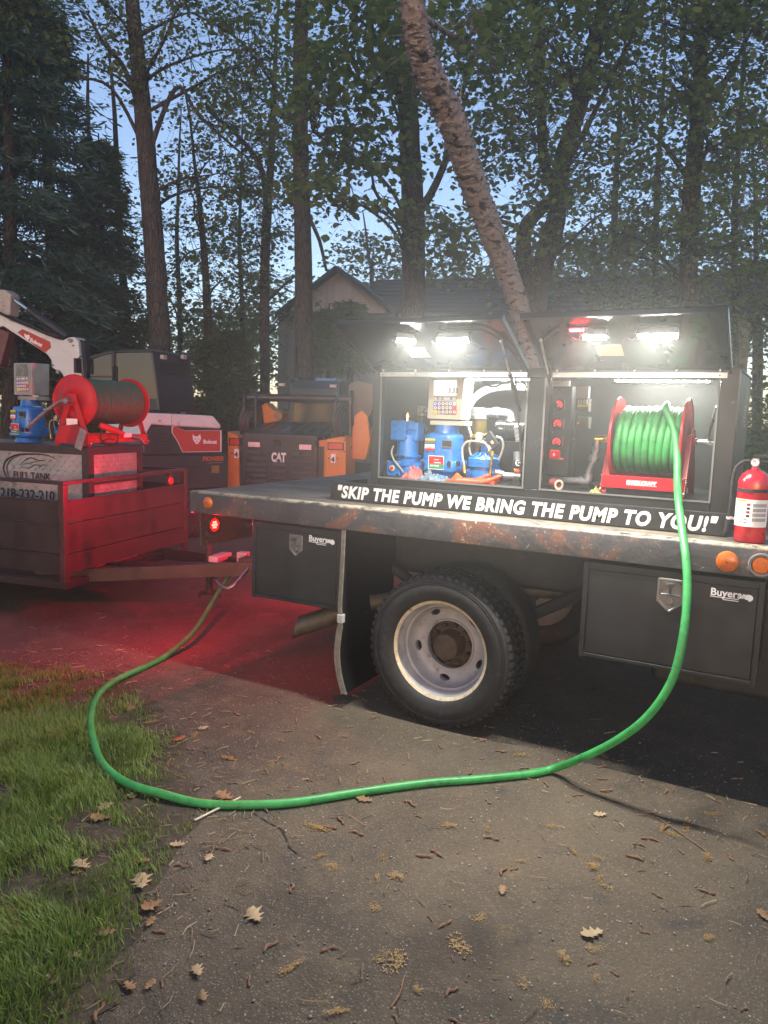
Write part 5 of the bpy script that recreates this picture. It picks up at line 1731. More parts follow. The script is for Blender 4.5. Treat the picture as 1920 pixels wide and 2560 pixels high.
w1 = (side(432, 1015) - side(115, 1015)).length
text('lettering', 'FULL TANK', 0.1, BLACKP, tank, side(115, 1020), -TB, up, 0.0006, 0, 0.0008, width=w1, height=side(115, 958).z - side(115, 1020).z)
w2 = (side(470, 1195) - side(4, 1190)).length
text('lettering', '218-232-210', 0.1, BLACKP, tank, side(4, 1180), -TB, up, 0.0006, 0, 0.002, width=w2, height=side(240, 1105).z - side(240, 1190).z)
p0 = side(140, 1060)
MB().obox((p0 + side(415, 1072)) / 2, TB * ((p0 - side(415, 1065)).length / 2), up * 0.004, TA * 0.0004).build('small_print', GRYB, tank)


def ribbon(pts, wid, name, m_, th=0.0006):
    """flat swoosh of varying width on the tank side"""
    P = bez([side(*p) for p in pts], 6)
    n = len(P)
    vs, fs = [], []
    for i, p in enumerate(P):
        t = (P[min(i + 1, n - 1)] - P[max(i - 1, 0)]).normalized()
        nn_ = t.cross(TA).normalized()
        u = i / (n - 1)
        w = wid * (math.sin(PI * u) ** 0.8 + 0.05)
        vs += [p + nn_ * w, p - nn_ * w]
    for i in range(n - 1):
        fs.append((2 * i, 2 * i + 2, 2 * i + 3, 2 * i + 1))
    o = MB().add(vs, fs).build(name, m_, tank)
    sd = o.modifiers.new('thick', 'SOLIDIFY')
    sd.thickness = th
    return o


ribbon([(145, 1085), (60, 1010), (30, 930), (60, 860), (150, 820), (280, 812), (400, 822), (495, 862)], 0.007, 'emblem_arc', BLACKP)
ribbon([(120, 1060), (70, 990), (60, 920), (95, 860), (170, 828)], 0.004, 'emblem_arc', BLACKP)
ribbon([(165, 905), (210, 870), (240, 850), (275, 847), (320, 862), (360, 868), (400, 862)], 0.004, 'emblem_bird', BLACKP)
ribbon([(165, 905), (230, 895), (300, 880), (380, 868)], 0.0025, 'emblem_bird', BLACKP)
ribbon([(170, 908), (200, 928), (250, 932), (290, 910), (320, 905), (350, 920), (320, 938)], 0.003, 'emblem_bird', BLACKP)
ribbon([(335, 925), (370, 905), (400, 908)], 0.0025, 'emblem_bird', BLACKP)

# --- reel on the tank
DIMH = mat('dimmed_green_hose', (0.04, 0.10, 0.05), 0.5, 0, 0.25, 25, 0.05, 120, (0.06, 0.055, 0.035), 0.2)  # hose green darkened in its colour for the dim red light there
rloc = TN + TA * 0.50 + TB * 0.30 + Vector((0, 0, TZ1 + 0.001))
reel2 = make_reel('red hose reel full of dull green hose standing on the diamond plate tank', rloc, TRZ, 0.66, 0.205, 18, DIMH, 0.178, 0.0172, False, 0.345, False, 0.155)
RM = Matrix.Translation(rloc) @ Matrix.Rotation(TRZ, 4, 'Z')
MB().cyl((-0.11, 0, .345), (-0.04, 0, .345), .022, n=14).tube(bez([(-.1, 0, .345), (-.11, .06, .33), (-.12, .2, .24), (-.13, .34, .13)], 5), .014, 10).xf(RM).build('swivel_pipe', GALV, reel2)
MB().box(-.042, -.038, -.05, .05, .16, .21).xf(RM).build('name_plate', WHITEP, reel2)
MB().prism([(-.05, -.16, .02), (-.05, .12, .02), (-.05, .12, .15), (-.05, -.05, .17), (-.05, -.16, .1)], (.012, 0, 0)).xf(RM).build('guard_plate', RED, reel2, .002)
# nozzle hung on the front of the reel
t = thing('fuel_nozzle', 'red fuel nozzle with grey spout hooked on the front of the trailer reel', 'nozzle', rloc + RM.to_3x3() @ Vector((0.2, -.2, .05)), TRZ)
NZ = mat('nozzle_red_rubber', (0.35, 0.02, 0.02), 0.5)
MB().tube(bez([(0.03, -.20, .17), (.10, -.22, .145), (.2, -.225, .12), (.30, -.22, .085)], 5), [.018, .022, .024, .025, .026, .027, .027, .026, .026, .026, .026, .025, .025, .024, .023, .02], 12).xf(RM).build('body', NZ, t, angle=70)
MB().tube(bez([(.30, -.22, .085), (.40, -.22, .07), (.50, -.22, .05), (.56, -.22, .01)], 5), .0125, 12).xf(RM).build('spout', STEEL, t)
MB().tube(bez([(.02, -.215, .06), (.06, -.225, .02), (.16, -.23, .015), (.21, -.228, .06), (.2, -.226, .1)], 5), .007, 8).tube(bez([(.02, -.215, .06), (.03, -.21, .12), (.06, -.21, .15)], 4), .007, 8).xf(RM).build('hand_guard', BLKR, t)
MB().tube(bez([(.04, -.222, .05), (.1, -.224, .06), (.17, -.226, .05)], 4), .005, 6).xf(RM).build('trigger', BLACKP, t)
MB().box(.27, .36, -.247, -.238, .07, .1).xf(RM).build('spout_label', WHITEP, t)
q = side(470, 640)
t = thing('chain_plate', 'pale perforated strap plate hanging at the left of the trailer reel', 'bracket', rloc + RM.to_3x3() @ Vector((-.09, -.1, 0)), TRZ)
MB().obox((-.1, -.13, .06), (.006, .0, .0), (0, .03, .012), (0, -.03, .075)).xf(RM).build('plate', GALV, t, .002)

# --- blue pump and display further back on the tank
mt = copy_tree(meter)
mt.location = TN + TA * 0.66 + TB * 0.93 + Vector((0, 0, TZ1 + 0.001))
mt.rotation_euler = (0, 0, TRZ - PI / 2 - 0.25)
mt.scale = (1.15, 1.15, 1.15)
tag(mt, 'blue fuel meter with unlit grey display head on the trailer tank', 'meter')
UNLIT = mat('unlit_lcd', (0.16, 0.16, 0.14), 0.25)
GREYH = mat('grey_display_housing', (0.3, 0.3, 0.29), 0.5)
for ch in list(mt.children):
    nm = ch.name.split('.')[0]
    if nm == 'lcd':
        for g in list(ch.children):
            bpy.data.objects.remove(g)
        ch.data = ch.data.copy()
        ch.data.materials[0] = UNLIT
    elif nm in ('display_housing', 'display_base'):
        ch.data = ch.data.copy()
        ch.data.materials[0] = GREYH
vt = copy_tree(valve)
vt.location = TN + TA * 0.72 + TB * 0.62 + Vector((0, 0, TZ1 + 0.001))
vt.rotation_euler = (0, 0, TRZ - PI / 2 - 0.2)
vt.scale = (0.85, 0.85, 0.85)
tag(vt, 'blue round valve between the trailer reel and the grey display', 'valve')
for o in (meter, mt):
    o['group'] = 'blue fuel meters'
for o in (valve, vt):
    o['group'] = 'blue control valves'
reel1['group'] = reel2['group'] = 'red hose reels'
# ------------------------------------------------------------------ orange compact track loader behind the truck, rear towards us
LRZ = math.radians(22)
LRT = Vector((-5.25, 5.15, 0))
LR = Matrix.Translation(LRT) @ Matrix.Rotation(LRZ, 4, 'Z')
lfw = LR.to_3x3() @ Vector((0, 1, 0))
lrt = LR.to_3x3() @ Vector((1, 0, 0))
r1 = zf(480, 840, 480 / 1659)


def LP(x, y, d=0.0):
    """point of the picture met with the loader's cross plane d metres ahead of its rear"""
    return hit(*r1(x, y), LRT + lfw * d, lfw)


def ll(p):
    return LR.inverted() @ Vector(p)


loader = thing('track_loader', 'orange and black compact track loader seen from behind with numbered fenders', 'track loader', LRT, LRZ)
o = lambda *pts, d=0.0: [LP(x, y, d) for x, y in pts]
dn = lambda p, z: Vector((p.x, p.y, z))


def slab(pts, depth):
    return MB().prism(pts, lfw * depth)


# rear engine door, reaching down behind the truck deck
a, b = LP(415, 880), LP(1085, 885)
door = slab([dn(a, 0.38), a, b, dn(b, 0.38)], 0.07).build('engine_door', CHAR, loader, 0.012)
LV = mat('louvre_black', (0.075, 0.073, 0.073), 0.3)
for (x0, x1, ys) in ((475, 640, (1000, 1055, 1110, 1160, 1205, 1250)), (690, 805, (1110, 1165, 1220)), (860, 1030, (1020, 1075, 1125, 1175, 1220, 1260))):
    for y in ys:
        p, q = LP(x0, y), LP(x1, y)
        c = (p + q) / 2
        hw = (q - p).length / 2
        m = MB().obox(c - lfw * 0.012, lrt * hw, lfw * 0.016 + up * 0.012, up * 0.012 - lfw * 0.004)
        m.build('louvre', LV, door, 0.004)
lw = (LP(812, 1085) - LP(686, 1085)).length
lgo = text('lettering', 'CAT', 0.14, WHITEP, door, LP(686, 1082) - lfw * 0.002, lrt, up, 0.002, 0, 0.007, width=lw, height=LP(745, 1000).z - LP(745, 1085).z)
c = LP(745, 1085) - lfw * 0.0055
MB().prism([LP(722, 1084) - lfw * .006, LP(748, 1056) - lfw * .006, LP(774, 1084) - lfw * .006], lfw * 0.0015).build('logo_triangle', CHAR, door)
PINKL = mat('lens_painted_shine', (0.75, 0.5, 0.5), 0.3)  # pink put into the colour for red light thrown back by the lenses
for (x0, y0, x1, y1) in ((487, 918, 590, 957), (927, 940, 1033, 982)):
    p, q = LP(x0, y1), LP(x1, y0)
    c = (p + q) / 2
    lm = MB().obox(c - lfw * 0.01, lrt * abs((q - p).dot(lrt)) / 2, up * abs(q.z - p.z) / 2, lfw * 0.01).build('rear_lamp', PINKL, loader, 0.004)
    MB().obox(c - lfw * 0.004, lrt * (abs((q - p).dot(lrt)) / 2 + .012), up * (abs(q.z - p.z) / 2 + .012), lfw * 0.004).build('bezel', BLKR, lm, 0.003)
p = LP(738, 928)
MB().obox(p - lfw * .012, lrt * .045, up * .04, lfw * .012).build('latch', BLKR, loader, .006)
MB().obox(p - lfw * .012, Vector((0, 0, 0)) + lrt * .0449, up * .0, lfw * .0)
# fenders: left narrow, right wide, with the strip between lit red by the lamp
for pts, dep, nm in (([(318, 822), (410, 862), (418, 1300), (318, 1300)], 0.75, 'fender'), ([(1160, 892), (1300, 866), (1338, 882), (1338, 1230), (1160, 1230)], 0.85, 'fender')):
    P = o(*pts)
    P = P[:-2] + [dn(P[-2], 0.36), dn(P[-1], 0.36)]
    slab([q - lfw * 0.06 for q in P], dep).build(nm, ORANGE, loader, 0.012)
P = o((1088, 905), (1156, 900), (1150, 1230), (1090, 1230))
P[2], P[3] = dn(P[2], 0.36), dn(P[3], 0.36)
slab([q + lfw * 0.08 for q in P], 0.2).build('inner_fender', ORANGE, loader)
for (x0, y0, x1, y1, nm) in ((330, 890, 406, 938, 'reflector'), (1182, 930, 1302, 975, 'reflector')):
    p, q = LP(x0, y1, -.06), LP(x1, y0, -.06)
    c = (p + q) / 2
    rf = MB().obox(c - lfw * 0.006, lrt * abs((q - p).dot(lrt)) / 2, up * abs(q.z - p.z) / 2, lfw * 0.004).build(nm, REDREF, loader)
    MB().obox(c - lfw * 0.002, lrt * (abs((q - p).dot(lrt)) / 2 + .018), up * (abs(q.z - p.z) / 2 + .014), lfw * 0.003).build('bezel', BLACKP, rf)
for (x, y) in ((385, 1015), (1220, 1058)):
    p = LP(x, y, -.06)
    sk = MB().obox(p - lfw * .003, lrt * .032, up * .062, lfw * .002).build('number_sticker', WHITEP, loader)
    text('lettering', '4', 0.1, BLACKP, sk, p - lfw * .0055 - lrt * .026 - up * .042, lrt, up, .0006, 0, .006, width=.05)
    for s in (-1, 1):
        MB().cyl(p + lrt * (.062 * s) - lfw * .001, p + lrt * (.062 * s) - lfw * .012, .011, n=10).build('bolt', BLACKP, loader)
for (x, y) in ((1318, 900), (1315, 998), (1380, 960)):
    p = LP(x, y, -.06)
    MB().cyl(p - lfw * .001, p - lfw * .01, .012, n=10).build('bolt', BLACKP, loader)
# hood with ribs
h = o((450, 832), (1080, 862)) + [LP(1235, 742, 0.95), LP(640, 742, 0.95)]
hz = [h[0].z, h[1].z, h[2].z, h[3].z]
hood = MB().prism([q for q in h], Vector((0, 0, -0.1))).build('hood', CHAR, loader, 0.015)
for k in range(5):
    u = 0.2 + 0.15 * k
    p, q = h[0].lerp(h[1], u).lerp(h[3].lerp(h[2], u), 0.15), h[3].lerp(h[2], u).lerp(h[0].lerp(h[1], u), 0.08)
    MB().beam(p + up * .004, q + up * .004, 0.035, 0.014).build('hood_rib', LV, hood, .003)
p0_, p1_ = LP(440, 850), LP(1085, 880)
MB().prism([p0_, LP(440, 880), LP(1085, 905), p1_], lfw * .5).build('hood_edge', CHAR, loader, .02)
# seams, hinges and a handle on the rear door
for x in (452, 662, 838, 1048):
    p, q = LP(x, 1290), LP(x, 990)
    MB().beam(p - lfw * .002, q - lfw * .002, .006, .005, lfw).build('door_seam', BLACKP, door)
for y in (930, 1150):
    p = LP(1075, y)
    MB().cyl(p - lfw * .015 - up * .05, p - lfw * .015 + up * .05, .014, n=10).build('hinge', BLKR, loader)
p, q = LP(430, 1010), LP(430, 1100)
MB().tube([p, p - lfw * .03, q - lfw * .03, q], .008, 8).build('door_handle', BLKR, loader)
for xx in (-.42, .36):
    MB().box(xx, xx + .1, 1.0, 1.06, cz_ - .02 if False else 1.965, 2.01).xf(LR).build('work_lamp', GREYL, loader, .006)
# main body under the hood
MB().box(-0.58, 0.5, 0.08, 2.0, 0.38, 1.15).xf(LR).build('body', CHAR, loader, .02)
# cab
cabp = [LP(832, 400, 1.0), LP(845, 378, 1.0), LP(1400, 372, 1.0), LP(1352, 520, 1.0), LP(1240, 712, 1.0), LP(830, 712, 1.0)]
cz = max(q.z for q in cabp)
x0, x1 = ll(cabp[5]).x, ll(cabp[4]).x + .06
m = MB().prism([Vector((x0, y, z)) for y, z in ((1.0, 1.3), (1.0, cz - .16), (1.06, cz - .05), (1.2, cz), (2.1, cz), (2.2, cz - .06), (2.35, 1.3))], (x1 - x0, 0, 0)).xf(LR)
m.build('cab', CHAR, loader, .02)
gx0, gx1 = x0 + .09, x1 - .09
m = MB().box(gx0, gx1, .992, .9995, 1.4, cz - .24).xf(LR)
LGL = mat('dull_dark_glass', (0.014, 0.016, 0.018), .12, 0, .1, 3, spec=.22)
m.build('rear_window', LGL, loader, .003)
m = MB().prism([Vector((gx0, y, z)) for y, z in ((0.995, cz - .15), (1.052, cz - .035), (1.19, cz + .008), (1.19, cz + .001), (1.06, cz - .05), (1.001, cz - .15))], (gx1 - gx0, 0, 0)).xf(LR)
m.build('roof_glass', GLASS, loader)
# lift arm pivots, cross tube and hose bundles
for (xx, yy, dd, r) in ((462, 560, .35, .16), (560, 565, .4, .16), (1245, 575, .4, .15), (1370, 560, .45, .17)):
    c = LP(xx, yy, dd)
    pts = []
    for k in range(20):
        a = 2 * PI * k / 20
        pts.append(c + lfw * (r * .8 * math.cos(a)) + up * (r * math.sin(a) - .02))
    MB().prism(pts, lrt * 0.03).prism([c + lfw * -.12 - up * .05, c + lfw * .12 - up * .05, c + lfw * .2 - up * .65, c - lfw * .1 - up * .65], lrt * .03).build('arm_plate', CHAR, loader, .005)
MB().cyl(LP(470, 530, .35), LP(1370, 545, .45), .055, n=18).build('cross_tube', CHAR, loader)
for sx, n in ((480, 4), (1262, 3)):
    for k in range(n):
        x = sx - 55 + k * 22 if sx < 900 else sx - 25 + k * 24
        y0 = 610 + 12 * k
        P = [LP(x + 45, y0, .45), LP(x + 10, y0 + 30, .25), LP(x - 12, 740, .15), LP(x, 830, .2), LP(x + 10, 900, .3)]
        MB().tube(bez(P, 5), .022, 8).build('hydraulic_hose', mat('brown_black_hose', (0.05, 0.035, 0.03), .5), loader)
for side_, pts in (('l', [(640, 575), (700, 640), (775, 660), (775, 730), (620, 760), (600, 600)]), ('r', [(1400, 690), (1465, 640), (1515, 690), (1540, 900), (1500, 1070), (1360, 1060), (1345, 860), (1400, 760)])):
    P = o(*pts, d=.8 if side_ == 'l' else .5)
    MB().prism(P, lfw * .35).build('lift_arm', ORANGE, loader, .015)
P = o((1350, 420), (1420, 375), (1560, 410), (1560, 640), (1440, 860), (1400, 700), (1345, 600), d=.55)
MB().prism(P, lrt * .12 + lfw * .1).build('arm_tower', CHAR, loader, .015)
p = LP(752, 690, .79)
MB().lathe([(0, -.02), (.05, -.02), (.065, 0), (.065, .05)], p, -lfw, 18).build('pin', mat('worn_pin', (.2, .13, .07), .5, .4), loader)
# tracks
for sx in (-1, 1):
    xa = -.84 if sx < 0 else .52
    pts = [(0.1, .05), (0.25, .0), (1.9, .0), (2.1, .12), (2.12, .35), (1.95, .48), (.2, .48), (.05, .3)]
    MB().prism([Vector((xa, y, z)) for y, z in pts], (.34, 0, 0)).xf(LR).build('track', BLKR, loader, .02)
    for k in range(9):
        MB().box(xa - .005, xa + .345, .3 + k * .18, .37 + k * .18, -.0, .03).box(xa - .005, xa + .345, .3 + k * .18, .37 + k * .18, .47, .5).xf(LR).build('track_lug', BLKR, loader)

# ------------------------------------------------------------------ white and red mini excavator
EH = math.radians(194)
eh = Vector((math.cos(EH), math.sin(EH), 0))        # its heading, to the left
en = Vector((-eh.y, eh.x, 0))                       # its left side
if en.dot(CAM_F) > 0:
    en = -en
r0 = zf(0, 700, 640 / 1659)
EA = atD(*r0(1005, 840), 10.4)                       # rear lower corner of the cab side
ERT = Vector((EA.x, EA.y, 0)) + eh * 0.4 - en * .5
exc = thing('mini_excavator', 'white and red mini excavator with raised boom behind the trailer', 'excavator', ERT, EH)


def ES(x, y, d=0.0):
    return hit(*r0(x, y), EA - en * d, en)


def ERr(x, y, d=0.0):
    return hit(*r0(x, y), EA + eh * d, -eh)


sd_ = [ES(575, 860), ES(575, 640), ES(592, 505), ES(655, 474), ES(740, 462), ES(988, 452), ES(1012, 640), ES(1035, 850)]
cabw = 1.02
cab = MB().prism(sd_, -en * cabw).build('cab', CHAR, exc, .03)
# side glass, slightly proud frames
def pane(pts, nrm, nm, m_, par, th=.006, lift=.004):
    return MB().prism([p + nrm * lift for p in pts], -nrm * th).build(nm, m_, par, .002)


pane([ES(590, 622), ES(596, 520), ES(660, 490), ES(722, 472), ES(724, 622)], en, 'front_quarter_window', GLASS, cab)
pane([ES(590, 760), ES(590, 632), ES(724, 632), ES(724, 830), ES(600, 830)], en, 'lower_window', GLASS, cab)
pane([ES(757, 474), ES(975, 462), ES(1000, 640), ES(1015, 770), ES(755, 770)], en, 'door_window', GLASS, cab)
for P in ([ES(738, 462), ES(738, 840)], [ES(590, 500), ES(735, 466)]):
    MB().beam(P[0] + en * .01, P[1] + en * .01, .035, .02, en).build('pillar', CHAR, cab, .004)
c0 = ES(988, 452) + eh * 0.0
# rear face of the cab
pane([ERr(1045, 530, -.005), ERr(1212, 545, -.005), ERr(1240, 778, -.005), ERr(1070, 768, -.005)], -eh, 'rear_window', GLASS, cab, .006, .006)
# roof cap
rt = [ES(650, 474), ES(740, 456), ES(992, 448), ES(1000, 470)]
MB().prism([q + en * .02 for q in rt], -en * (cabw + .04)).build('roof', CHAR, cab, .02)
# upper body and counterweight: planes turned between the side and the rear
EB = (en * .55 - eh * .83).normalized()
EBP = atD(*r0(1200, 1000), 9.75)


def EBp(x, y, d=0.0):
    return hit(*r0(x, y), EBP - EB * d, EB)


lowb = [EBp(925, 1050), EBp(985, 945), EBp(1120, 930), EBp(1420, 950), EBp(1445, 1120), EBp(1440, 1140), EBp(925, 1140)]
MB().prism(lowb, -EB * 1.1).build('engine_cowl', CHAR, exc, .03)
whb = [EBp(900, 1010, -.02), EBp(915, 880, -.02), EBp(960, 862, -.02), EBp(1110, 866, -.02), EBp(1385, 880, -.02), EBp(1435, 940, -.02), EBp(1432, 965, -.02), EBp(1120, 948, -.02), EBp(985, 938, -.02), EBp(930, 1045, -.02)]
MB().prism(whb, -EB * 1.05).build('white_cover', WHITEM, exc, .03)
dec = [EBp(1118, 955, -.012), EBp(1135, 948, -.012), EBp(1200, 978, -.012), EBp(1425, 975, -.012), EBp(1425, 1108, -.012), EBp(1185, 1112, -.012), EBp(1150, 1040, -.012), EBp(1118, 990, -.012)]
cen = sum(dec, Vector()) / len(dec)
dbk = MB().prism([cen + (q - cen) * 1.05 + EB * .004 for q in dec], -EB * .01).build('decal_border', WHITEM, exc)
ddd = MB().prism([q + EB * .008 for q in dec], -EB * .006).build('red_decal', REDDEC, exc)
ex_ = (EBp(1400, 1060) - EBp(1320, 1060)).normalized()
text('lettering', 'Bobcat', 0.1, WHITEP, ddd, EBp(1317, 1060, -.024), ex_, up, .001, 0, .004, width=(EBp(1405, 1060) - EBp(1317, 1060)).length)


def cathead(c, s, ux, nrm, par):
    o_ = [(-.5, .5), (-.28, .3), (.1, .3), (.32, .52), (.42, .1), (.3, -.2), (.08, -.45), (-.12, -.5), (-.32, -.25), (-.48, .0)]
    m = MB().prism([c + ux * (x * s) + up * (y * s) for x, y in o_], nrm * .001)
    hd = m.build('animal_head_mark', WHITEP, par)
    m = MB()
    for x, y in ((-.22, .02), (.16, .03)):
        m.prism([c + nrm * .0012 + ux * ((x + dx) * s) + up * ((y + dy) * s) for dx, dy in ((-.12, .08), (.1, .0), (-.02, -.07))], nrm * .0006)
    m.prism([c + nrm * .0012 + ux * (dx * s) + up * (dy * s) for dx, dy in ((-.2, -.22), (.12, -.22), (-.02, -.3))], nrm * .0006)
    m.build('face_mark', REDDEC, hd)


cathead(EBp(1278, 1032, -.022), .13, ex_, EB, ddd)
low2 = [EBp(905, 1135, .02), EBp(1480, 1125, .02), EBp(1480, 1330, .02), EBp(905, 1330, .02)]
for q in low2[2:]:
    q.z = .55
MB().prism(low2, -EB * 1.1).build('lower_frame', CHAR, exc, .02)
text('lettering', 'PIONEER', 0.1, mat('orange_letter', (.55, .1, .02), .45), exc, EBp(1313, 1172, .014), ex_, up, .001, 0, .003, width=(EBp(1452, 1172) - EBp(1313, 1172)).length)
p, q = EBp(1345, 1186, .014), EBp(1440, 1183, .014)
MB().beam(p, q, .002, .018, EB).build('small_print', GREYL, exc)
p, q = EBp(1370, 1226, .014), EBp(1420, 1226, .014)
MB().obox((p + q) / 2, ex_ * (p - q).length / 2, up * .05, EB * .002).build('yellow_label', mat('dull_yellow_label', (.3, .17, .02), .5), exc)
p = EBp(1240, 1215, .0)
MB().obox(p, ex_ * .18, up * .004, EB * .02).build('panel_seam', BLACKP, exc)
p = EBp(1035, 912, -.03)
MB().cyl(p, p + EB * .012, .02, n=12).build('fuel_cap', GREYL, exc)
# seams, slots, handles and small fittings
for x in (985, 1105):
    MB().beam(EBp(x, 955, -.002), EBp(x, 1128, -.002), .006, .006, EB).build('panel_seam', BLACKP, exc)
for k in range(5):
    MB().beam(EBp(1000, 1000 + k * 22, -.003), EBp(1090, 1000 + k * 22, -.003), .02, .012, EB).build('cooling_slot', BLACKP, exc)
MB().beam(EBp(1110, 862, -.025), EBp(1115, 948, -.025), .006, .005, EB).build('panel_seam', GREYL, exc)
p, q = ES(748, 560), ES(748, 700)
MB().tube([p, p + en * .05, q + en * .05, q], .012, 8).build('grab_rail', BLKR, cab)
MB().obox(ES(770, 790) + en * .012, eh * .05, en * .012, up * .018).build('door_handle', BLKR, cab, .004)
MB().tube(bez([ES(592, 520), ES(560, 500) + en * .12, ES(545, 530) + en * .14], 4), .01, 6).obox(ES(545, 560) + en * .14, eh * .02, en * .06, up * .1).build('mirror', BLKR, exc, .004)
MB().beam(ERr(1100, 770, -.012), ERr(1150, 640, -.012), .012, .01, eh).build('wiper', BLKR, cab)
for x in (1060, 1190):
    MB().obox(ERr(x, 500, -.02), en * .05, eh * .025, up * .03).build('work_lamp', GREYL, cab, .006)
# turntable, tracks and blade hidden mostly by the trailer
ctr = Vector((EBP.x, EBP.y, 0)) + eh * .6 - en * .3
MB().cyl(ctr + up * .42, ctr + up * .56, .42, n=28).build('turntable', CHAR, exc)
for s in (-1, 1):
    c = ctr + en * (.62 * s)
    pts = [(-1.0, .12), (-.9, .0), (.9, .0), (1.0, .12), (1.0, .34), (.88, .42), (-.88, .42), (-1.0, .34)]
    MB().prism([c + eh * x + up * z - en * .17 for x, z in pts], en * .34).build('track', BLKR, exc, .02)
MB().obox(ctr + up * .3, eh * .7, en * .5, up * .1).build('undercarriage', CHAR, exc)
# boom to the upper left, with cylinder and decal; mast at the far left
BN = en
BP = EA + eh * .9 - en * .35


def EBm(x, y, d=0.0):
    return hit(*r0(x, y), BP - BN * d, BN)


bo_ = [(-210, 120), (-60, 195), (0, 208), (60, 258), (370, 382), (405, 390), (440, 372), (478, 368), (505, 395), (528, 620), (520, 640), (420, 645), (395, 600), (335, 570), (330, 520), (300, 480), (80, 340), (20, 300), (-70, 320), (-240, 300)]
boom = MB().prism([EBm(x, y) for x, y in bo_], -BN * .24).build('boom', WHITEM, exc, .02)
MB().prism([EBm(x, y, -.002) for x, y in ((112, 340), (145, 318), (325, 400), (332, 438), (295, 468), (272, 458))], -BN * .005).build('red_decal', REDDEC, boom)
bx_ = (EBm(270, 430) - EBm(190, 390)).normalized()
text('lettering', 'Bobcat', .08, WHITEP, boom, EBm(192, 396, -.0035), bx_, bx_.cross(BN) * -1.0, .001, 0, .003, width=(EBm(270, 430) - EBm(192, 396)).length)
MB().prism([EBm(x, y, -.0035) for x, y in ((156, 345), (172, 356), (190, 355), (193, 378), (178, 392), (160, 368))], -BN * .002).build('animal_head_mark', WHITEP, boom)
for x, y in ((458, 392), (345, 553), (380, 595), (478, 425), (470, 392)):
    p = EBm(x, y, -.0)
    MB().cyl(p - BN * .001, p + BN * .03, .03 if (x, y) in ((458, 392), (380, 595)) else .012, n=14).build('pin', GALV, boom)
p0, p1 = EBm(35, 88, .1), EBm(440, 372, .1)
cyl = MB().cyl(p0.lerp(p1, .38), p1, .062, n=18).build('boom_cylinder', CHAR, exc)
MB().cyl(p0, p0.lerp(p1, .39), .032, n=14).build('piston_rod', CHROME, cyl)
for k in range(3):
    o_ = BN * (-.06 + .06 * k)
    MB().tube(bez([EBm(-60, 190 - 6 * k) + o_, EBm(40, 240 - 6 * k) + o_, EBm(150, 285 - 8 * k) + o_, EBm(300, 355 - 8 * k) + o_, EBm(400, 385 - 8 * k) + o_], 5), .02, 8).build('hydraulic_line', BLKR, exc)
P = [EBm(x, y, .06) for x, y in ((490, 380), (545, 395), (550, 470), (565, 560), (560, 640), (500, 640), (515, 520), (500, 430))]
MB().prism(P, -BN * .14).build('cable_guard', BLKR, exc, .01)
P = [EBm(x, y, .02) for x, y in ((-20, 60), (30, 62), (68, 90), (62, 230), (20, 240), (-20, 210))]
MB().prism(P, -BN * .2).build('dipper_arm', mat('scuffed_white_paint', (.42, .38, .34), .5, 0, .15, 8, .05, 40, (.2, .12, .07), .25), exc, .02)
P = [EBm(x, y, .05) for x, y in ((-150, 560), (-40, 300), (60, 340), (0, 560))]
MB().prism(P, -BN * .16).build('bucket_link', mat('red_brown_arm', (.13, .05, .05), .5), exc, .02)
# ------------------------------------------------------------------ house with a gabled front beyond the machines
r5 = zf(640, 640, 520 / 1659)
HN = Vector((0.25, -0.97, 0)).normalized()
HC = atD(*r5(665, 300), 24.0)
HX = Vector((-HN.y, HN.x, 0))
if HX.dot(CAM_R) < 0:
    HX = -HX


def HP(x, y, d=0.0):
    return hit(*r5(x, y), HC - HN * d, HN)


house = thing('house', 'brown board-sided house with a front gable and long dark roof beyond the machines', 'house', Vector((HC.x, HC.y, 0)))
SIDING = mat('mauve_brown_siding', (0.42, 0.335, 0.29), .7, 0, .15, 3, .05, 60, stretch=(1, 1, .15))
SIDD = mat('dark_grey_green_siding', (0.17, 0.16, 0.13), .7, 0, .2, 3, .05, 60, stretch=(1, 1, .15))
ROOFM = mat('dark_shingle', (0.032, 0.03, 0.029), .85, 0, .3, 12, .2, 60)
FASC = mat('dark_fascia', (0.055, 0.05, 0.045), .6, 0, .2, 6)
pk = HP(660, 95)
hx = lambda p: (p - HC).dot(HX)
e_l = HP(240, 415)
pitch = (pk.z - e_l.z) / (hx(pk) - hx(e_l))
half = hx(pk) - hx(e_l)


def hw(x, z, d=0.0):
    return HC + HX * x - HN * d + up * (z - HC.z)


bandz = HP(800, 480).z
xl, xr = hx(pk) - half + .15, hx(pk) + half - .15
# vertical boards of the gable, each its own piece
bw_ = abs(hx(HP(690, 300)) - hx(HP(640, 300)))
x = xl
while x < xr - .02:
    x2 = min(x + bw_ - .012, xr)
    za = pk.z - .12 - pitch * abs(x - hx(pk))
    zb = pk.z - .12 - pitch * abs(x2 - hx(pk))
    pts = [hw(x, bandz + .08), hw(x, za), hw(x2, zb), hw(x2, bandz + .08)]
    if x < hx(pk) < x2:
        pts.insert(2, hw(hx(pk), pk.z - .12))
    if za > bandz + .1 and zb > bandz + .1:
        MB().prism(pts, -HN * .03).build('siding_board', SIDING, house)
    x += bw_
MB().prism([hw(xl, bandz, .04), hw(hx(pk), pk.z - .13, .04), hw(xr, bandz, .04)], -HN * .1).build('gable_wall', SIDD, house)
MB().prism([hw(xl - .3, bandz - .14, -.12), hw(xl - .3, bandz + .06, -.12), hw(xr + 4, bandz + .06, -.12), hw(xr + 4, bandz - .14, -.12)], -HN * .3).build('band_board', FASC, house)
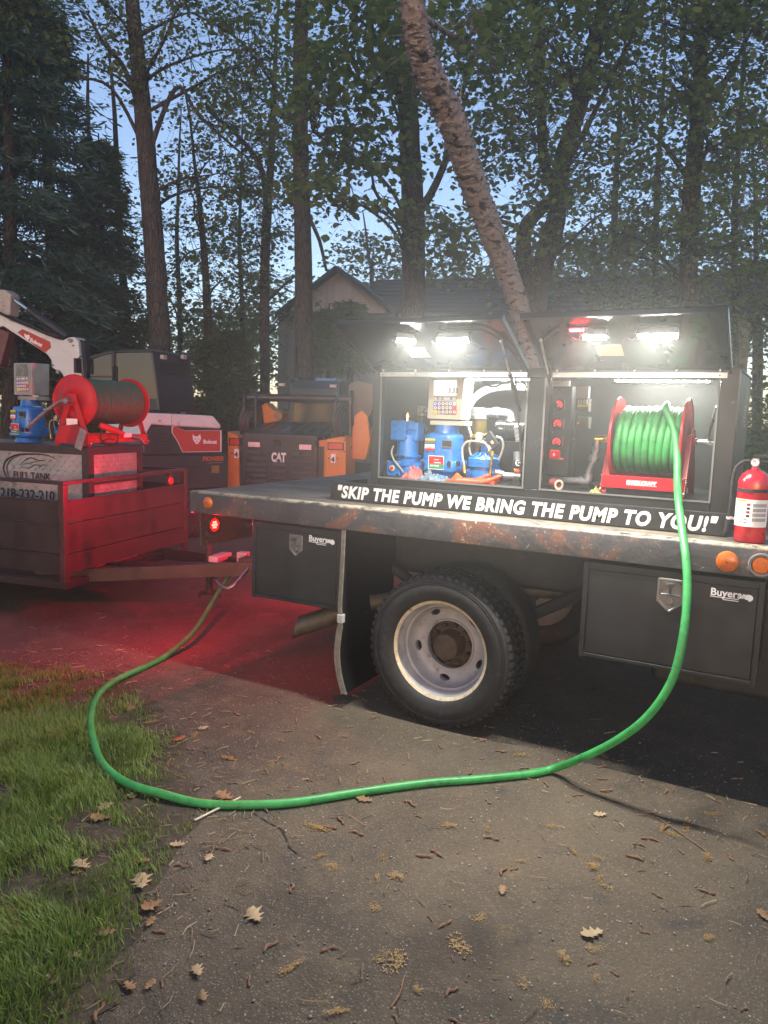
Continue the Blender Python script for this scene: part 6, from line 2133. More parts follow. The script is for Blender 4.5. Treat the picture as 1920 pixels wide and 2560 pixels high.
# wall below the band, set back, with boards
zlow = -.0
xw0 = hx(HP(165, 700))
x = xw0
k = 0
while x < xw0 + 14:
    MB().prism([hw(x, zlow, .12), hw(x, bandz - .15, .12), hw(x + .29, bandz - .15, .12), hw(x + .29, zlow, .12)], -HN * .05).build('wall_board', SIDD, house)
    x += .302
    k += 1
MB().prism([hw(xw0, zlow, .2), hw(xw0, bandz + .02, .2), hw(xw0 + 14, bandz + .02, .2), hw(xw0 + 14, zlow, .2)], -HN * 7).build('wall', SIDD, house)
# gable roof slopes with thickness and the long main roof
for s in (-1, 1):
    xe = hx(pk) + s * (half + .25)
    ze = pk.z - pitch * (half + .25)
    P = [hw(hx(pk), pk.z + .02, -.35), hw(xe, ze, -.35), hw(xe, ze - .14, -.35), hw(hx(pk), pk.z - .12, -.35)]
    MB().prism(P, -HN * 4.2).build('gable_roof', ROOFM, house)
rz_ = HP(1000, 183, 3.5).z
P = [hw(hx(pk) + .3, rz_, 3.6), hw(hx(pk) + 13.5, rz_, 3.6), hw(hx(pk) + 13.5, bandz + .05, -.1), hw(hx(pk) + .3, bandz + .05, -.1)]
roof = MB().prism(P, up * -.12).build('roof', ROOFM, house)
P = [hw(hx(pk) + .3, rz_, 3.6), hw(hx(pk) + 13.5, rz_, 3.6), hw(hx(pk) + 13.5, bandz + .05, 7.3), hw(hx(pk) + .3, bandz + .05, 7.3)]
MB().prism(P, up * -.12).build('roof', ROOFM, house)
for j in range(9):
    u = (j + .5) / 9
    a_ = hw(hx(pk) + .32, rz_ + (bandz + .05 - rz_) * u + .012, 3.6 - 3.7 * u)
    b_ = hw(hx(pk) + 13.4, rz_ + (bandz + .05 - rz_) * u + .012, 3.6 - 3.7 * u)
    MB().beam(a_, b_, .05, .012).build('shingle_course', ROOFM, roof)
# ------------------------------------------------------------------ trees
def bark(name, c1, c2, scale=1.0, birch=False):
    m = bpy.data.materials.new(name)
    n, l, b, out = nt(m)
    v = n.new('ShaderNodeTexCoord').outputs['Object']
    mp = n.new('ShaderNodeMapping')
    mp.inputs['Scale'].default_value = (9 * scale, 9 * scale, 1.6 * scale) if not birch else (3, 3, 9)
    l.new(v, mp.inputs['Vector'])
    f = noise(n, l, mp.outputs[0], 2.2, 7, 0.68, 0.6)
    f2 = noise(n, l, v, 5, 5, 0.6)
    vo = n.new('ShaderNodeTexVoronoi')
    vo.inputs['Scale'].default_value = 2.4
    vo.feature = 'DISTANCE_TO_EDGE'
    l.new(mp.outputs[0], vo.inputs['Vector'])
    c = mixc(n, l, ramp(n, l, f, 0.3, 0.7), c1, c2)
    if birch:
        c = mixc(n, l, ramp(n, l, f, 0.53, 0.6), c, (0.045, 0.036, 0.032))
        c = mixc(n, l, ramp(n, l, noise(n, l, v, 11, 7, .72, .8), 0.55, 0.64), c, (0.09, 0.07, 0.058))
        h = f
    else:
        c = mixc(n, l, ramp(n, l, vo.outputs['Distance'], 0.12, 0.0), c, tuple(x * .35 for x in c1))
        h = math_n(n, l, 'ADD', math_n(n, l, 'MULTIPLY', vo.outputs['Distance'], 2.0), f)
    l.new(c, b.inputs['Base Color'])
    b.inputs['Roughness'].default_value = 0.9
    b.inputs['Specular IOR Level'].default_value = 0.2
    bumpn(n, l, h, 0.9, 0.035, b)
    return m


BARK = bark('furrowed_bark', (0.048, 0.041, 0.037), (0.11, 0.096, 0.087))
BARKG = bark('grey_bark', (0.06, 0.052, 0.046), (0.13, 0.115, 0.1), 1.4)
BIRCH = bark('peeling_birch_bark', (0.28, 0.235, 0.225), (0.5, 0.44, 0.42), 1, True)


def leafmat(name, dark, light, tl_=0.52):
    m = bpy.data.materials.new(name)
    n, l, b, out = nt(m)
    g = n.new('ShaderNodeNewGeometry')
    v = n.new('ShaderNodeTexCoord').outputs['Object']
    f = noise(n, l, v, 0.8, 3, 0.6)
    r = math_n(n, l, 'ADD', math_n(n, l, 'MULTIPLY', g.outputs['Random Per Island'], 0.6), math_n(n, l, 'MULTIPLY', ramp(n, l, f, 0.3, 0.7), 0.4))
    c = mixc(n, l, r, dark, light)
    l.new(c, b.inputs['Base Color'])
    b.inputs['Roughness'].default_value = 0.55
    b.inputs['Specular IOR Level'].default_value = 0.35
    t = n.new('ShaderNodeBsdfTranslucent')
    c2 = mixc(n, l, 0.5, c, (0.2, 0.26, 0.04))
    l.new(c2, t.inputs['Color'])
    mx = n.new('ShaderNodeMixShader')
    mx.inputs[0].default_value = tl_
    l.new(b.outputs[0], mx.inputs[1])
    l.new(t.outputs[0], mx.inputs[2])
    l.new(mx.outputs[0], out.inputs['Surface'])
    return m


LEAF_M = leafmat('maple_leaf_green', (0.085, 0.155, 0.048), (0.2, 0.29, 0.09))
LEAF_F = leafmat('far_leaf_green', (0.085, 0.14, 0.045), (0.2, 0.26, 0.095))
LEAF_Y = leafmat('spring_leaf_olive', (0.08, 0.1, 0.03), (0.18, 0.2, 0.07))
LEAF_D = leafmat('dark_needle_green', (0.022, 0.062, 0.05), (0.055, 0.12, 0.085), 0.25)
LEAF_O = leafmat('olive_needle_green', (0.045, 0.08, 0.018), (0.1, 0.14, 0.03), 0.35)
LEAF_B = leafmat('bare_brown_spray', (0.13, 0.10, 0.085), (0.26, 0.2, 0.17), 0.3)

LEAFSHAPE = np.array([(0, 0, 0), (.34, .30, .05), (.42, .62, .07), (0, 1.0, -.08), (-.42, .62, .07), (-.34, .30, .05)])     # x width, y length, z fold
NEEDLE = np.array([(0, 0, 0), (.09, .3, .02), (.09, .7, .02), (0, 1.0, -.05), (-.09, .7, .02), (-.09, .3, .02)])


def rand_frames(n, tilt, droop, rg):
    az = rg.uniform(0, 2 * np.pi, n)
    yv = np.stack([np.cos(az), np.sin(az), -droop + rg.normal(0, tilt, n)], 1)
    yv /= np.linalg.norm(yv, axis=1, keepdims=True)
    up_ = np.stack([rg.normal(0, tilt, n), rg.normal(0, tilt, n), np.ones(n)], 1)
    xv = np.cross(yv, up_)
    xv /= np.linalg.norm(xv, axis=1, keepdims=True)
    zv = np.cross(xv, yv)
    return xv, yv, zv


def leaves_arrays(P, size, rg, shape=LEAFSHAPE, tilt=0.45, droop=0.35, frames=None):
    n = len(P)
    xv, yv, zv = frames if frames is not None else rand_frames(n, tilt, droop, rg)
    s = (size * rg.uniform(0.55, 1.4, n))[:, None, None]
    k = len(shape)
    V = P[:, None, :] + s * (shape[None, :, 0:1] * xv[:, None, :] + shape[None, :, 1:2] * yv[:, None, :] + shape[None, :, 2:3] * zv[:, None, :])
    o = (np.arange(n) * k)[:, None]
    F = np.concatenate([o + np.array([[0, 1, 2, 3]]), o + np.array([[0, 3, 4, 5]])], 0)
    return V.reshape(-1, 3), F


def tubes_fast(segs, n=3):
    """many thin straight twigs in one mesh: segs (m, 8): p0, p1, r0, r1"""
    segs = np.asarray(segs, float)
    m = len(segs)
    p0, p1 = segs[:, 0:3], segs[:, 3:6]
    d = p1 - p0
    d /= np.linalg.norm(d, axis=1, keepdims=True) + 1e-9
    ref = np.where(np.abs(d[:, 2:3]) < .9, np.array([[0, 0, 1.0]]), np.array([[1.0, 0, 0]]))
    u = np.cross(d, ref)
    u /= np.linalg.norm(u, axis=1, keepdims=True)
    w = np.cross(d, u)
    V = []
    for p, r in ((p0, segs[:, 6:7]), (p1, segs[:, 7:8])):
        for k in range(n):
            a = 2 * np.pi * k / n
            V.append(p + r * (np.cos(a) * u + np.sin(a) * w))
    V = np.stack(V, 1).reshape(-1, 3)
    o = (np.arange(m) * 2 * n)[:, None]
    F = np.concatenate([o + np.array([[k, (k + 1) % n, n + (k + 1) % n, n + k]]) for k in range(n)], 0)
    return V, F


CROWN = 1.0


class Tree:
    def __init__(s, name, label, pts, barkm, seed, cat='tree', group=None, flare=1.25, extend=5.0, wob=0.06, seg=14, dense=1):
        """pts: (x, y, width, distance) from the photograph at 1659 pixels across; the stem goes on down to the ground and up out of view"""
        s.rg = np.random.default_rng(seed)
        s.rr = random.Random(seed)
        W, R = [], []
        for x, y, w, d in pts:
            W.append(atD(x * K, y * K, d))
            R.append(w * K / 2 * d / FPX)
        if W[0].z > W[-1].z:
            W.reverse()
            R.reverse()
        base = W[0]
        dirn = (W[0] - W[1]).normalized()
        if base.z > 0.05:
            k = base.z / max(0.25, -dirn.z)
            foot = base + dirn * k
            foot.z = -0.02
            mid = base.lerp(foot, .75)
            W = [foot, mid] + W
            R = [R[0] * 1.12 * flare, R[0] * 1.06] + R
        if extend:
            t = (W[-1] - W[-2]).normalized()
            W.append(W[-1] + t * extend * .5 + Vector((0, 0, extend * .1)))
            R.append(R[-1] * .72)
            W.append(W[-1] + (t + Vector((s.rr.uniform(-.1, .1), s.rr.uniform(-.1, .1), .2))).normalized() * extend * .5)
            R.append(R[-1] * .45)
        n = 6 * dense
        s.path = bez(W, n)
        s.rad = []
        for i in range(len(R) - 1):
            s.rad += [R[i] + (R[i + 1] - R[i]) * k / n for k in range(n)]
        s.rad.append(R[-1])
        s.barkm = barkm
        s.root = thing(name, label, cat, (W[0].x, W[0].y, 0), 0, group)
        MB().tube(s.path, s.rad, seg, True, wob).build('trunk', barkm, s.root, angle=80)
        s.limbs = []
        s.tw = []
        s.P = []
        s.sz = []
        s.org = np.array(W[0])
        s.org[2] = 0

    def fork(s, pts, name='stem'):
        W = [atD(x * K, y * K, d) for x, y, w, d in pts]
        R = [w * K / 2 * d / FPX for x, y, w, d in pts]
        p = bez(W, 5)
        r = []
        for i in range(len(R) - 1):
            r += [R[i] + (R[i + 1] - R[i]) * k / 5 for k in range(5)]
        r.append(R[-1])
        MB().tube(p, r, 10, True, .06).build(name, s.barkm, s.root, angle=80)
        s.limbs.append([np.array(q) for q in p])
        return s

    def crown(s, px, py, d, rx, ry, rd, ncl, size, per=22, limbs=2, spread=0.38, flat=0.35, lr=0.035, vis=True):
        c = np.array(atD(px * K, py * K, d))
        rx, ry = rx * K * d / FPX, ry * K * d / FPX
        f = np.array((CAM_F.x, CAM_F.y, 0))
        f /= np.linalg.norm(f)
        r = np.array((f[1], -f[0], 0))
        u = np.array((0, 0, 1.0))
        ncl = int(ncl * CROWN)
        q = s.rg.normal(size=(ncl, 3))
        q /= np.linalg.norm(q, axis=1, keepdims=True)
        q *= s.rg.uniform(0.15, 1, (ncl, 1)) ** 0.45
        C = c + q[:, 0:1] * rx * r + q[:, 1:2] * ry * u + q[:, 2:3] * rd * f
        C = C[C[:, 2] > 0.25]
        if len(C) == 0:
            return s
        tp = np.array([np.array(p) for p in s.path])
        new = []
        for k in range(limbs):
            e = C[s.rg.integers(len(C))]
            cand = np.where(tp[:, 2] < max(e[2] - .2, tp[:, 2].min() + .1))[0]
            st = tp[cand[np.argmin(np.abs(tp[cand, 2] - (e[2] - 0.25 * np.linalg.norm((e - c)[:2]) - .5)))]] if len(cand) else tp[0]
            L = np.linalg.norm(e - st)
            m1 = st + (e - st) * .35 + np.array([s.rr.uniform(-.1, .1) * L, s.rr.uniform(-.1, .1) * L, .07 * L])
            m2 = st + (e - st) * .7 + np.array([s.rr.uniform(-.08, .08) * L, s.rr.uniform(-.08, .08) * L, .06 * L])
            p = bez([st, m1, m2, e], 5)
            r0_ = min(lr, .02 + .008 * L)
            MB().tube(p, [r0_ * (1 - .8 * i / (len(p) - 1)) for i in range(len(p))], 7, True).build('limb', s.barkm, s.root, angle=80)
            new.append(np.array([np.array(v) for v in p]))
            s.limbs.append(list(new[-1]))
        L_ = np.concatenate([np.array(x) for x in s.limbs]) if s.limbs else tp
        for cl in C:
            dd = np.linalg.norm(L_ - cl, axis=1)
            i = int(np.argmin(dd))
            if dd[i] < 2.6:
                s.tw.append((*L_[i], *((L_[i] + cl) / 2 + s.rg.normal(0, .06, 3) + [0, 0, .04]), .011, .007))
                s.tw.append((*s.tw[-1][3:6], *cl, .007, .004))
        # every cluster is a few leafy shoots: leaves set along drooping twigs
        k = len(C)
        ns = 3
        m_ = max(4, int(per * 1.15 / ns))
        O = np.repeat(C, ns, 0)
        out = O - c
        out[:, 2] = 0
        az = np.arctan2(out[:, 1], out[:, 0]) + s.rg.normal(0, 1.1, len(O))
        LL = spread * s.rg.uniform(1.0, 2.3, len(O))
        dv = np.stack([np.cos(az), np.sin(az), s.rg.normal(-.18, .3, len(O))], 1)
        E = O + dv * LL[:, None]
        E[:, 2] -= .25 * LL ** 2
        for q in range(0, len(O)):
            s.tw.append((*O[q], *E[q], .0045, .0015))
        t_ = s.rg.uniform(.05, 1.08, (len(O), m_, 1))
        P = O[:, None] * (1 - t_) + E[:, None] * t_ + s.rg.normal(size=(len(O), m_, 3)) * np.array([1, 1, flat * 1.3]) * (spread * .27)
        P = P.reshape(-1, 3)
        s.P.append(P)
        s.sz.append(np.full(len(P), size))
        return s

    def done(s, leafm, tilt=.45, droop=.35, shape=LEAFSHAPE, single=0):
        if s.tw:
            V, F = tubes_fast(s.tw)
            o = raw_mesh('twigs', V - s.org, F, s.barkm, s.root)
            o['kind'] = 'stuff'
        if s.P:
            P = np.concatenate(s.P)
            size = np.concatenate(s.sz)
            if single:
                # the leaves that show largest, each an object of its own
                D = np.array([(p - np.array(CAM_C)) @ np.array(CAM_F) for p in P])
                U_ = np.array([(p - np.array(CAM_C)) @ np.array(CAM_U) for p in P]) / D
                R_ = np.array([(p - np.array(CAM_C)) @ np.array(CAM_R) for p in P]) / D
                vis = (np.abs(U_) < 1280 / FPX) & (np.abs(R_) < 960 / FPX)
                idx = np.argsort(np.where(vis, D / size, 1e9))[:single]
                me = bpy.data.meshes.new('leaf')
                me.from_pydata([tuple(v) for v in shape], [], [(0, 1, 2, 3), (0, 3, 4, 5)])
                me.materials.append(leafm)
                for i in idx:
                    az = s.rr.uniform(0, 2 * PI)
                    o = bpy.data.objects.new('leaf', me)
                    COL.objects.link(o)
                    o.parent = s.root
                    o.location = Vector(P[i] - s.org)
                    sc_ = size[i] * s.rr.uniform(.8, 1.25)
                    o.scale = (sc_, sc_, sc_)
                    o.rotation_euler = (s.rr.gauss(-.45, .35), s.rr.gauss(0, .4), az)
                keep = np.ones(len(P), bool)
                keep[idx] = False
                P, size = P[keep], size[keep]
            V, F = leaves_arrays(P, size, s.rg, shape, tilt, droop)
            o = raw_mesh('crown', V - s.org, F, leafm, s.root)
            o['kind'] = 'stuff'
        return s


# --- the big trunks of the picture, left to right
t = Tree('oak_tree', 'tall dark furrowed trunk rising behind the excavator cab', [(346, 760, 46, 13.5), (335, 560, 44, 13.5), (318, 350, 40, 13.4), (300, 150, 34, 13.3), (284, -10, 30, 13.2)], BARK, 21)
t.fork([(318, 340, 12, 13.4), (380, 190, 9, 13.2), (430, 250, 7, 13), (520, 330, 5, 13)], 'limb').fork([(308, 260, 12, 13.4), (270, 150, 10, 13), (225, 95, 8, 12.6), (190, 30, 5, 12.5)], 'limb').fork([(316, 330, 9, 13.4), (240, 190, 7, 13), (150, 168, 4, 12.8)], 'limb')
t.crown(170, 60, 13, 180, 130, 1.5, 46, .075, 26, 2).crown(430, 130, 13.2, 180, 150, 1.6, 62, .075, 26, 3).crown(520, 330, 13.6, 120, 110, 1.5, 36, .075, 26, 2).crown(300, -60, 13, 320, 110, 2, 40, .08, 26, 2)
t.done(LEAF_F)
t = Tree('oak_tree', 'straight dark trunk in front of the left corner of the house', [(657, 830, 39, 13.2), (655, 560, 38, 13.2), (650, 350, 34, 13.1), (648, 200, 32, 13), (652, -10, 30, 12.9)], BARK, 22)
t.fork([(668, 470, 9, 13.1), (690, 520, 8, 12.8), (705, 585, 6, 12.7)], 'limb').fork([(650, 300, 9, 13), (600, 200, 7, 13), (520, 90, 5, 13.2), (420, 30, 4, 13)], 'limb')
t.crown(560, 120, 13, 110, 160, 1.4, 44, .08, 26, 2).crown(600, 330, 13.4, 60, 120, 1.2, 18, .08, 26, 1).crown(640, -60, 12.6, 220, 100, 1.8, 44, .085, 26, 2)
t.done(LEAF_F)
t = Tree('maple_tree', 'dark maple trunk with large drooping leaf sprays beside the leaning birch', [(893, 700, 50, 12.2), (893, 480, 50, 12.2), (885, 300, 44, 12), (880, 150, 40, 11.8), (884, -10, 38, 11.6)], BARKG, 23)
t.fork([(895, 470, 24, 12.2), (930, 420, 18, 12), (965, 340, 14, 11.8), (1010, 200, 10, 11.5)], 'limb')
t.crown(760, 60, 9.5, 120, 110, 1.2, 62, .105, 20, 3, .34).crown(730, 250, 9.6, 78, 150, 1.0, 40, .105, 20, 2, .32).crown(790, 440, 9.5, 45, 34, .6, 7, .11, 16, 1, .26).crown(690, 395, 9.6, 40, 60, .6, 9, .11, 16, 1, .28).crown(850, 250, 10.5, 40, 160, .8, 18, .1, 18, 1, .3).crown(940, 500, 11, 60, 70, .9, 16, .1, 20, 1)
t.done(LEAF_M, .5, .5, single=300)
t = Tree('birch_tree', 'leaning pale birch with peeling bark, foot seen between the raised doors', [(1150, 790, 30, 9.6), (1120, 660, 42, 9.1), (1080, 550, 49, 8.6), (1030, 420, 56, 8.0), (975, 260, 62, 7.3), (915, 130, 60, 6.8), (888, -10, 54, 6.4)], BIRCH, 24, wob=.13, extend=3.5, flare=1.0, dense=5)
bv_ = []
bp_, br_ = t.path, t.rad
for q in range(520):
    i = rnd.randrange(6, len(bp_) - 8)
    ax = (bp_[i + 1] - bp_[i]).normalized()
    a_, u_, w_ = frame_from(ax)
    an = rnd.uniform(0, 2 * PI)
    d_ = u_ * math.cos(an) + w_ * math.sin(an)
    e_ = ax.cross(d_)
    c_ = bp_[i].lerp(bp_[i + 1], rnd.random()) + d_ * br_[i] * .98
    lw_, lh_ = rnd.uniform(.02, .06), rnd.uniform(.012, .035)
    bv_.append((c_ - e_ * lw_, c_ + e_ * lw_ * .9, c_ + e_ * lw_ * .8 + ax * lh_ + d_ * rnd.uniform(.008, .03), c_ - e_ * lw_ * .7 + ax * lh_ * .8 + d_ * rnd.uniform(.004, .02)))
V = np.array([tuple(p - t.root.location) for q in bv_ for p in q])
F = np.arange(len(V)).reshape(-1, 4)
raw_mesh('bark_curls', V, F, BIRCH, t.root)['kind'] = 'stuff'
t.fork([(978, 262, 9, 7.3), (990, 235, 7, 7.3), (996, 190, 4, 7.3)], 'limb_stub').fork([(962, 255, 10, 7.28), (950, 268, 9, 7.2), (948, 276, 5, 7.2)], 'limb_stub')
t.crown(1010, 60, 8.5, 130, 110, 1.2, 36, .085, 22, 2)
t.done(LEAF_M, .5, .4)
t = Tree('maple_tree', 'maple with two crooked stems forking above the house roof', [(1152, 690, 52, 12.6), (1165, 600, 48, 12.6), (1200, 480, 42, 12.5), (1213, 350, 36, 12.4), (1255, 220, 34, 12.3), (1290, 60, 28, 12.2), (1310, -20, 24, 12.1)], BARKG, 25)
t.fork([(1142, 620, 38, 12.6), (1132, 500, 32, 12.4), (1190, 430, 26, 12.3), (1202, 395, 24, 12.3), (1175, 350, 22, 12.2), (1168, 200, 22, 12), (1155, 0, 20, 11.8)])
t.fork([(1208, 380, 16, 12.4), (1255, 300, 12, 12.2), (1330, 150, 9, 12), (1390, 30, 6, 11.8)], 'limb').fork([(1135, 495, 12, 12.4), (1060, 470, 8, 12.2), (1000, 440, 5, 12)], 'limb')
for a_ in ((1080, 130, 11.6, 150, 130, 1.6, 74), (1230, 80, 11.4, 170, 120, 1.6, 80), (1110, 330, 11.8, 110, 120, 1.3, 50), (1280, 300, 11.6, 110, 110, 1.4, 48), (1230, 470, 12, 130, 70, 1.3, 34), (1060, 520, 12, 90, 70, 1.2, 26), (1180, -50, 11, 260, 80, 1.8, 44)):
    t.crown(*a_, .09, 23, 2, .36)
t.done(LEAF_M, .5, .4, single=300)
t = Tree('maple_tree', 'slim dark tree at the right with layered leafy branches', [(1484, 700, 36, 13), (1490, 500, 38, 13), (1495, 400, 38, 12.8), (1508, 250, 32, 12.6), (1515, 100, 26, 12.5), (1512, -10, 24, 12.4)], BARKG, 26)
t.fork([(1495, 400, 14, 12.8), (1440, 320, 10, 12.4), (1370, 250, 6, 12.2)], 'limb').fork([(1505, 260, 12, 12.6), (1580, 150, 8, 12.3), (1640, 30, 5, 12)], 'limb')
for a_ in ((1450, 90, 11.8, 150, 120, 1.6, 84), (1590, 90, 11.6, 120, 150, 1.6, 84), (1440, 290, 12, 100, 100, 1.3, 40), (1590, 340, 12.4, 90, 100, 1.4, 34), (1400, 500, 12.6, 120, 70, 1.3, 40), (1560, 520, 12.6, 120, 90, 1.4, 44), (1520, -50, 11.2, 220, 80, 1.8, 40)):
    t.crown(*a_, .09, 23, 2, .38)
t.done(LEAF_M, .5, .35)
# --- slender trees between
t = Tree('slender_tree', 'slender forked tree between the two dark trunks', [(572, 860, 22, 17), (572, 600, 21, 17), (576, 480, 20, 17), (585, 350, 16, 17), (592, 200, 11, 17)], BARK, 27, extend=2)
t.fork([(574, 400, 15, 17), (555, 345, 12, 17), (510, 290, 9, 16.8), (450, 240, 6, 16.6)], 'limb').fork([(578, 650, 7, 17), (620, 610, 5, 16.8), (650, 590, 3, 16.6)], 'limb')
t.crown(545, 260, 17, 90, 100, 2, 40, .1, 24, 2).crown(570, 460, 17.2, 75, 90, 1.8, 30, .1, 24, 2).crown(600, 640, 17.5, 60, 60, 1.6, 18, .1, 24, 1)
t.done(LEAF_F)
t = Tree('slender_tree', 'thin straight tree left of the slender forked one', [(455, 900, 20, 16), (449, 700, 18, 16), (442, 560, 15, 16), (430, 430, 11, 16), (420, 350, 7, 16)], BARK, 28, extend=1.5)
t.crown(440, 420, 16, 85, 110, 1.8, 44, .09, 24, 3).crown(470, 620, 16.2, 80, 90, 1.6, 34, .09, 24, 2).crown(420, 760, 16, 70, 60, 1.2, 24, .09, 24, 1)
t.done(LEAF_F)
for i, (x, w, d, lab) in enumerate(((205, 16, 19, 'thin leaning trunk left of the tall trunk behind the excavator'), (262, 18, 18, 'thin trunk close beside the tall dark trunk behind the excavator'), (120, 15, 20, 'thin trunk in the dark wood above the excavator boom'))):
    t = Tree('slender_tree', lab, [(x + 18, 850, w, d), (x + 12, 700, w, d), (x, 560, w * .9, d), (x - 8, 400, w * .7, d)], BARK, 40 + i, extend=3)
    t.crown(x + 10, 600, d, 70, 110, 1.8, 30, .1, 24, 2).crown(x, 730, d, 60, 60, 1.5, 18, .1, 22, 1)
    t.done(LEAF_Y if i == 1 else LEAF_F)
# the right-hand understory
for i, (x, w, d, lab) in enumerate(((1590, 15, 17, 'thin trunk near the right edge of the photo behind the truck'), (1420, 14, 18, 'thin upright trunk left of the slim dark right-hand tree'), (1330, 15, 20, 'thin trunk over the house roof between the maples'))):
    t = Tree('slender_tree', lab, [(x, 850, w, d), (x - 4, 650, w, d), (x - 2, 450, w * .9, d), (x + 6, 300, w * .7, d)], BARKG, 50 + i, extend=3)
    t.crown(x, 560, d, 110, 110, 2, 56, .1, 24, 3).crown(x + 10, 700, d, 100, 60, 1.8, 30, .1, 22, 1).crown(x, 380, d, 80, 100, 1.8, 22, .1, 24, 1)
    t.done(LEAF_F, .5, .3)


# --- conifers at the left: whorled drooping boughs
def conifer(name, label, px, d, top, lean, rmax, seed, leafm, zlow=1.2, n_wh=26, barkm=BARK, dens=1.0):
    rg = np.random.default_rng(seed)
    rr = random.Random(seed)
    b0 = atD(px * K, 830 * K, d)
    base = Vector((b0.x, b0.y, 0))
    root = thing(name, label, 'conifer', base)
    tip = base + Vector((lean, 0, top))
    p = bez([base, base.lerp(tip, .4) + Vector((.05, .05, 0)), tip], 6)
    MB().tube(p, [.19 * (1 - .93 * i / (len(p) - 1)) for i in range(len(p))], 10, True, .05).build('trunk', barkm, root, angle=80)
    segs, P, Y = [], [], []
    for w in range(n_wh):
        f = (w + rr.uniform(0, .6)) / n_wh
        z = zlow + (top - zlow) * f
        R = rmax * (1 - f) ** .75 * rr.uniform(.75, 1.1) + .15
        st = base.lerp(tip, z / top)
        for k in range(rr.randint(5, 7)):
            a = rr.uniform(0, 2 * PI)
            dr = Vector((math.cos(a), math.sin(a), 0))
            L = R * rr.uniform(.65, 1.1)
            prev = np.array(st)
            nseg = 5
            for q in range(1, nseg + 1):
                u = q / nseg
                pt = np.array(st + dr * (L * u) + Vector((0, 0, .12 * L * u - .34 * L * u * u + rr.uniform(-.04, .04))))
                segs.append((*prev, *pt, .022 * (1 - u) + .006, .02 * (1 - u) + .004))
                nt_ = int(21 * dens * (.5 + L * .6))
                side = np.array((-dr.y, dr.x, 0))
                t_ = rg.uniform(0, 1, nt_)[:, None]
                off = rg.normal(0, 1, nt_)[:, None] * side * (.16 + .16 * L * (1 - abs(u - .5)))
                pp = prev + (pt - prev) * t_ + off
                pp[:, 2] -= np.abs(off).sum(1) * .25 + rg.uniform(0, .1, nt_)
                P.append(pp)
                yv = np.array(dr) * .7 + off / (np.linalg.norm(off, axis=1, keepdims=True) + 1e-6) * .8
                yv[:, 2] -= .25
                Y.append(yv)
                prev = pt
    V, F = tubes_fast(segs)
    o_ = np.array(base)
    raw_mesh('boughs', V - o_, F, barkm, root)['kind'] = 'stuff'
    P = np.concatenate(P)
    Y = np.concatenate(Y) + rg.normal(0, .3, (len(P), 3))
    P = np.repeat(P, 2, 0) + rg.normal(0, .04, (len(P) * 2, 3))
    Y = np.repeat(Y, 2, 0) + rg.normal(0, .35, (len(Y) * 2, 3))
    Y /= np.linalg.norm(Y, axis=1, keepdims=True)
    X = np.cross(Y, rg.normal(size=Y.shape))
    X /= np.linalg.norm(X, axis=1, keepdims=True)
    V, F = leaves_arrays(P, np.full(len(P), .19), rg, NEEDLE * np.array([.72, 1, 1]), frames=(X, Y, np.cross(X, Y)))
    raw_mesh('crown', V - o_, F, leafm, root)['kind'] = 'stuff'
    return root


conifer('pine_tree', 'big dark blue-green conifer filling the left edge', 15, 13.5, 12.5, .3, 2.3, 61, LEAF_D, 3.0, 22, dens=.7)
conifer('pine_tree', 'dark conifer standing behind the excavator boom', 115, 15.5, 10, -.2, 1.9, 62, LEAF_D, 2.0, 20, dens=.65)
conifer('pine_tree', 'dark conifer beyond the left edge behind the display head', -120, 14.5, 13, .2, 2.5, 63, LEAF_D, 2.0, 22, dens=.75)
conifer('pine_tree', 'olive green conifer between the dark conifers and the tall trunk', 215, 16.5, 7.2, .1, 1.7, 64, LEAF_O, .9, 22)
conifer('spruce_sapling', 'low dark evergreen sapling left of the house wall', 490, 15.5, 3.3, 0, .9, 65, LEAF_O, .3, 14)
conifer('spruce_sapling', 'small evergreen sapling standing before the brown gable', 745, 16.5, 4.0, .1, .36, 66, LEAF_O, 2.7, 7, dens=.45)
conifer('spruce_sapling', 'small evergreen sapling just right of the corner trunk at the gable', 700, 17.5, 4.05, .1, .36, 67, LEAF_O, 2.7, 7, dens=.45)
# fill between the slender trunks
for i, (x, w, d, lab) in enumerate(((385, 11, 20, 'thin sapling just right of the tall trunk, above the excavator cab'), (520, 10, 20, 'thin sapling between the two slender trees'))):
    t = Tree('slender_tree', lab, [(x, 880, w, d), (x + 4, 700, w, d), (x - 3, 520, w * .8, d), (x, 420, w * .6, d)], BARK, 70 + i, extend=2)
    t.crown(x, 560, d, 70, 130, 2, 34, .1, 24, 2, .42).crown(x, 740, d, 75, 90, 1.6, 36, .1, 24, 2, .42)
    t.done(LEAF_F)
# --- the wood goes on behind the viewer (it shows in the cab windows and shades the drive)
BEH = [(-4, -18, 1), (-18, -8, 2), (13, -15, 0)]
SRC = {}
for o in list(COL.objects):
    if o.parent is None and o.name in ('maple_tree.001', 'maple_tree.002', 'oak_tree.001'):
        SRC[len(SRC)] = o
for i, (x, y, k) in enumerate(BEH):
    src = SRC[k]
    r = src.copy()
    COL.objects.link(r)
    r.location = (x, y, 0)
    r.rotation_euler = (0, 0, rnd.uniform(0, 6.28))
    r.scale = (1.2, 1.2, 1.15)
    tag(r, ['leafy tree of the wood straight behind the viewer', 'leafy tree of the wood beyond the lawn, behind the viewer to the left', 'oak of the wood across the drive, behind the viewer to the right'][i], 'tree', 'trees behind the viewer')
    for ch in src.children:
        if not ch.name.startswith('leaf'):
            c = ch.copy()
            COL.objects.link(c)
            c.parent = r
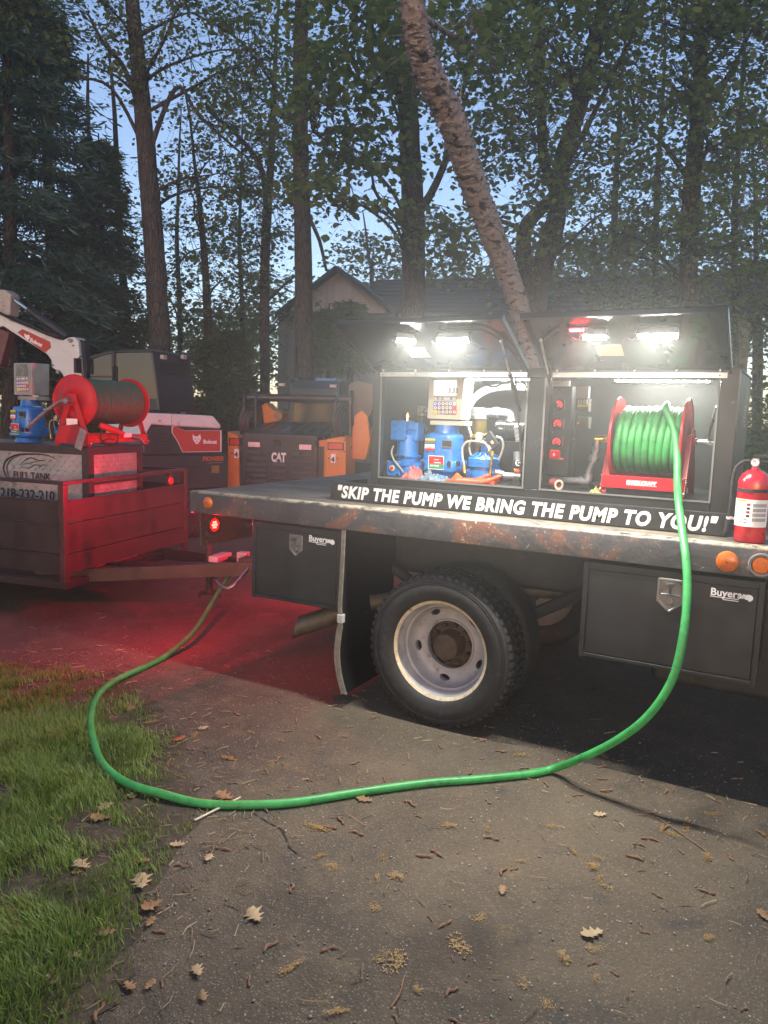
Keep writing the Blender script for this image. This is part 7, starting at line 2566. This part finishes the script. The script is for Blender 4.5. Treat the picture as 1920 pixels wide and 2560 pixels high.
# --- trees beyond the house and the pale bare one at the right
far = [(800, 560, 34, 90, 60, LEAF_Y, 'pale spring tree showing over the roof right of the gable peak'), (960, 590, 36, 90, 50, LEAF_Y, 'pale spring tree over the house roof behind the birch'), (1290, 560, 36, 140, 70, LEAF_Y, 'light tree crown over the roof between the two right-hand maples'),
       (1630, 360, 30, 60, 150, LEAF_B, 'pale brown half-bare tree at the right edge'), (480, 760, 34, 90, 110, LEAF_F, 'far green tree seen between the slender trunks'), (330, 770, 36, 90, 110, LEAF_F, 'far green tree behind the tall trunk, above the excavator cab'), (200, 770, 34, 80, 110, LEAF_Y, 'far olive tree left of the excavator cab'), (60, 740, 36, 90, 120, LEAF_F, 'far tree behind the dark conifers'), (1480, 640, 34, 150, 90, LEAF_F, 'far dark tree behind the right end of the roof'), (1640, 640, 32, 100, 130, LEAF_F, 'far dark tree at the right edge beyond the cabinet'), (570, 700, 36, 60, 120, LEAF_F, 'far tree left of the house corner')]
for i, (x, y, d, rx, ry, lm, lab) in enumerate(far):
    t = Tree('background_tree', lab, [(x, 930, 12, d), (x + 3, y + ry * .7, 10, d), (x - 3, y, 7, d)], BARKG, 80 + i, extend=2, seg=8, wob=.03)
    t.crown(x, y, d, rx, ry, 2.2, int(rx * ry / 110), .2, 22, 3, .62, .5)
    t.done(lm)

# --- undergrowth along the edge of the wood: one uncountable mass
rg = np.random.default_rng(5)
P = []
for x in np.linspace(-150, 640, 150):
    d = rg.uniform(17, 27)
    c = np.array(atD(x * K, 900 * K, d))
    h = rg.uniform(.5, 1.9)
    n = 90
    q = rg.normal(size=(n, 3)) * np.array([.45, .45, .35 * h])
    q[:, 2] = np.abs(q[:, 2]) * 1.2
    P.append(np.array([c[0], c[1], .05]) + q)
for x in np.linspace(1560, 1950, 110):
    d = rg.uniform(11, 22)
    c = np.array(atD(x * K, 900 * K, d))
    q = rg.normal(size=(90, 3)) * np.array([.5, .5, 1.1])
    q[:, 2] = np.abs(q[:, 2]) * 1.2
    P.append(np.array([c[0], c[1], .05]) + q)
P = np.concatenate(P)
V, F = leaves_arrays(P, np.full(len(P), .12), rg)
tag(raw_mesh('undergrowth', V, F, LEAF_F), kind='stuff')
# ------------------------------------------------------------------ lawn, grass and litter
rg = np.random.default_rng(17)
EDGE = np.array([(x, y) for x, y in drive_pts[5:]])
lawn_poly = [(-8.6, 1.0), (-6.2, -.05)] + [(x - .02, y - .02) for x, y in drive_pts[7:]] + [(-9, -9), (-14, -3)]
SOIL = soil_mat()
# ragged inner edge of the lawn soil lapping on the driveway
bp = []
for i in range(7, len(drive_pts) - 1):
    a, b = Vector((*drive_pts[i], 0)), Vector((*drive_pts[i + 1], 0))
    n = max(2, int((b - a).length / .05))
    nn_ = Vector((-(b - a).y, (b - a).x, 0)).normalized()
    for k in range(n):
        p = a.lerp(b, k / n)
        bp.append(p + nn_ * (.03 * math.sin(p.x * 13 + p.y * 9) + rnd.uniform(-.03, .035) + .02))
edge3 = bp
outer = [Vector((-1.2, -9, 0)), Vector((-12, -9, 0)), Vector((-12, -1.5, 0)), Vector((-6, -.6, 0)), Vector((-3.6, -.6, 0))]
MB().add([(p.x, p.y, .004) for p in edge3] + [(p.x, p.y, .004) for p in outer], [tuple(range(len(edge3) + len(outer)))]).build('lawn', SOIL)['kind'] = 'structure'


def inside(poly, P):
    x, y = P[:, 0], P[:, 1]
    c = np.zeros(len(P), bool)
    n = len(poly)
    for i in range(n):
        x1, y1 = poly[i]
        x2, y2 = poly[(i + 1) % n]
        c ^= ((y1 > y) != (y2 > y)) & (x < (x2 - x1) * (y - y1) / ((y2 - y1) + 1e-12) + x1)
    return c


def vnoise(P, s, seed):
    """smooth value noise on the ground plane"""
    r = np.random.default_rng(seed)
    G = r.uniform(0, 1, (64, 64))
    q = P * s + 1000
    i = np.floor(q).astype(int)
    f = q - i
    f = f * f * (3 - 2 * f)
    g = lambda a, b: G[(i[:, 0] + a) % 64, (i[:, 1] + b) % 64]
    return (g(0, 0) * (1 - f[:, 0]) + g(1, 0) * f[:, 0]) * (1 - f[:, 1]) + (g(0, 1) * (1 - f[:, 0]) + g(1, 1) * f[:, 0]) * f[:, 1]


def edge_dist(P):
    E_ = np.array([(p.x, p.y) for p in edge3])
    d = np.full(len(P), 1e9)
    for k in range(0, len(E_), 2):
        d = np.minimum(d, np.hypot(P[:, 0] - E_[k, 0], P[:, 1] - E_[k, 1]))
    return d


polyL = [(p.x, p.y) for p in edge3] + [(p.x, p.y) for p in outer]
N = 420000
B = np.stack([rg.uniform(-4.2, -.3, N), rg.uniform(-3.3, -.35, N)], 1)
B = B[inside(polyL, B)]
ed = edge_dist(B)
dens = vnoise(B, 3.2, 3) * .6 + vnoise(B, 9, 4) * .4
keep = rg.uniform(0, 1, len(B)) < np.clip((dens - .19 - .28 * np.exp(-ed / .22)) * 3.2, .02, 1) * np.clip(ed / .3 + .04, 0, 1)
B, dens, ed = B[keep], dens[keep], ed[keep]
n = len(B)
L = rg.uniform(.024, .062, n) * (.6 + .7 * dens) * np.clip(.5 + ed * 1.3, .4, 1)
w = rg.uniform(.0011, .0024, n)
az = rg.uniform(0, 2 * np.pi, n)
cl = vnoise(B, 6, 9) * 6.28
az = np.where(rg.uniform(0, 1, n) < .5, cl + rg.normal(0, .5, n), az)
d = np.stack([np.cos(az), np.sin(az)], 1)
s_ = np.stack([-d[:, 1], d[:, 0]], 1)
lean = rg.uniform(.1, .9, n)
V = np.zeros((n, 6, 3))
for k, (t_, wk) in enumerate(((0, 1), (.5, .85), (1, .12))):
    out = (lean * L * t_ ** 1.7)[:, None] * d
    z = L * (t_ - .28 * lean * t_ ** 2)
    for q, sg in enumerate((-1, 1)):
        V[:, 2 * k + q, :2] = B + out + sg * s_ * (w * wk)[:, None]
        V[:, 2 * k + q, 2] = .003 + z
o_ = (np.arange(n) * 6)[:, None]
F = np.concatenate([o_ + np.array([[0, 1, 3, 2]]), o_ + np.array([[2, 3, 5, 4]])], 0)


def grassmat():
    m = bpy.data.materials.new('lawn_grass')
    nn, l, b, out = nt(m)
    g = nn.new('ShaderNodeNewGeometry')
    v = nn.new('ShaderNodeTexCoord').outputs['Object']
    f = noise(nn, l, v, 3.0, 3, .6)
    c = mixc(nn, l, g.outputs['Random Per Island'], (0.095, 0.17, 0.02), (0.26, 0.35, 0.065))
    c = mixc(nn, l, ramp(nn, l, f, .5, .75, 0, .55), c, (0.12, 0.14, 0.04))
    c = mixc(nn, l, ramp(nn, l, g.outputs['Random Per Island'], .93, .94), c, (0.28, 0.22, 0.1))
    l.new(c, b.inputs['Base Color'])
    b.inputs['Roughness'].default_value = .5
    t = nn.new('ShaderNodeBsdfTranslucent')
    l.new(c, t.inputs['Color'])
    mx = nn.new('ShaderNodeMixShader')
    mx.inputs[0].default_value = .35
    l.new(b.outputs[0], mx.inputs[1])
    l.new(t.outputs[0], mx.inputs[2])
    l.new(mx.outputs[0], out.inputs['Surface'])
    return m


tag(raw_mesh('grass', V.reshape(-1, 3), F, grassmat()), kind='stuff')

# straw and pine needles
N = 9000
B = np.stack([rg.uniform(-4, 2.2, N), rg.uniform(-3.2, .6, N)], 1)
inl = inside(polyL, B)
ed = edge_dist(B)
keep = rg.uniform(0, 1, N) < np.where(inl, .5, np.clip(.95 * np.exp(-ed / .22) + .07, 0, 1))
B = B[keep]
n = len(B)
L = rg.uniform(.025, .075, n)
az = rg.uniform(0, 2 * np.pi, n)
d = np.stack([np.cos(az), np.sin(az)], 1)
s_ = np.stack([-d[:, 1], d[:, 0]], 1)
w = rg.uniform(.0006, .0016, n)[:, None]
V = np.zeros((n, 6, 3))
bend = rg.normal(0, .12, n)[:, None]
for k, t_ in enumerate((-.5, 0, .5)):
    for q, sg in enumerate((-1, 1)):
        V[:, 2 * k + q, :2] = B + d * (L * t_)[:, None] + s_ * (bend * (L * (.25 - t_ * t_))[:, None] * 2) + sg * s_ * w
        V[:, 2 * k + q, 2] = .006 + rg.uniform(0, .004, n) + (.002 if sg > 0 else 0)
o_ = (np.arange(n) * 6)[:, None]
F = np.concatenate([o_ + np.array([[0, 1, 3, 2]]), o_ + np.array([[2, 3, 5, 4]])], 0)
STRAW = leafmat('dry_straw', (0.12, 0.075, 0.04), (0.36, 0.27, 0.15), .1)
tag(raw_mesh('dry_straw', V.reshape(-1, 3), F, STRAW), kind='stuff')

# loose grit on the asphalt
N = 17000
B = np.stack([rg.uniform(-3, 2.4, N), -3.1 + 3.6 * rg.uniform(0, 1, N) ** 1.3], 1)
inl = inside(polyL, B)
ed = edge_dist(B)
keep = rg.uniform(0, 1, N) < np.where(inl, .15, .35 + .65 * np.exp(-ed / .35))
B = B[keep]
n = len(B)
r = .0012 + .0055 * rg.uniform(0, 1, n) ** 3
oc = np.array([(1, 0, 0), (-.9, .1, 0), (.1, .85, 0), (0, -1, 0), (.1, 0, .7), (0, 0, -.5)])
a = rg.uniform(0, 6.28, n)
V = r[:, None, None] * (oc[None] + rg.normal(0, .18, (n, 6, 3)))
x = V[:, :, 0] * np.cos(a)[:, None] - V[:, :, 1] * np.sin(a)[:, None]
y = V[:, :, 0] * np.sin(a)[:, None] + V[:, :, 1] * np.cos(a)[:, None]
V = np.stack([x + B[:, 0:1], y + B[:, 1:2], V[:, :, 2] + r[:, None] * .35 + .0005], 2)
o_ = (np.arange(n) * 6)[:, None]
F = np.concatenate([o_ + np.array([t_]) for t_ in ([0, 2, 4], [2, 1, 4], [1, 3, 4], [3, 0, 4], [2, 0, 5], [1, 2, 5], [3, 1, 5], [0, 3, 5])], 0)
tag(raw_mesh('grit', V.reshape(-1, 3), F, leafmat('grit_stone', (0.1, 0.088, 0.075), (0.36, 0.33, 0.28), 0)), kind='stuff')

# --- fallen oak leaves, each its own thing
OAK = [(0, 0), (.05, .12), (.2, .16), (.12, .26), (.14, .34), (.36, .40), (.2, .50), (.2, .58), (.42, .70), (.22, .76), (.2, .84), (.16, .95), (.0, 1.0)]


def oakleaf(name, seed):
    r_ = random.Random(seed)
    mb = MB()
    pts = OAK + [(-x * r_.uniform(.8, 1.1), y + r_.uniform(-.03, .03)) for x, y in OAK[-2:0:-1]]
    curl, tw = r_.uniform(.15, .55), r_.uniform(-.4, .4)
    vs = []
    for x, y in pts:
        vs.append((x, y - .5, curl * (abs(x) * .9) ** 1.2 + .25 * (y - .5) ** 2 + tw * x * (y - .5) + r_.uniform(-.015, .015)))
    spine = [(0, y - .5, .25 * (y - .5) ** 2 - .01) for y in (.0, .15, .32, .5, .68, .85, 1.0)]
    n0 = len(vs)
    vs += spine
    fs = []
    m_ = len(OAK)

    def near(y):
        return n0 + min(range(7), key=lambda k: abs(spine[k][1] - y))
    N_ = len(pts)
    for i in range(N_):
        j = (i + 1) % N_
        a_, b_ = near(vs[i][1]), near(vs[j][1])
        if a_ == b_:
            if len({i, j, a_}) == 3:
                fs.append((i, j, a_))
        else:
            fs.append((i, j, b_, a_))
    mb.add(vs, fs)
    o = mb.build(name, OAKM, None, angle=80)
    sd = o.modifiers.new('thick', 'SOLIDIFY')
    sd.thickness = .012
    return o


OAKM = leafmat('dry_oak_leaf', (0.2, 0.11, 0.05), (0.36, 0.22, 0.11), .2)
OAKP = leafmat('pale_oak_leaf', (0.36, 0.26, 0.14), (0.5, 0.38, 0.23), .2)
OAKR = leafmat('russet_oak_leaf', (0.3, 0.1, 0.04), (0.42, 0.17, 0.08), .2)
protos = [oakleaf('oak_leaf', 100 + i) for i in range(4)]
used = set()


def put_leaf(px, py, size, az, label, group, m_=None, k=None, z=.012):
    k = rnd.randrange(4) if k is None else k
    pr = protos[k]
    if k in used:
        o = pr.copy()
        if m_ is not None:
            o.data = pr.data.copy()
        COL.objects.link(o)
    else:
        used.add(k)
        o = pr
    if m_ is not None:
        o.data.materials[0] = m_
    p = atZ(px * K, py * K, .004)
    o.location = (p.x, p.y, z * .5 + size * .0)
    o.rotation_euler = (rnd.uniform(-.13, .13), rnd.uniform(-.13, .13), az)
    o.scale = (size,) * 3
    return tag(o, label, 'leaf', group)


GL = 'fallen oak leaves on the driveway'
put_leaf(550, 1980, .085, 1.1, 'large pale cream oak leaf lying alone low on the driveway', GL, OAKP, 0)
put_leaf(1280, 2018, .08, 2.4, 'pale curled oak leaf at the lower right of the driveway', GL, OAKP, 1)
put_leaf(1297, 1760, .055, 2.0, 'small whitish oak leaf on the driveway right of centre', GL, OAKP, 2)
put_leaf(1085, 1925, .05, .3, 'small tan oak leaf at the middle of the lower driveway', GL, OAKM, 3)
put_leaf(788, 1728, .075, 1.7, 'pale oak leaf just in front of the green hose', GL, OAKM)
put_leaf(385, 1598, .085, .2, 'russet oak leaf standing in thin grass inside the hose loop', GL, OAKR)
put_leaf(485, 1722, .09, 1.6, 'tan oak leaf touching the far side of the green hose', GL, OAKM)
put_leaf(1650, 2280 - 300, .06, .7, 'tan oak leaf at the right edge of the driveway', GL, OAKM)
GG = 'fallen oak leaves in the grass'
for (px, py, s, az, lab, m_) in ((225, 1750, .085, .5, 'upper of two overlapping tan oak leaves in the grass', OAKP), (218, 1772, .08, 2.2, 'lower of two overlapping tan oak leaves in the grass', OAKM), (305, 1912, .1, .9, 'pale ragged oak leaf at the bare edge of the lawn', OAKP), (330, 1962, .08, 2.9, 'brown oak leaf on bare soil at the edge of the lawn', OAKM),
                                (18, 1782, .095, .4, 'large pale oak leaf at the left edge of the lawn', OAKP), (15, 1990, .1, 1.2, 'big tan oak leaf at the lower left of the lawn', OAKM), (45, 2015, .1, 2.3, 'dark brown curled oak leaf at the lower left of the lawn', OAKR), (178, 1876, .08, 1.5, 'flat pale oak leaf in thick grass below the hose loop', OAKP), (90, 1500, .09, .6, 'tan oak leaf at the top of the lawn', OAKM), (205, 1715, .075, 1.0, 'pink-tan oak leaf lying against the green hose', OAKM), (280, 1535, .07, .2, 'small tan oak leaf at the top of the bare soil', OAKM)):
    put_leaf(px, py, s, az, lab, GG, m_, z=.03)
for i in range(26):
    px, py = (rnd.uniform(0, 330), rnd.uniform(1560, 2190)) if i < 15 else (rnd.uniform(250, 460), rnd.uniform(1560, 2180))
    put_leaf(px, py, rnd.uniform(.035, .06), rnd.uniform(0, 6), 'small tan oak leaf scrap in the lawn and its bare edge', 'small oak leaf scraps', [OAKM, OAKP, None][i % 3], z=.018)

# --- twigs, tassels of yellow catkins, and the pale stick
TWIG = mat('brown_twig', (0.2, 0.11, 0.062), .8, 0, .3, 30, .3, 200)
tproto = []
for i in range(5):
    L = .5
    pts = bez([(-L, rnd.uniform(-.1, .1), 0), (-L * .4, rnd.uniform(-.14, .14), .03), (L * .3, rnd.uniform(-.14, .14), .03), (L, rnd.uniform(-.1, .1), 0)], 3)
    tproto.append(MB().tube(pts, [.065 + .03 * math.sin(k * 1.3) + .05 * (k / len(pts)) * (i % 2) for k in range(len(pts))], 6).build('twig', TWIG, None, angle=80))
for i in range(190):
    k = i % 5
    o = tproto[k] if i < 5 else tproto[k].copy()
    if i >= 5:
        COL.objects.link(o)
    while True:
        x, y = rnd.uniform(-2.4, 1.5), -2.6 + 2.9 * rnd.random() ** 1.2
        if not inside(polyL, np.array([[x + .08, y]]))[0] or rnd.random() < .1:
            break
    s = rnd.uniform(.024, .066)
    o.location = (x, y, .001 + .06 * s)
    o.rotation_euler = (0, 0, rnd.uniform(0, 6.28))
    o.scale = (s, s * .9, s * .9)
    tag(o, 'short brown twig lying on the driveway', 'twig', 'twigs scattered on the driveway')
for (p, q, r_, lab) in (((1418, 1765), (1530, 1842), .0022, 'long thin brown twig lying aslant at the right of the driveway'), ((845, 1795 + 380), (873, 1700 + 410), .0028, 'thin upright-looking twig at the bottom middle of the driveway')):
    a, b = atZ(p[0] * K, p[1] * K, .004), atZ(q[0] * K, q[1] * K, .004)
    tag(MB().tube(bez([a, a.lerp(b, .5) + Vector((.01, -.008, .004)), b], 5), r_, 6).build('long_twig', TWIG, None, angle=80), lab, 'twig')
a, b = atZ(420 * K, 1772 * K, .012), atZ(520 * K, 1722 * K, .012)
tag(MB().beam(a, b, .009, .005).build('wood_sliver', mat('pale_wood', (.5, .44, .33), .7), None, .001), 'pale flat wooden stick lying under the green hose', 'stick')
CAT = leafmat('yellow_catkin', (0.26, 0.15, 0.045), (0.42, 0.27, 0.1), .2)
cprot = []
for i in range(4):
    r_ = np.random.default_rng(300 + i)
    n = 90 + 20 * i
    P = r_.normal(size=(n, 3)) * np.array([.38, .2, .02]) + np.repeat(r_.normal(size=(1, 3)) * .3, n, 0) * (r_.uniform(size=(n, 1)) < .4)
    P[:, 2] = np.abs(P[:, 2]) + .03
    V, F = leaves_arrays(P, np.full(n, .17 + .02 * i), r_, NEEDLE * np.array([1.5, 1, 1]), .2, .0)
    V[:, 2] = np.maximum(V[:, 2], .005)
    cprot.append(raw_mesh('catkin_tuft', V, F, CAT))
spots = [(540, 1580), (830, 1855), (850, 1893), (815, 1897), (1300, 1895), (1310, 1915), (965, 1785), (1240, 1770 + 70), (820, 2075), (1035, 1985), (735, 2185), (680, 1790), (720, 1870), (1130, 1860), (1280, 1870), (690, 1850), (1190, 1690 + 95), (1540, 1760), (1650, 1805), (1430, 1790), (1450, 1800), (590, 1650), (500, 1640), (420, 1590), (610, 1600), (860, 2080), (330, 1560), (290, 1580), (1130, 2130)]
for i in range(46):
    px, py = spots[i] if i < len(spots) else (rnd.uniform(450, 1640), rnd.uniform(1600, 2190))
    k = i % 4
    o = cprot[k] if i < 4 else cprot[k].copy()
    if i >= 4:
        COL.objects.link(o)
    p = atZ(px * K, py * K, .002)
    s = rnd.uniform(.022, .05)
    o.location = (p.x, p.y, .0025)
    o.rotation_euler = (0, 0, rnd.uniform(0, 6.28))
    o.scale = (s * rnd.uniform(.6, 1.5), s * rnd.uniform(.5, 1.2), s * .6)
    tag(o, 'tuft of shed yellow catkins lying on the driveway', 'catkin', 'yellow catkin tufts on the driveway')
# crack in the asphalt by the lawn
CRK = mat('asphalt_crack', (.018, .016, .015), .95)
pts = [atZ(x * K, y * K, .0) for x, y in ((545, 1755), (575, 1775), (610, 1795), (625, 1830), (650, 1850))]
vs, fs = [], []
P = bez(pts, 5)
for i, p in enumerate(P):
    w_ = .004 * (.5 + rnd.random()) * math.sin(PI * (i + .6) / (len(P) + .2))
    vs += [(p.x + rnd.uniform(-.004, .004), p.y + w_, .003), (p.x + rnd.uniform(-.004, .004), p.y - w_, .003)]
for i in range(len(P) - 1):
    fs.append((2 * i, 2 * i + 2, 2 * i + 3, 2 * i + 1))
MB().add(vs, fs).build('asphalt_crack', CRK)['kind'] = 'structure'
# ------------------------------------------------------------------ mist added to stand in for lens glow round the cabinet lamps
hm = bpy.data.materials.new('lens_glow_mist')
hm.use_nodes = True
hn = hm.node_tree.nodes
hl = hm.node_tree.links
hn.clear()
ho = hn.new('ShaderNodeOutputMaterial')
hv = hn.new('ShaderNodeVolumePrincipled')
hv.inputs['Color'].default_value = (0.97, 1.0, 0.95, 1)
hv.inputs['Anisotropy'].default_value = 0.45
tcm = hn.new('ShaderNodeTexCoord')
vm = hn.new('ShaderNodeVectorMath')
vm.operation = 'LENGTH'
mpm = hn.new('ShaderNodeMapping')
mpm.inputs['Scale'].default_value = (1 / 3.3, 1 / 2.6, 1 / 2.2)
hl.new(tcm.outputs['Object'], mpm.inputs['Vector'])
hl.new(mpm.outputs[0], vm.inputs[0])
fall = ramp(hn, hl, vm.outputs['Value'], 1.0, 0.1)
fall = math_n(hn, hl, 'POWER', fall, 1.2)
hl.new(math_n(hn, hl, 'MULTIPLY', fall, GLOW_MIST), hv.inputs['Density'])
hl.new(hv.outputs[0], ho.inputs['Volume'])
hb = MB().box(-3.3, 3.3, -2.6, 2.6, -1.25, 2.2).build('glow_mist', hm)
hb.location = (-0.25, -0.35, 2.25)
tag(hb, kind='stuff')
# thin even evening haze over the whole place
hz_ = bpy.data.materials.new('evening_haze')
hz_.use_nodes = True
zn = hz_.node_tree.nodes
zn.clear()
zo = zn.new('ShaderNodeOutputMaterial')
zv = zn.new('ShaderNodeVolumePrincipled')
zv.inputs['Color'].default_value = (0.95, 1.0, 0.96, 1)
zv.inputs['Density'].default_value = HAZE
zv.inputs['Anisotropy'].default_value = 0.3
hz_.node_tree.links.new(zv.outputs[0], zo.inputs['Volume'])
tag(MB().box(-52, 28, -26, 48, -1, 24).build('haze', hz_), kind='stuff')
